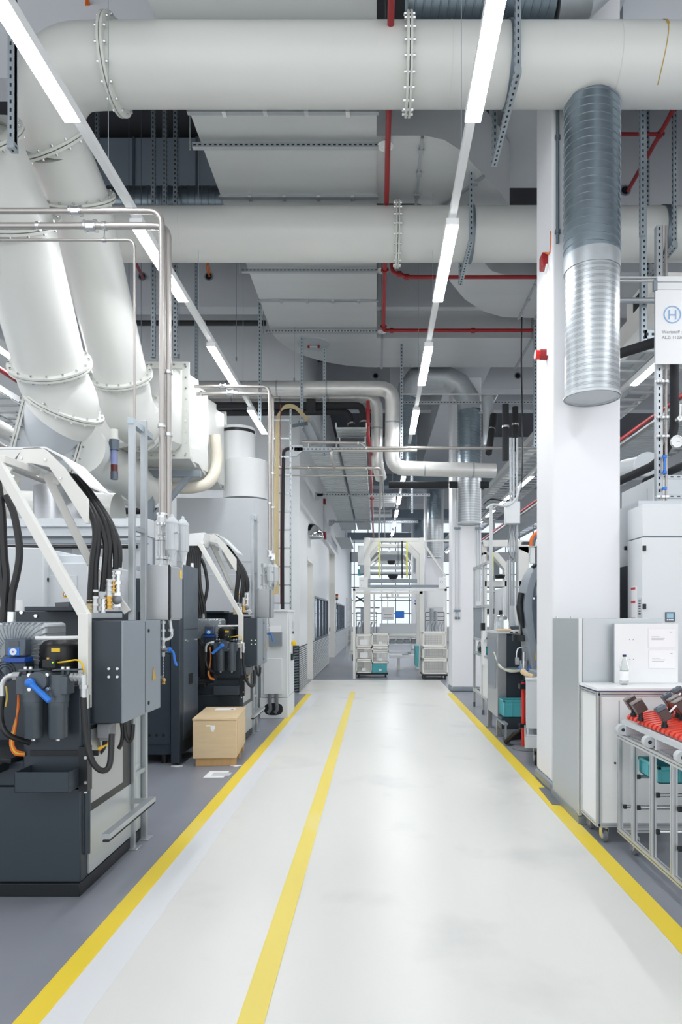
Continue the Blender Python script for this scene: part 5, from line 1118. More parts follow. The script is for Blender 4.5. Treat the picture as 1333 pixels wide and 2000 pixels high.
# red holders: three banks of sloping ribs, each bank a holder strip; individual bars are things one could count
bars = 0; proto_bar = None
slots_ = []
for bank, x0 in enumerate((KX0+.03, KX0+.37, KX0+.71)):
    for k in range(17):
        y = KY1-.09-k*.062
        if bank == 2 and k > 12: continue
        slots_.append((bank, k, x0, y))
cnt = 0
for bank, k, x0, y in slots_:
    z = tz(x0)+.0125
    lab = '%s red holder strip from the far end of the %s row on the aluminium cart' % (('first','second','third','fourth','fifth','sixth','seventh','eighth','ninth','tenth','eleventh','twelfth','thirteenth','fourteenth','fifteenth','sixteenth','seventeenth')[k], ('left', 'middle', 'right')[bank])
    if proto_bar is None:
        b = B(); L = .28; zz = L*.16
        b.prism([(x0, y, z), (x0+L, y, z+zz), (x0+L, y, z+zz+.03), (x0+.012, y, z+.03), (x0, y, z+.015)], (0,.036,0)); b.prism([(x0+.15, y+.01, z+.054), (x0+.2, y+.01, z+.062), (x0+.2, y+.026, z+.062), (x0+.15, y+.026, z+.054)], (0,0,.001), 1)
        proto_bar = solo('part_holder', b, ['redpl', 'dred'], lab, 'part holder', 'red part holders on the cart', bevel=.006); p0 = V((x0, y, z)); pl = V(proto_bar.location)
    else:
        o = proto_bar.copy(); COL.objects.link(o); o.location = pl+(V((x0, y, z))-p0); o['label'] = lab
# brown blocks
def block(x, y, z, k, tilt, lab, style):
    t = thing('machined_block', lab, 'metal block', (x, y, z), 'brown blocks on the red holders')
    b = B(); c = V((x, y, z+.075)); d = V((-.5, .15, .85)).normalized(); s_ = V((.86, -.1, .5)).normalized(); n_ = d.cross(s_).normalized()
    if style == 0:
        b.beam(c-d*.02, c+d*.05, .07, .085, 0, up=n_); b.beam(c+d*.05, c+d*.062, .072, .087, 1, up=n_)
        part(t, 'block_body', b, ['brown', 'brownl'], bevel=.004)
    else:
        b.beam(c-d*.03, c+d*.035, .055, .075, 0, up=n_); b.beam(c+d*.035, c+d*.06, .06, .075, 1, up=n_)
        for e in (-.014, .014): b.cyl(c+d*.0605+s_*e, c+d*.0615+s_*e, .007, 12, 2)
        part(t, 'block_body', b, ['brown', 'dgrey', 'slot'], bevel=.003)
    b = B(); b.cyl(V((x, y, z)), c-d*.0, .014, 10); b.cyl(V((x, y, z)), V((x, y, z+.02)), .02, 10); part(t, 'stem', b, 'dark2')
    if style: b = B(); b.cyl(c+s_*.03, c+s_*.03+V((.05,.02,.04)), .006, 8); part(t, 'pin', b, 'white')
def on(px, py, Y): return (X_(px, Y), Y)
for k, (px, Y, z, st, lab) in enumerate(((1238, 4.55, 0, 0, 'leftmost brown block, partly behind its neighbour, on the left red row'), (1252, 4.38, 0, 0, 'second brown block from the left on the left red row'), (1299, 4.08, 0, 1, 'brown block with two holes on the left red row, nearest the camera'),
        (1310, 4.45, 1, 1, 'brown block with two holes on the middle red row'), (1325, 4.3, 1, 0, 'brown block beside the two-hole block on the middle red row'), (1334, 4.2, 1, 0, 'half-cropped brown block at the right edge on the middle red row'), (1330, 4.62, 2, 1, 'topmost brown block with two holes at the right edge'))):
    x = X_(px, Y); block(x, Y, tz(x)+.04, k, 0, lab, st)
# teal crates inside the cart
def crate(x0, x1, y0, y1, z0, z1, lab, group=None, m='teal'):
    t = thing('plastic_crate', lab, 'crate', ((x0+x1)/2, (y0+y1)/2, z0), group)
    b = B(); w = .008
    b.box(x0+.01, x1-.01, y0+.01, y1-.01, z0, z0+.01); b.box(x0+.01, x0+.01+w, y0+.01, y1-.01, z0, z1); b.box(x1-.01-w, x1-.01, y0+.01, y1-.01, z0, z1); b.box(x0+.01, x1-.01, y0+.01, y0+.01+w, z0, z1); b.box(x0+.01, x1-.01, y1-.01-w, y1-.01, z0, z1)
    part(t, 'shell', b, m, bevel=.003)
    b = B(); h = (z1-z0)
    for (a0, a1, c0, c1) in ((x0, x1, y0, y0+.02), (x0, x1, y1-.02, y1), (x0, x0+.02, y0, y1), (x1-.02, x1, y0, y1)): b.box(a0, a1, c0, c1, z1-.018, z1); 
    b.box(x0+.004, x1-.004, y0+.004, y0+.012, z1-.28*h, z1-.24*h)
    for f_ in (0, .25, .72, .97): xx = x0+.006+(x1-x0-.03)*f_; b.box(xx, xx+.015, y0+.002, y0+.012, z0+.01, z1-.1*h)
    for f_ in (.02, .5, .92): yy = y0+(y1-y0)*f_; b.box(x0+.002, x0+.012, yy, yy+.02, z0+.01, z1)
    part(t, 'rim_and_ribs', b, m, bevel=.002)
    return t
crate(KX0+.04, KX0+.55, 4.14, 4.46, .575, .68, 'teal crate lying inside the aluminium cart, nearest its left posts')
crate(KX0+.6, KX1-.03, 3.6, 4.4, .56, .67, 'second teal crate deeper inside the aluminium cart')

# ------------------------------------------------------------------ white machine at the right, tall housing, sign
t = thing('machine_enclosure', 'white machine enclosure with black hinges and a small touch display at the right edge', 'machine', (2.8, 6.0, 0))
Yn = 5.9
b = B(); b.box(2.30, 4.2, Yn, 6.25, 0, Z_(1048, Yn)-.006); b.box(2.30, 4.2, Yn, 6.25, Z_(1048, Yn)+.002, Z_(985, Yn)); part(t, 'front_body', b, 'cab', bevel=.006)
b = B(); b.box(2.31, 4.2, Yn+.002, 6.2, Z_(1048, Yn)-.01, Z_(1048, Yn)+.01); part(t, 'joint', b, 'dgrey')
for py in (1071, 1184.5):
    b = B(); b.box(X_(1255.5, Yn), X_(1261.5, Yn), Yn-.02, Yn, Z_(py+5, Yn), Z_(py-5, Yn)); part(t, 'hinge', b, 'dark2', bevel=.002)
b = B(); b.box(X_(1300, Yn), X_(1318, Yn), Yn-.012, Yn, Z_(1214, Yn), Z_(1195.5, Yn)); dp = part(t, 'display', b, 'dgrey')
b = B(); b.box(X_(1302, Yn), X_(1315, Yn), Yn-.014, Yn-.012, Z_(1207, Yn), Z_(1198, Yn)); part(dp, 'display_screen', b, 'screen'); b = B()
for k in range(4): b.box(X_(1302+k*3.5, Yn), X_(1304.5+k*3.5, Yn), Yn-.014, Yn-.012, Z_(1212, Yn), Z_(1209, Yn))
part(dp, 'display_keys', b, 'white')
b = B(); b.box(2.2995, 2.3, 6.02, 6.15, Z_(1206, 6.0)-.03, 1.86); b.box(2.297, 2.299, 6.06, 6.16, 1.83, 1.85, 1); b.box(2.297, 2.299, 6.06, 6.16, 1.71, 1.73, 1); b.box(2.297, 2.299, 6.06, 6.16, 1.56, 1.58, 1); part(t, 'warning_label', b, ['paper', 'signred'])
b = B(); b.box(2.297, 2.3, 5.92, 5.99, 1.58, 1.75, 0)
for k in range(6): b.box(2.2955, 2.297, 5.93, 5.98, 1.61+k*.022, 1.62+k*.022, 1)
part(t, 'rating_plate', b, ['lgrey', 'ink'])
b = B(); b.box(2.31, 2.6, 6.26, 6.95, 1.3, Z_(1107, 6.4)); part(t, 'recess', b, 'dark')
b = B(); b.box(2.42, 3.0, 6.3, 7.2, Z_(1110, 6.4), Z_(985, 6.5)); b.cyl((2.415, 6.6, 2.25), (2.40, 6.6, 2.25), .02, 10, 1); part(t, 'rear_body', b, ['lgrey', 'dark2'])
t = thing('switch_cabinet', 'grey cabinet with slanting top line seen above the white machine right of the near pillar', 'cabinet', (3.4, 7.8, 0))
b = B(); b.box(3.0, 3.6, 7.4, 8.35, 0, 3.1); part(t, 'body', b, 'lgrey', bevel=.008); b = B(); b.box(2.99, 3.0, 7.55, 8.2, 1.0, 3.0); b.cyl((2.99, 8.0, 2.75), (2.975, 8.0, 2.75), .02, 10, 1); part(t, 'door', b, ['lgrey', 'slot'])
YS = 6.4
t = thing('hanging_sign', 'hanging white sign with a blue circled H at the right edge', 'sign', (X_(1280, YS), YS, Z_(712, YS)))
b = B(); b.box(X_(1281, YS), X_(1352, YS), YS, YS+.006, Z_(711, YS), Z_(560, YS)); part(t, 'sign_board', b, 'paper')
b = B(); b.box(X_(1284, YS), X_(1352, YS), YS-.012, YS+.02, Z_(551, YS), Z_(541, YS)); b.box(X_(1284, YS), X_(1352, YS), YS-.012, YS+.02, Z_(566, YS), Z_(553, YS)); b.box(X_(1277, YS), X_(1284, YS), YS-.014, YS+.022, Z_(568, YS), Z_(548, YS), 1); part(t, 'clamp_rail', b, ['white', 'mgrey'])
c = (X_(1314, YS), YS-.003, Z_(614.5, YS)); b = B(); b.ring(c, (0,1,0), .072, .082, .004, 40); part(t, 'ring_mark', b, 'signblue')
text_mesh(t, 'letter_mark', 'H', (c[0], YS-.004, c[2]-.047), .128, 'signblue', align='CENTER')
text_mesh(t, 'lettering', 'Wertstoff :', (X_(1293.5, YS), YS-.002, Z_(651, YS)), .042, 'inkg'); text_mesh(t, 'lettering', 'ALZ: 11236', (X_(1293.5, YS), YS-.002, Z_(662, YS)), .042, 'inkg')
t = thing('sign_rail', 'pair of thin aluminium rails from the near pillar to the hanging sign', 'rail', (2.2, YS+.05, 4.7)); 
for py in (538.5, 545): b = B(); b.box(2.2, 3.2, YS+.03, YS+.05, Z_(py+1.5, YS), Z_(py-1.5, YS)); part(t, 'rail', b, 'alu')
pipe_thing('plain grey pipe crossing behind the hanging sign', [(2.0, 7.2, Z_(587, 7.2)), (4.0, 7.2, Z_(587, 7.2))], .03, None, m='galv')
t = thing('wall_unit', 'long cream trunking with a black grille slanting away right of the perforated duct', 'trunking', (3.3, 9, 5.3))
b = B(); b.box(3.25, 3.45, 7.6, 30, 5.15, 5.42); b.box(3.3, 3.5, 8.3, 9.0, 5.42, 5.7) ; part(t, 'trunk', b, 'cream'); b = B(); b.box(3.27, 3.30, 8.32, 8.4, 5.45, 5.66); b.box(3.29, 3.30, 8.45, 8.75, 5.48, 5.64); part(t, 'grille', b, 'slot')
t = thing('hanging_strut', 'thick perforated strut with slotted bracket left of the hanging sign', 'strut', (X_(1258, 7.3), 7.3, 4.5)); x = X_(1257, 7.3)
b = B(); b.strut((x, 7.3, Z_(678, 7.3)), (x, 7.3, 8.4), .06, .06, face=((0,-1,0),)); part(t, 'post', b, ['strut', 'slot']); b = B(); b.strut((x, 7.28, Z_(655, 7.3)), (x+.5, 7.28, Z_(655, 7.3)), .09, .02, face=((0,-1,0),)); part(t, 'bracket', b, ['strut', 'slot'])
# riser frame with gauge
t = thing('riser_frame', 'galvanised riser frame with blue pipe clamps above the white machine', 'pipe frame', (X_(1288, 6.5), 6.5, 2.6))
x = X_(1286.5, 6.5); b = B(); b.strut((x, 6.5, 2.57), (x, 6.5, 5.3), .055, .055, face=((0,-1,0),)); part(t, 'post', b, ['galv', 'slot'])
for px in (1294, 1302): b = B(); x = X_(px, 6.48); b.cyl((x, 6.48, 2.6), (x, 6.48, 5.3), .012 if px > 1300 else .009, 10); part(t, 'riser_pipe', b, 'steel')
for py in (745, 815, 852, 970):
    b = B(); b.beam(W(1282, py, 6.45), W(1308, py, 6.45), .02, .02)
    for px in (1286, 1296, 1304): b.ring(W(px, py, 6.44), (0,0,1), .012, .022, .02, 12)
    part(t, 'clamp', b, 'chrome')
b = B(); b.strut(W(1292, 932, 6.5), W(1345, 932, 6.5), .035, .035, face=((0,-1,0),)); b.strut(W(1292, 970, 6.5), W(1345, 970, 6.5), .035, .035, face=((0,-1,0),)); part(t, 'cross_strut', b, ['galv', 'slot'])
b = B(); [b.ring(W(1299, py, 6.43), (0,0,1), .01, .022, .025, 14) for py in (892, 923, 954)]; b.tube([W(1299, 892, 6.43), W(1299, 923, 6.43)], .01, 8); part(t, 'blue_clamp', b, 'blue', label='blue pipe clamps')
t = thing('black_riser', 'fat black insulated riser with white pressure gauge at the right edge', 'pipe', W(1318, 880, 6.6))
x = X_(1318, 6.6); b = B(); b.tube(fillet([(x, 6.6, 4.2), (x, 6.6, 3.35), (x-.1, 6.75, 3.1), (x-.5, 7.6, 2.95)], .12), .043, 16); b.tube(fillet([(x, 6.6, 4.15), (x+.0, 6.6, 4.3), (x-.6, 7.3, 4.3)], .1), .05, 14); part(t, 'foam_sleeve', b, 'blackins')
b = B(); p = W(1323, 862, 6.5); b.cyl(p, p+V((0,.03,0)), .055, 28); b.ring(p+V((0,-.003,0)), (0,1,0), .05, .058, .012, 28, 1); b.box(p.x-.002, p.x+.03, p.y-.003, p.y, p.z-.002, p.z+.002, 2); part(t, 'pressure_gauge', b, ['paper', 'chrome', 'ink'], label='round white pressure gauge')
b = B(); p = W(1324, 820, 6.52); b.cyl(p, p+V((0,-.06,0)), .025, 12); b.tube([p+V((.0,-.06,0)), p+V((0,-.07,.13))], .011, 8, 1); part(t, 'ball_valve', b, ['chrome', 'white'])
b = B(); b.tube([W(1262, 908, 7.6), W(1222, 915, 8.4)], .11, 20); b.tube([W(1265, 906, 7.5), W(1262, 908, 7.6)], .13, 20); b.tube([W(1222, 915, 8.4), W(1212, 935, 8.8)], .1, 20); solo('white_duct', b, 'lgrey', 'short pale round duct just right of the near pillar, above the grey cabinet', 'duct')
b = B(); b.beam(W(1330, 855, 6.9), W(1230, 925, 9.5), .1, .02); solo('sheet_channel', b, 'lgrey', 'pale slanting sheet channel above the short pale duct', 'channel')
pipe_thing('black slanted pipe at the right edge under the riser', [W(1345, 905, 7.4), W(1300, 925, 7.9), W(1262, 940, 8.4)], .045, None, m='blackins', name='black_insulated_pipe')

# ------------------------------------------------------------------ fittings on the near pillar
t = thing('alarm_sounder', 'red wall sounder high on the left side of the near white pillar', 'alarm', (1.56, 6.3, 4.7))
b = B(); p = W(1060, 512, 6.35); b.box(1.53, 1.585, 6.3, 6.42, p.z-.06, p.z+.07); part(t, 'housing', b, 'red', bevel=.01); b = B(); b.tube(spline([(1.56, 6.3, p.z+.06), (1.58, 6.22, p.z+.02), (1.585, 6.2, p.z+.14), (1.582, 6.2, p.z+.2)], 5), .008, 6); part(t, 'orange_cable', b, 'orange')
b = B(); b.tube([(1.575, 6.3, p.z-.05), (1.54, 6.22, p.z-.17)], .012, 8, 0); part(t, 'white_fitting', b, 'white')
t = thing('beacon', 'red beacon lamp on the left side of the near white pillar', 'beacon', (1.55, 6.3, 3.9)); p = W(1050, 693, 6.35)
b = B(); b.cyl((1.585, 6.35, p.z), (1.52, 6.35, p.z), .05, 20); part(t, 'base', b, 'red'); b = B(); b.cyl((1.52, 6.35, p.z), (1.475, 6.35, p.z), .043, 20); part(t, 'lens', b, 'redpost', label='red lens')
b = B(); b.tube([(1.582, 6.3, 4.0), (1.582, 6.3, 4.65)], .01, 8); b.tube([(1.582, 6.4, 4.0), (1.582, 6.4, 4.65)], .007, 8); solo('conduit_pair', b, 'white', 'two thin white conduits between red beacon and red sounder on the near pillar', 'conduit')
b = B(); b.tube([(1.63, 6.14, 4.95), (1.63, 6.14, 6.6)], .016, 8); [b.ring((1.63, 6.14, z), (0,0,1), .016, .026, .03, 10) for z in (5.05, 5.9)]; solo('dark_conduit', b, 'galvd', 'dark upright conduit on the near pillar beside the spiral duct', 'conduit')
t = thing('electrical_post', 'upright cable post with grey junction box between second pillar and near pillar', 'post', (X_(1005, 10.6), 10.6, 1.2)); Ye = 10.6
for px in (998, 1004, 1011): b = B(); b.box(X_(px, Ye)-.014, X_(px, Ye)+.014, Ye, Ye+.03, 1.75, Z_(855, Ye)); part(t, 'rail', b, 'galv')
b = B(); b.box(X_(985, Ye), X_(1012, Ye), Ye-.18, Ye, Z_(1025, Ye), Z_(983, Ye)); part(t, 'junction_box', b, 'cab', bevel=.006)
b = B(); b.tube(spline([W(1018, 945, 10.3), W(1008, 975, 10.3), W(990, 988, 10.3), W(965, 985, 10.3), W(950, 993, 10.3)], 5), .018, 8); part(t, 'loop_cable', b, 'lgrey')
b = B(); b.tube(spline([W(1000, 1026, 10.5), W(993, 1070, 10.45), W(1003, 1092, 10.45), W(1008, 1060, 10.5), W(1002, 1026, 10.5)], 6), .007, 6); part(t, 'thin_cable', b, 'rubberg')

# ------------------------------------------------------------------ aisle between near pillar and second pillar
# aluminium rack in front of pillar two
t = thing('aluminium_rack', 'tall slim aluminium-profile rack beside the second pillar', 'rack', (1.9, 11.4, 0))
for (x, y, z1) in ((1.72, 12.0, 2.45), (1.72, 11.0, 2.45), (1.76, 10.5, 3.28), (2.03, 12.0, 2.45), (2.03, 10.5, 2.45)):
    b = B(); profile(b, (x, y, .08), (x, y, z1), .045, .045); b.cyl((x, y, 0), (x, y, .08), .02, 10, 1); part(t, 'post', b, PR)
b = B()
for z in (.3, .95, 1.2, 1.75, 2.42): profile(b, (1.72, 12.0, z), (1.72, 10.5, z), .04, .04); profile(b, (1.72, 12, z), (2.03, 12, z), .04, .04)
part(t, 'rail', b, PR)
b = B(); b.box(1.725, 1.735, 11.05, 11.95, 1.22, 1.73); part(t, 'window_panel', b, 'mgrey', label='grey window panel'); b = B(); b.box(1.71, 1.73, 10.52, 11.3, .32, .93); part(t, 'side_panel', b, 'white')
b = B(); b.box(1.75, 2.02, 11.3, 11.95, .93, .95); part(t, 'shelf', b, 'alu')
b = B(); b.box(1.68, 1.73, 10.8, 10.95, .82, 1.36); b.box(1.66, 1.72, 10.8, 10.9, 1.36, 1.48, 1); part(t, 'reader_unit', b, ['white', 'dark2'])
b = B(); b.tube(spline([(1.74, 11.5, 1.15), (1.7, 11.4, 1.05), (1.72, 11.2, 1.12), (1.74, 11.1, .98)], 5), .02, 8); b.cyl((1.7, 11.3, 1.05), (1.78, 11.3, 1.0), .04, 10, 1); part(t, 'pneumatic_valves', b, ['mgrey', 'dark2'])
crate(1.76, 2.0, 11.4, 11.9, .955, 1.06, 'tiny teal tray on the shelf of the slim aluminium rack')
t = thing('steel_cabinet', 'stainless framed cabinet with glass window standing nearest the right yellow line', 'cabinet', (1.9, 9.4, 0))
for (x, y) in ((1.625, 9.05), (1.625, 9.8), (2.3, 9.05), (2.3, 9.8)): b = B(); b.box(x-.03, x+.03, y-.03, y+.03, 0, .25); b.box(x-.05, x+.05, y-.05, y+.05, 0, .012); part(t, 'leg', b, 'brush')
b = B(); b.box(1.6, 1.72, 9.02, 9.83, .25, 1.36); b.box(1.72, 2.3, 9.6, 9.83, .25, 1.36); part(t, 'body', b, 'brush', bevel=.004)
b = B(); b.box(1.595, 1.6, 9.15, 9.75, .62, 1.28); part(t, 'glass_window', b, 'mgrey'); b = B(); b.box(1.72, 2.3, 9.03, 9.06, .28, .86); b.box(1.72, 2.3, 9.03, 9.06, .9, 1.33); part(t, 'dark_front', b, 'dark'); b = B(); b.box(1.72, 2.15, 8.98, 9.03, .86, .91); part(t, 'ledge', b, 'mgrey')
b = B(); b.box(1.59, 2.35, 9.0, 9.85, 1.36, 1.39)
for k in range(6): b.box(1.76+k*.07, 1.8+k*.07, 8.998, 9.0, 1.365, 1.38, 1)
part(t, 'top_plate', b, ['lgrey', 'slot'])
for k in range(3):
    b = B(); b.tube(spline([(1.6, 9.3-k*.05, 1.1), (1.62, 9.0, .95-k*.01), (1.72, 8.92, .87+k*.01), (1.85, 8.9, .87+k*.008), (2.0, 8.9, .93+k*.01)], 5), .011, 8); part(t, 'hose', b, ('alu', 'lime', 'lgrey')[k])
t = thing('plastic_dome', 'clear bag-like dome on top of the stainless cabinet', 'cover', (1.72, 9.3, 1.39)); b = B(); b.lathe((1.72, 9.4, 1.39), (0,0,1), [(.1,0),(.1,.12),(.085,.18),(.05,.215),(.001,.225)], 20); part(t, 'shell', b, 'acryl')
b = B(); b.box(1.62, 1.8, 9.1, 9.25, 1.391, 1.42); solo('cloth', b, 'wood', 'beige folded cloth on top of the stainless cabinet', 'cloth', bevel=.01)
b = B(); b.box(1.85, 2.0, 9.05, 9.15, 1.391, 1.41); solo('beige_tool', b, 'wood', 'long beige tool lying on top of the stainless cabinet', 'tool', bevel=.008)
# dark machine with curved arm
t = thing('machining_centre', 'anthracite machine with a tall curved grey side seen just left of the near pillar', 'machine', (2.3, 8.7, 0))
b = B(); b.box(1.92, 3.2, 8.6, 8.97, .55, 1.17); b.prism([(2.0, 8.3, 1.221), (2.6, 8.3, 1.221), (2.6, 8.3, 1.35), (1.93, 8.3, 1.33)], (0,.65,0)); part(t, 'body', b, 'dark', bevel=.008)
b = B(); b.box(1.88, 2.7, 8.25, 8.6, 1.17, 1.22); b.box(1.9, 1.93, 8.25, 8.6, .5, 1.2, 1); part(t, 'table', b, ['dark', 'mgrey'])
arm = [(1057,1100),(1048,1106),(1038,1122),(1031,1145),(1026,1174),(1025,1190),(1030,1230),(1037,1280),(1042,1312),(1058,1318),(1075,1318),(1075,1100)]
b = B(); Ya = 8.0; b.prism([W(px, py, Ya) for px, py in arm], (0,.45,0)); part(t, 'curved_arm', b, 'mgrey', label='curved light grey arm cover', bevel=.004)
face = [(1059,1112),(1050,1125),(1043,1150),(1040,1174),(1040,1190),(1045,1240),(1056,1306),(1075,1306),(1075,1100)]
b = B(); b.prism([W(px, py, Ya) for px, py in face], (0,-.02,0)); part(t, 'arm_face', b, 'dgrey')
b = B(); b.box(X_(1046, Ya), X_(1060, Ya), Ya-.08, Ya-.02, Z_(1164, Ya), Z_(1146, Ya)); b.cyl(W(1052, 1165, Ya-.05), W(1054, 1175, Ya-.05), .02, 10, 1); b.cyl(W(1043.5, 1168.5, Ya-.02), W(1043.5, 1168.5, Ya-.035), .012, 10, 1); part(t, 'switch_block', b, ['mgrey', 'chrome'])
for px in (1046.5, 1051.5): b = B(); b.prism([W(px-1.8, 1289, Ya-.021), W(px+1.8, 1289, Ya-.021), W(px, 1271, Ya-.021)], (0,-.002,0)); part(t, 'warning_triangle', b, 'tape', label='yellow warning triangle')
b = B(); b.tube(spline([W(1019, 1158, 8.1), W(1016, 1180, 8.1), W(1019, 1205, 8.1), W(1024, 1225, 8.15)], 5), [.035]*6+[.045]*6+[.04]*3+[.03], 14); b.cyl(W(1026, 1220, 8.3), W(1027, 1240, 8.3), .06, 16); b.cyl(W(1022, 1252, 8.3), W(1022, 1240, 8.3), .13, 24); part(t, 'tool_spindle', b, 'dark2', label='black spindle')
b = B(); b.cyl(W(1024, 1310, 8.2), W(1024, 1290, 8.2), .05, 16); b.cyl(W(1024, 1290, 8.2), W(1024, 1273, 8.2), .022, 12); b.tube(spline([W(1010, 1290, 8.15), W(1010, 1275, 8.15), W(1016, 1265, 8.15), W(1040, 1263, 8.15)], 5), .009, 8); b.box(X_(1007, 8.15), X_(1014, 8.15), 8.12, 8.16, Z_(1298, 8.15), Z_(1284, 8.15)); part(t, 'air_service_unit', b, 'chrome', label='silver air service unit')
b = B(); b.tube(spline([W(1014, 1302, 8.1), W(1022, 1309, 8.05), W(1032, 1308, 8.05), W(1038, 1300, 8.1)], 5), .008, 8); part(t, 'blue_tube', b, 'blue')
b = B(); b.prism([W(1040, 1108, 8.0), W(1052, 1098, 8.0), W(1060, 1096, 8.0), (W(1060, 1106, 8.0))], (0,.1,0)); b.cyl(W(1040, 1108, 8.0), W(1048, 1102, 8.0), .02, 10); part(t, 'top_tool', b, 'dark2')
b = B(); b.box(2.2, 3.1, 8.62, 8.96, 0, .55); part(t, 'base', b, 'dark2')
t = thing('hose_stack', 'black coiled hoses lying on the floor under the teal crate', 'hoses', (1.9, 8.5, 0))
for k in range(4): b = B(); b.tube(spline([W(988, 1447+k*2, 8.55-k*.05)+V((0,0,.02)), (1.75, 8.4-k*.04, .1+k*.035), (2.1, 8.5, .09+k*.035), (2.4, 8.7, .1+k*.03)], 5), .03, 10); part(t, 'hose', b, 'rubber')
b = B(); b.box(X_(981, 8.6), X_(1030, 8.6), 8.62, 8.9, .16, .3); b.box(X_(978, 8.6), X_(990, 8.5), 8.4, 8.9, .25, .27, 1); b.box(X_(986, 8.45), X_(989, 8.45), 8.4, 8.43, 0, .25, 1); solo('low_bracket', b, ['dark', 'mgrey'], 'low metal bracket carrying the teal crate on the floor', 'bracket')
crate(X_(981, 8.75), X_(981, 8.75)+.42, 8.65, 8.95, .305, .52, 'teal crate on the low black base beside the red post')
t = thing('red_post', 'red round post with black clamps on a round grey foot by the grey bin trolley', 'post', (1.78, 8.2, 0)); x = X_(1023, 8.2)
b = B(); b.lathe((x+.06, 8.2, 0), (0,0,1), [(.001,0),(.2,0),(.2,.01),(.17,.03),(.001,.035)], 32); part(t, 'foot', b, 'rubberg'); b = B(); b.cyl((x, 8.2, .03), (x, 8.2, .8), .024, 16); part(t, 'tube', b, 'redpost')
b = B(); b.box(x-.05, x+.04, 8.15, 8.25, .26, .3); b.box(x-.05, x+.03, 8.15, 8.25, .72, .78); b.cyl((x, 8.2, .78), (x, 8.2, .82), .02, 10); part(t, 'clamp', b, 'dark2')
t = thing('bin_trolley', 'pale grey bin trolley on black casters half hidden by the near pillar', 'trolley', (1.6, 7.3, 0))
b = B(); b.box(1.6, 2.35, 7.3, 7.9, .39, .925); b.box(1.592, 2.36, 7.29, 7.91, .9, .93); part(t, 'bin', b, 'lgrey', bevel=.008)
b = B(); b.box(1.585, 2.36, 7.25, 7.9, .19, .31); b.box(1.585, 1.6, 7.25, 7.9, .311, .335); b.box(1.601, 2.36, 7.25, 7.26, .311, .335); part(t, 'base_tray', b, 'lgrey', bevel=.004)
for x in (1.61, 2.3): b = B(); b.box(x, x+.015, 7.35, 7.37, .31, .39); part(t, 'strut', b, 'white')
caster(t, 1.70, 7.33, .07, .19, 'rubber'); caster(t, 2.25, 7.8, .07, .19, 'rubber')
t.rotation_euler = (0, 0, -math.radians(12))
b = B(); b.cyl((1.7, 7.36, .35), (1.95, 7.36, .35), .035, 12); solo('scrap_part', b, 'mgrey', 'grey cylindrical part lying in the base tray of the bin trolley', 'part')
b = B(); b.tube([(1.61, 7.5, .985), (1.64, 7.42, .955), (1.69, 7.36, .945)], [.035, .025, .02], 12); solo('work_glove', b, 'wood', 'beige glove lying on the rim of the bin trolley', 'glove')
b = B(); b.box(1.74, 2.2, 7.45, 7.8, .931, .99); solo('metal_pan', b, 'mgrey', 'grey pan on top of the bin trolley', 'pan', bevel=.01)
t = thing('wall_conduits', 'pairs of thin upright conduits with small valves on the second pillar', 'conduit', (1.8, 14.3, 1.45))
for px, py1 in ((890.5, 1205), (897, 1205), (932, 1175), (937.5, 1175)):
    b = B(); b.cyl((X_(px, 14.33), 14.33, Z_(880, 14.33)), (X_(px, 14.33), 14.33, Z_(py1, 14.33)), .012, 8); b.box(X_(px, 14.33)-.03, X_(px, 14.33)+.03, 14.3, 14.34, Z_(1034, 14.33), Z_(1030, 14.33), 1); part(t, 'conduit', b, ['lgrey', 'galvd'])
for px in (891, 897):
    b = B(); b.sphere(W(px, 1207, 14.3), .03, 10); b.box(X_(px, 14.3)-.03, X_(px, 14.3)+.03, 14.28, 14.33, Z_(1195, 14.3), Z_(1191, 14.3)); part(t, 'tap', b, 'galvd')
t = thing('handling_robot', 'black robot hand with orange hose beside the top of the curved grey arm', 'robot', W(1048, 1095, 10)); Y = 10
b = B(); b.box(X_(1022, Y), X_(1046, Y), Y, Y+.1, Z_(1063, Y), Z_(1058, Y)); b.box(X_(1050, Y), X_(1062, Y), Y, Y+.2, Z_(1120, Y), Z_(1066, Y)); b.box(X_(1038, Y), X_(1046, Y), Y, Y+.1, Z_(1100, Y), Z_(1070, Y), 1); part(t, 'body', b, ['dark', 'cab'])
b = B(); b.tube(spline([W(1038, 1066, Y), W(1040, 1052, Y), W(1048, 1042, Y), W(1060, 1034, Y)], 5), .03, 10); part(t, 'hose', b, 'orange', label='orange hose'); b = B(); b.tube(spline([W(1042, 1066, Y), W(1044, 1054, Y), W(1050, 1046, Y), W(1062, 1038, Y)], 5), .03, 10); part(t, 'hose', b, 'dgrey')
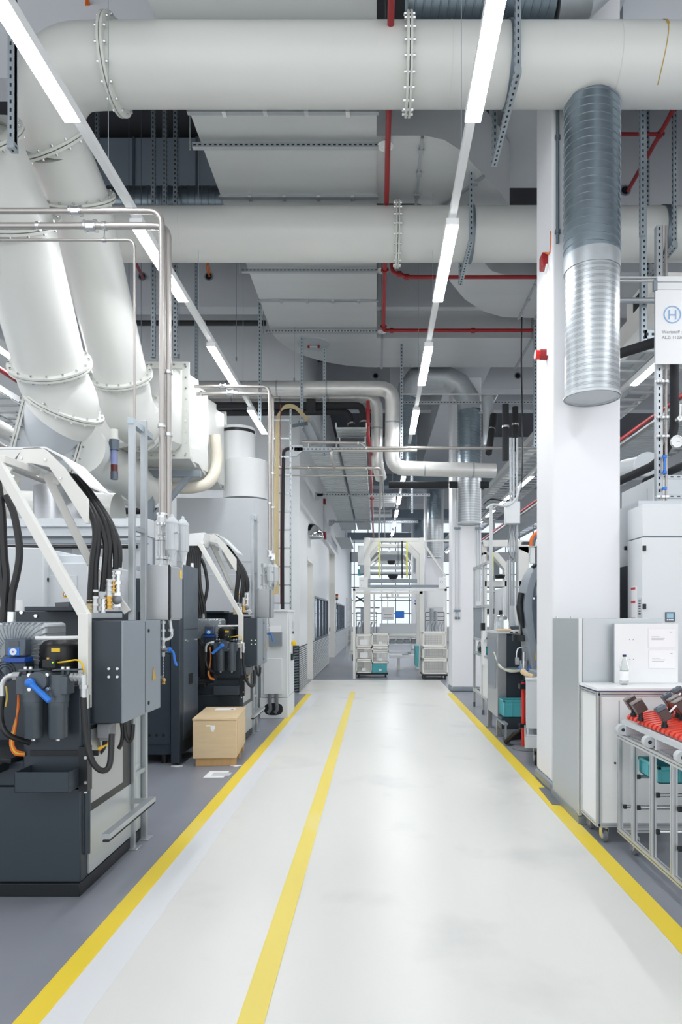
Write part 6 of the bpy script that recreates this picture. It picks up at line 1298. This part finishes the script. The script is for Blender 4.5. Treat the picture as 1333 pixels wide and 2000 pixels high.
# white machines in the middle distance on the right
t = thing('white_machine', 'white tapered machine body behind the stainless cabinet, left of the curved grey arm', 'machine', (2.5, 11.5, 0)); Yw = 11.3
b = B(); b.prism([W(984, 1250, Yw), W(984, 1148, Yw), W(1000, 1146, Yw), W(1024, 1150, Yw), W(1024, 1250, Yw)], (0,.8,0)); b.prism([W(1000, 1148, Yw-.01), W(1022, 1152, Yw-.01), W(1022, 1222, Yw-.01), W(1006, 1222, Yw-.01)], (0,-.1,0), 1); part(t, 'body', b, ['cab', 'white'], bevel=.006)
b = B(); b.box(X_(984, Yw)+.02, X_(1024, Yw)-.02, Yw+.05, Yw+.75, 0, Z_(1250, Yw)); part(t, 'base', b, 'dark'); b = B(); b.box(X_(988, Yw), X_(1020, Yw), Yw-.2, Yw-.1, Z_(1238, Yw), Z_(1223, Yw)); part(t, 'drawer', b, 'dgrey'); b = B(); b.cyl(W(983, 1210, 11), W(983, 1165, 11), .02, 10); b.box(X_(975, 11), X_(980, 11), 10.95, 11.0, Z_(1205, 11), Z_(1192, 11), 1); part(t, 'lamp_arm', b, ['alu', 'dark2'])
t = thing('robot_cell', 'tall white press frame with yellow hose seen between second pillar and near pillar', 'press frame', (3, 16, 0)); Yr = 16.5
b = B(); b.beam(W(945, 1062, Yr), W(1056, 1062, Yr), .16, .16); b.prism([W(945, 1078, Yr), W(972, 1078, Yr), W(1000, 1110, Yr), W(1000, 1150, Yr), W(986, 1150, Yr), W(986, 1112, Yr), W(962, 1084, Yr), W(945, 1084, Yr)], (0,.3,0)); b.box(X_(945, Yr), X_(1056, Yr), Yr, Yr+.3, Z_(1146, Yr), Z_(1134, Yr)); b.box(X_(1014, Yr), X_(1034, Yr), Yr, Yr+.3, 0, Z_(1062, Yr)); b.prism([W(1012, 1062, Yr), W(1050, 1062, Yr), W(1050, 1100, Yr), W(1034, 1082, Yr), W(1012, 1072, Yr)], (0,.25,0)); b.box(X_(945, Yr), X_(952, Yr), Yr, Yr+.3, 0, Z_(1062, Yr)); part(t, 'frame', b, 'cream', bevel=.01)
b = B(); b.cyl(W(963, 1080, Yr-.1), W(963, 1125, Yr-.1), .025, 8); part(t, 'yellow_hose', b, 'lime'); b = B(); b.tube([W(958, 1060, Yr-.1), W(958, 1128, Yr-.1)], .018, 6); part(t, 'drag_chain', b, 'dark2'); b = B(); b.lathe(W(977, 1130, Yr-.2), (0,0,1), [(.001,0),(.1,0),(.13,.08),(.001,.09)], 20); part(t, 'hub', b, 'dark2')
b = B(); b.box(X_(966, Yr), X_(985, Yr), Yr+.6, Yr+.7, Z_(1128, Yr), Z_(1092, Yr)); part(t, 'grey_panel', b, 'mgrey')
t = thing('parts_shelf', 'white shelving with dark boxes behind the tall white press frame', 'shelving', (3, 17.5, 0)); b = B()
for z in (.6, 1.1, 1.6, 2.2): b.box(2.75, 5.2, 17.5, 18.1, z, z+.04)
for x in (2.75, 3.9, 5.15): b.box(x, x+.05, 17.5, 18.1, 0, 2.24)
part(t, 'shelf_frame', b, 'white')
for k in range(9): 
    b = B(); x = 2.85+.25*k; z = (1.64, 1.14, .64)[k%3]; b.box(x, x+.18, 17.55, 18.0, z, z+.14); part(t, 'storage_box', b, ('dark2', 'signred', 'mgrey')[k%3])
# ------------------------------------------------------------------ far station at the end of the lane
YG = 17.25
t = thing('assembly_station', 'white profile frame standing across the end of the lane with rail and beam on top', 'frame', (.6, YG, 0))
b = B(); b.box(X_(690, YG), X_(694.5, YG), YG, YG+.06, 0, Z_(1150, YG)); part(t, 'post', b, 'cream'); b = B(); b.box(X_(869, YG), X_(873.5, YG), YG, YG+.06, 0, Z_(1150, YG)); part(t, 'post', b, 'cream'); b = B(); b.box(X_(820, YG+1), X_(829, YG+1), YG+1, YG+1.15, 0, Z_(1146, YG)); part(t, 'post', b, 'cream')
b = B(); b.box(X_(690, YG), X_(873.5, YG), YG, YG+.06, Z_(1154, YG), Z_(1149, YG)); b.box(X_(704, YG), X_(862, YG), YG-.01, YG+.05, Z_(1147.5, YG), Z_(1142.5, YG), 1); part(t, 'top_beam', b, ['white', 'mgrey'])
b = B(); b.box(X_(695, YG+1), X_(826, YG+1), YG+1, YG+1.06, Z_(1160, YG+1), Z_(1155, YG+1))
for px in (757, 767, 778): b.cyl(W(px, 1165, YG+1), W(px, 1157, YG+1), .03, 8)
part(t, 'rear_beam', b, 'cream')
b = B(); b.beam(W(829, 1062, YG+.3), W(871, 1126, YG+.3), .05, .05); b.beam(W(829, 1057, YG+.3), W(882, 1055, YG+.3), .04, .04); part(t, 'diagonal_brace', b, 'cream')
s = thing('info_sign', 'small white sign with a thin arrow at the left end of the far rail', 'sign', W(702, 1148, YG-.03)); b = B(); b.box(X_(702, YG), X_(719, YG), YG-.04, YG-.03, Z_(1148, YG), Z_(1128, YG)); part(s, 'plate', b, 'paper'); b = B(); b.box(X_(706, YG), X_(706.4, YG), YG-.045, YG-.04, Z_(1146, YG), Z_(1142, YG)); b.box(X_(704, YG), X_(711, YG), YG-.045, YG-.04, Z_(1134, YG), Z_(1133.5, YG)); part(s, 'print', b, 'inkg')
s = thing('info_sign', 'white sign with small blue ring at the right end of the far rail', 'sign', W(856, 1150, YG-.03)); b = B(); b.box(X_(857, YG), X_(872, YG), YG-.04, YG-.03, Z_(1150, YG), Z_(1128, YG)); part(s, 'plate', b, 'paper'); b = B(); b.ring((X_(862.5, YG), YG-.042, Z_(1136.5, YG)), (0,1,0), .028, .036, .004, 24); part(s, 'ring_mark', b, 'signblue')
# gantry press
def press(lab, dx, Y, s_):
    t = thing('gantry_press', lab, 'press', (.5+dx, Y, 0), 'white gantry presses')
    def w(px, py, dy=0): return W(px, py, Y)+V((dx, dy, 0))
    b = B()
    for dy in (0, 1.6):
        for p0, p1 in (((711,1206),(723,1050)), ((820,1206),(829,1050))): a_, c_ = w(*p0, dy), w(*p1, dy); b.box(a_.x, c_.x, Y+dy, Y+dy+.16, 0, c_.z)
        a_, c_ = w(723, 1058, dy), w(820, 1050.5, dy); b.box(a_.x, c_.x, Y+dy+.002, Y+dy+.158, a_.z, c_.z)
        b.prism([w(722, 1058, dy), w(744, 1058, dy), w(722, 1084, dy)], (0,.06,0)); b.prism([w(795, 1058, dy), w(821, 1058, dy), w(821, 1084, dy)], (0,.06,0))
        b.beam(w(722, 1103, dy+.03), w(743, 1082, dy+.03), .05, .05); b.beam(w(806, 1103, dy+.03), w(790, 1082, dy+.03), .05, .05)
    for px in (711, 821): a_ = w(px, 1052); b.box(a_.x+.02, a_.x+.09, Y+.17, Y+1.59, a_.z-.14, a_.z-.04)
    part(t, 'frame', b, 'cream', bevel=.01)
    b = B()
    for p0, p1 in (((741,1079),(797,1072)), ((741,1098),(797,1092)), ((722,1109),(806,1103)), ((722,1118),(806,1114))): a_, c_ = w(*p0, .6), w(*p1, .6); b.box(a_.x, c_.x, Y+.6, Y+.75, a_.z, c_.z)
    part(t, 'cross_beam', b, ['lgrey']); b = B(); a_, c_ = w(720, 1138), w(815, 1131); b.box(a_.x, c_.x, Y-.1, Y+.1, a_.z, c_.z); part(t, 'lower_beam', b, 'mgrey')
    for px in (742, 795): b = B(); b.box(w(px-1.6, 1100).x, w(px+1.6, 1100).x, Y-.14, Y-.11, w(px, 1129).z, w(px, 1059).z); part(t, 'yellow_hose', b, 'lime', label='yellow-green hose')
    b = B(); b.tube([w(785.5, 1058, -.13), w(785.5, 1130, -.13)], .02, 6); b.tube([w(778, 1060, -.05), w(778, 1105, -.05)], .008, 6); part(t, 'drag_chain', b, 'dark2')
    for py, r_ in ((1099, .11), (1127, .14)): b = B(); p = w(765 if py < 1110 else 768, py, -.05); b.lathe(p, (0,0,1), [(.001,-.05),(r_*.7,-.05),(r_,.03),(r_,.05),(.001,.05)], 24); part(t, 'hub', b, 'dark2', label='dark round hub')
    return t
press('big white gantry press with two yellow-green hoses at the end of the lane', 0, 18.6, 1)
b = B(); b.box(X_(699, 18.4), X_(711, 18.4), 18.5, 18.8, Z_(1103, 18.4), Z_(1065, 18.4)); b.box(X_(703, 18.4), X_(711, 18.4), 18.5, 18.7, Z_(1120, 18.4), Z_(1103, 18.4), 1); solo('switch_box', b, ['cab', 'mgrey'], 'pale switch box on the left flank of the gantry press', 'box')
b = B(); b.box(X_(699, 18.6), X_(706, 18.6), 18.6, 18.7, Z_(1124, 18.6), Z_(1112, 18.6)); solo('teal_box', b, 'teal', 'small teal box left of the gantry press', 'box')
# baskets: mesh crates built once and copied
def mesh_basket(x0, w, y0, d, z0, h, lab, group, tagw=True):
    t = thing('mesh_basket', lab, 'basket', (x0+w/2, y0+d/2, z0), group)
    b = B(); e = .025
    for (a0, a1, c0, c1) in ((x0, x0+w, y0, y0+e), (x0, x0+w, y0+d-e, y0+d), (x0, x0+e, y0, y0+d), (x0+w-e, x0+w, y0, y0+d)):
        b.box(a0, a1, c0, c1, z0+h-.04, z0+h); b.box(a0, a1, c0, c1, z0, z0+.035)
    for (a, c) in ((x0, y0), (x0+w-e, y0), (x0, y0+d-e), (x0+w-e, y0+d-e)): b.box(a-.0, a+e, c, c+e, z0, z0+h)
    b.box(x0, x0+w, y0, y0+d, z0, z0+.008); part(t, 'rim', b, 'basket', bevel=.003)
    b = B(); n = max(6, int(w/.03)); 
    for k in range(1, n): x = x0+e+(w-2*e)*k/n; b.box(x-.003, x+.003, y0+.006, y0+.012, z0+.03, z0+h-.03); b.box(x-.004, x+.004, y0+d-.012, y0+d-.006, z0+.03, z0+h-.03)
    m_ = max(3, int(h/.03))
    for k in range(1, m_): z = z0+.035+(h-.075)*k/m_; b.box(x0+.01, x0+w-.01, y0+.006, y0+.012, z-.003, z+.003); b.box(x0+.006, x0+.012, y0+.01, y0+d-.01, z-.003, z+.003); b.box(x0+w-.012, x0+w-.006, y0+.01, y0+d-.01, z-.003, z+.003)
    n = int(d/.04)
    for k in range(1, n): y = y0+d*k/n; b.box(x0+.006, x0+.012, y-.004, y+.004, z0+.03, z0+h-.03); b.box(x0+w-.012, x0+w-.006, y-.004, y+.004, z0+.03, z0+h-.03)
    part(t, 'mesh_walls', b, 'basket')
    if tagw: b = B(); a = tagw; b.box(x0+w/2-a/2, x0+w/2+a/2, y0-.004, y0+.002, z0+.06, z0+.06+a*.7); part(t, 'label_card', b, 'paper')
    return t
YK = 17.5
def dolly(x0, x1, y0, y1, lab, h=.12):
    t = thing('dolly', lab, 'dolly', ((x0+x1)/2, (y0+y1)/2, 0), 'low wheeled dollies under the baskets'); b = B(); b.box(x0, x1, y0, y1, h-.04, h-.002); part(t, 'deck', b, 'dark2')
    for x in (x0+.06, x1-.06):
        for y in (y0+.06, y1-.06): b = B(); b.lathe((x-.015, y, .04), (1,0,0), [(.001,0),(.04,0),(.04,.03),(.001,.03)], 14); b.box(x-.02, x+.02, y-.02, y+.02, .04, h-.04); part(t, 'wheel', b, 'rubber')
xa0, xa1, xb0, xb1 = X_(696, YK), X_(726.5, YK), X_(727, YK), X_(760, YK)
dolly(xa0, xb1-.02, YK, YK+.6, 'low black dolly under the left basket stacks')
zz = [.12, .12+.33, .12+.66]
for k, (z, l) in enumerate(zip(zz, ('bottom basket of the leftmost far stack', 'middle basket of the leftmost far stack with a white card', 'top basket of the leftmost far stack with a white card'))): mesh_basket(xa0, xa1-xa0, YK, .58, z, .325, l, 'pale mesh baskets at the lane end', .1 if k == 0 else .2)
crate(xb0, xb1-.04, YK, YK+.58, .12, .37, 'teal crate at the bottom of the second far stack'); b = B(); b.box((xb0+xb1)/2-.04, (xb0+xb1)/2+.03, YK-.004, YK, .17, .23); solo('label_card', b, 'paper', 'small white card on the teal crate of the second far stack', 'label')
for z, h, l in ((.375, .3, 'lower pale basket above the teal crate'), (.68, .12, 'shallow pale basket in the middle of the second far stack'), (.805, .33, 'tall pale basket on top of the second far stack')): mesh_basket(xb0, xb1-xb0, YK, .58, z, h, l, 'pale mesh baskets at the lane end', .09)
YR = 17.0
xc0, xc1 = X_(826, YR), X_(875, YR)
dolly(xc0, xc1, YR, YR+.9, 'low dolly with grey casters under the right basket stack', .13)
for z, h, l, ii in ((.135, .36, 'bottom wide basket of the far right stack', 0), (.5, .3, 'middle wide basket of the far right stack', 0), (.805, .38, 'top basket of the far right stack, half filled', .04)): mesh_basket(xc0+.0, xc1-xc0-ii, YR+ii, .85, z, h, l, 'wide pale mesh baskets at the lane end', False)
b = B(); b.prism([W(812, 1301, 17.4), W(818, 1303, 17.4), W(819, 1262, 17.4), W(812, 1262, 17.4)], (0,.5,0)); solo('teal_board', b, 'teal', 'upright teal panel left of the right basket stack', 'panel')
# workbench behind
YW_ = 20.45
t = thing('workbench', 'long grey workbench with shelves and grey boxes behind the baskets', 'workbench', (.9, YW_, 0))
x0, x1 = X_(742, YW_), X_(818, YW_)
b = B()
for py in (1245, 1257, 1273): b.box(x0, x1, YW_, YW_+.6, Z_(py, YW_)-.03, Z_(py, YW_))
for x in (x0, x1-.05): b.box(x, x+.05, YW_, YW_+.6, 0, Z_(1243, YW_))
b.box(x0, x1, YW_-.03, YW_+.6, Z_(1242, YW_), Z_(1239, YW_)); part(t, 'bench_frame', b, 'cream')
b = B(); b.box(x0, x1, YW_+.5, YW_+.55, Z_(1239, YW_), Z_(1218, YW_)); part(t, 'back_board', b, 'lgrey')
for k in range(4): b = B(); a = X_(762+k*14, YW_); b.box(a, a+.17, YW_+.05, YW_+.4, Z_(1257, YW_)+.002, Z_(1257, YW_)+.12); part(t, 'grey_bin', b, 'mgrey', bevel=.01)
t = thing('low_table', 'low white table with metal parts in front of the grey workbench', 'table', W(795, 1300, 19.6)); b = B(); Yt = 19.6; b.box(X_(762, Yt), X_(816, Yt), Yt, Yt+.5, Z_(1285, Yt), Z_(1280, Yt)); part(t, 'top', b, 'white'); b = B(); b.box(X_(777, Yt), X_(782, Yt), Yt+.1, Yt+.4, 0, Z_(1285, Yt)); part(t, 'pedestal', b, 'cream')
b = B(); b.cyl(W(786, 1279, 19.75), W(798, 1278, 19.75), .04, 10); b.cyl(W(800, 1278, 19.75), W(800, 1274, 19.75), .05, 12); solo('metal_parts', b, 'mgrey', 'few grey metal parts lying on the low white table', 'parts')
Yq = 21.15
b = B(); b.box(X_(772, Yq), X_(790, Yq), Yq, Yq+.02, Z_(1207.5, Yq), Z_(1193.5, Yq)); solo('blue_board', b, 'blue', 'bright blue board above the far workbench', 'board')
b = B(); b.box(X_(746, Yq), X_(770, Yq), Yq, Yq+.02, Z_(1211, Yq), Z_(1186, Yq)); b.box(X_(750, Yq), X_(766, Yq), Yq-.004, Yq, Z_(1200, Yq), Z_(1199.4, Yq), 1); b.box(X_(750, Yq), X_(768, Yq), Yq-.004, Yq, Z_(1207.5, Yq), Z_(1206.5, Yq), 1); b.box(X_(750, Yq), X_(751, Yq), Yq-.004, Yq, Z_(1193, Yq), Z_(1190, Yq), 1); solo('white_board', b, ['paper', 'ink'], 'white information board left of the bright blue board', 'board')
b = B(); b.box(X_(747, Yq), X_(759.5, Yq), Yq-.1, Yq, Z_(1224, Yq), Z_(1218, Yq)); b.box(X_(748, Yq), X_(758.5, Yq), Yq-.1, Yq, Z_(1226, Yq), Z_(1224, Yq), 1); b.box(X_(751, Yq), X_(755, Yq), Yq-.105, Yq-.1, Z_(1222.5, Yq), Z_(1219.5, Yq), 2); solo('blue_dispenser', b, ['dblue', 'signred', 'white'], 'dark blue and red dispenser box below the white information board', 'dispenser')
b = B(); b.box(X_(808, Yq), X_(816, Yq), Yq, Yq+.02, Z_(1183, Yq), Z_(1171, Yq)); b.disc((X_(812, Yq), Yq-.004, Z_(1174, Yq)), (0,1,0), .03, 16, 1); b.disc((X_(812, Yq), Yq-.004, Z_(1179, Yq)), (0,1,0), .03, 16, 2); solo('safety_sign', b, ['paper', 'blue', 'ink'], 'small white sign with two round symbols right of the blue board', 'sign')
b = B(); b.box(X_(757, Yq), X_(759, Yq), Yq+.1, Yq+.15, 1.0, Z_(1160, Yq)); b.box(X_(742, Yq), X_(820, Yq), Yq+.1, Yq+.15, Z_(1168, Yq), Z_(1165, Yq)); b.box(X_(730, Yq), X_(733, Yq), Yq+.1, Yq+.15, 0, Z_(1160, Yq)); solo('pegboard_frame', b, 'cream', 'slim frame that carries the boards above the far workbench', 'frame')
# fixtures left and right of the bench (grey handling modules)
def module(lab, px0, px1, Y):
    t = thing('handling_module', lab, 'machine', W((px0+px1)/2, 1245, Y), 'handling modules behind the baskets'); t.location.z = 0; ORG[t.name] = V(t.location)
    b = B(); b.box(X_(px0, Y), X_(px1, Y), Y, Y+.5, 0, Z_(1240, Y)); part(t, 'base', b, 'mgrey'); b = B()
    for k in range(6): x = X_(px0+4+k*(px1-px0-8)/5, Y); b.tube([(x, Y, Z_(1238, Y)), (x-.03, Y, Z_(1225, Y)), (x+.03, Y-.05, Z_(1214, Y))], .025, 8)
    part(t, 'gripper_arm', b, 'lgrey'); b = B(); b.cyl(W(px0+12, 1238, Y+.2), W(px0+12, 1188, Y+.2), .07, 12); b.cyl(W(px0+20, 1238, Y+.2), W(px0+20, 1194, Y+.2), .05, 12); part(t, 'column', b, 'galv')
    b = B()
    for py in (1196, 1204, 1212): b.tube([W(px0, py, Y+.3), W(px1, py, Y+.3)], .012, 6)
    for px in (px0, px1): b.tube([W(px, 1238, Y+.3), W(px, 1196, Y+.3)], .012, 6)
    part(t, 'guard_rail', b, 'dark2')
module('grey handling module behind the left basket stacks', 697, 736, 21.0); module('grey handling module behind the right basket stack', 832, 868, 21.0)
b = B(); b.box(X_(834, 19), X_(868, 19), 19, 19.3, Z_(1186, 19), Z_(1152, 19)); solo('white_casing', b, 'white', 'plain white casing hanging inside the far frame at the right', 'casing')
# stair rail and trolley left of the frame
t = thing('step_ladder', 'pale ladder leaning at the far left beside the window wall', 'ladder', W(684, 1262, 24)); b = B(); Yl = 24
for px in (678, 687): b.beam(W(px, 1290, Yl), W(px, 1168, Yl), .05, .05)
for k in range(9): b.beam(W(678, 1180+k*12, Yl), W(687, 1180+k*12, Yl), .04, .03)
part(t, 'ladder_frame', b, 'alu')
t = thing('hand_cart', 'pale hand cart with black wheel left of the far frame', 'cart', W(688, 1275, 18.5)); b = B(); b.beam(W(688, 1272, 18.5), W(690, 1235, 18.6), .08, .08); b.box(X_(682, 18.5), X_(694, 18.5), 18.4, 18.8, Z_(1278, 18.5), Z_(1274, 18.5)); part(t, 'frame', b, 'cream'); b = B(); b.lathe(W(689, 1284, 18.5), (1,0,0), [(.001,0),(.1,0),(.1,.04),(.001,.04)], 20); part(t, 'wheel', b, 'rubber')
t = thing('signal_lamp', 'small signal tower on the white wall beside the far window', 'lamp', W(658, 1175, 26.5)); b = B(); p = W(658.5, 1160, 26); 
for k, m_ in enumerate((0, 1, 2, 3)): b.cyl(p+V((0,0,-k*.08)), p+V((0,0,-k*.08-.075)), .05, 12, m_)
b.cyl(p+V((0,0,-.32)), p+V((0,0,-.6)), .015, 8, 4); part(t, 'lamp_stack', b, ['dred', 'tape', 'navy', 'white', 'dark2'])
b = B(); b.beam(W(693, 1176, 24), W(716, 1165, 24), .05, .05); b.beam(W(696, 1165, 24), W(714, 1178, 24), .05, .05); b.box(X_(690, 24), X_(742, 24), 24, 24.1, Z_(1188, 24), Z_(1186, 24)); solo('cross_bracing', b, 'dgrey', 'thin dark cross bracing before the bright far windows', 'bracing')
# far hall hardware under the ceiling at the end
for i, (px, py, Y, l) in enumerate(((745, 975, 19.5, 'nearer white ceiling unit right of the far red pipe'), (745, 1000, 26, 'farther white ceiling unit right of the far red pipe'))):
    t = thing('ceiling_unit', l, 'ceiling unit', W(px, py, Y), 'white ceiling units'); w_ = .42; c = W(px, py, Y); b = B(); b.box(c.x-w_, c.x+w_, Y, Y+.8, c.z-.1, c.z+.12); part(t, 'casing', b, 'white', bevel=.03); b = B(); [b.box(c.x-w_*.8, c.x+w_*.8, Y-.004, Y, c.z-.07+k*.05, c.z-.055+k*.05) for k in range(4)]; part(t, 'louvre', b, 'mgrey')
    b = B(); [b.cyl((x, Y+.3, c.z+.1), (x, Y+.3, 7.1), .01, 6) for x in (c.x-w_*.8, c.x+w_*.8)]; part(t, 'rod', b, 'strut')
for i, (Y, z, l) in enumerate(((20.5, 5.5, 'dark cross duct above the far end of the trays'), (28, 5.6, 'dark cross duct farther back above the press'), (35, 5.5, 'farthest dark cross duct before the windows'))):
    b = B(); b.box(-1.5, 6, Y, Y+.6, z, z+.35); solo('cross_duct', b, 'galvd', l, 'duct', 'dark cross ducts at the hall end')
# ------------------------------------------------------------------ camera and light
cam = bpy.data.cameras.new('camera'); co = bpy.data.objects.new('camera', cam); COL.objects.link(co)
co.location = (0, 0, H); co.rotation_euler = (PI/2, 0, 0)
cam.sensor_fit = 'VERTICAL'; cam.sensor_height = 36; cam.lens = F/2000*36
cam.shift_x = -(CX-666.5)/2000; cam.shift_y = (CY-1000)/2000; cam.clip_end = 200; cam.clip_start = .05
SC.camera = co
w = bpy.data.worlds.new('daylight'); SC.world = w; w.use_nodes = True
bg = w.node_tree.nodes['Background']; bg.inputs['Color'].default_value = (.95, .975, 1, 1); bg.inputs['Strength'].default_value = 1.45
SC.view_settings.view_transform = 'Standard'; SC.view_settings.look = 'None'; SC.view_settings.gamma = 1; SC.view_settings.exposure = 0.17
SC.view_settings.use_curve_mapping = False
try: SC.cycles.max_bounces = 8; SC.cycles.diffuse_bounces = 5; SC.cycles.transmission_bounces = 6; SC.cycles.sample_clamp_indirect = 6; SC.cycles.use_denoising = True
except Exception: pass
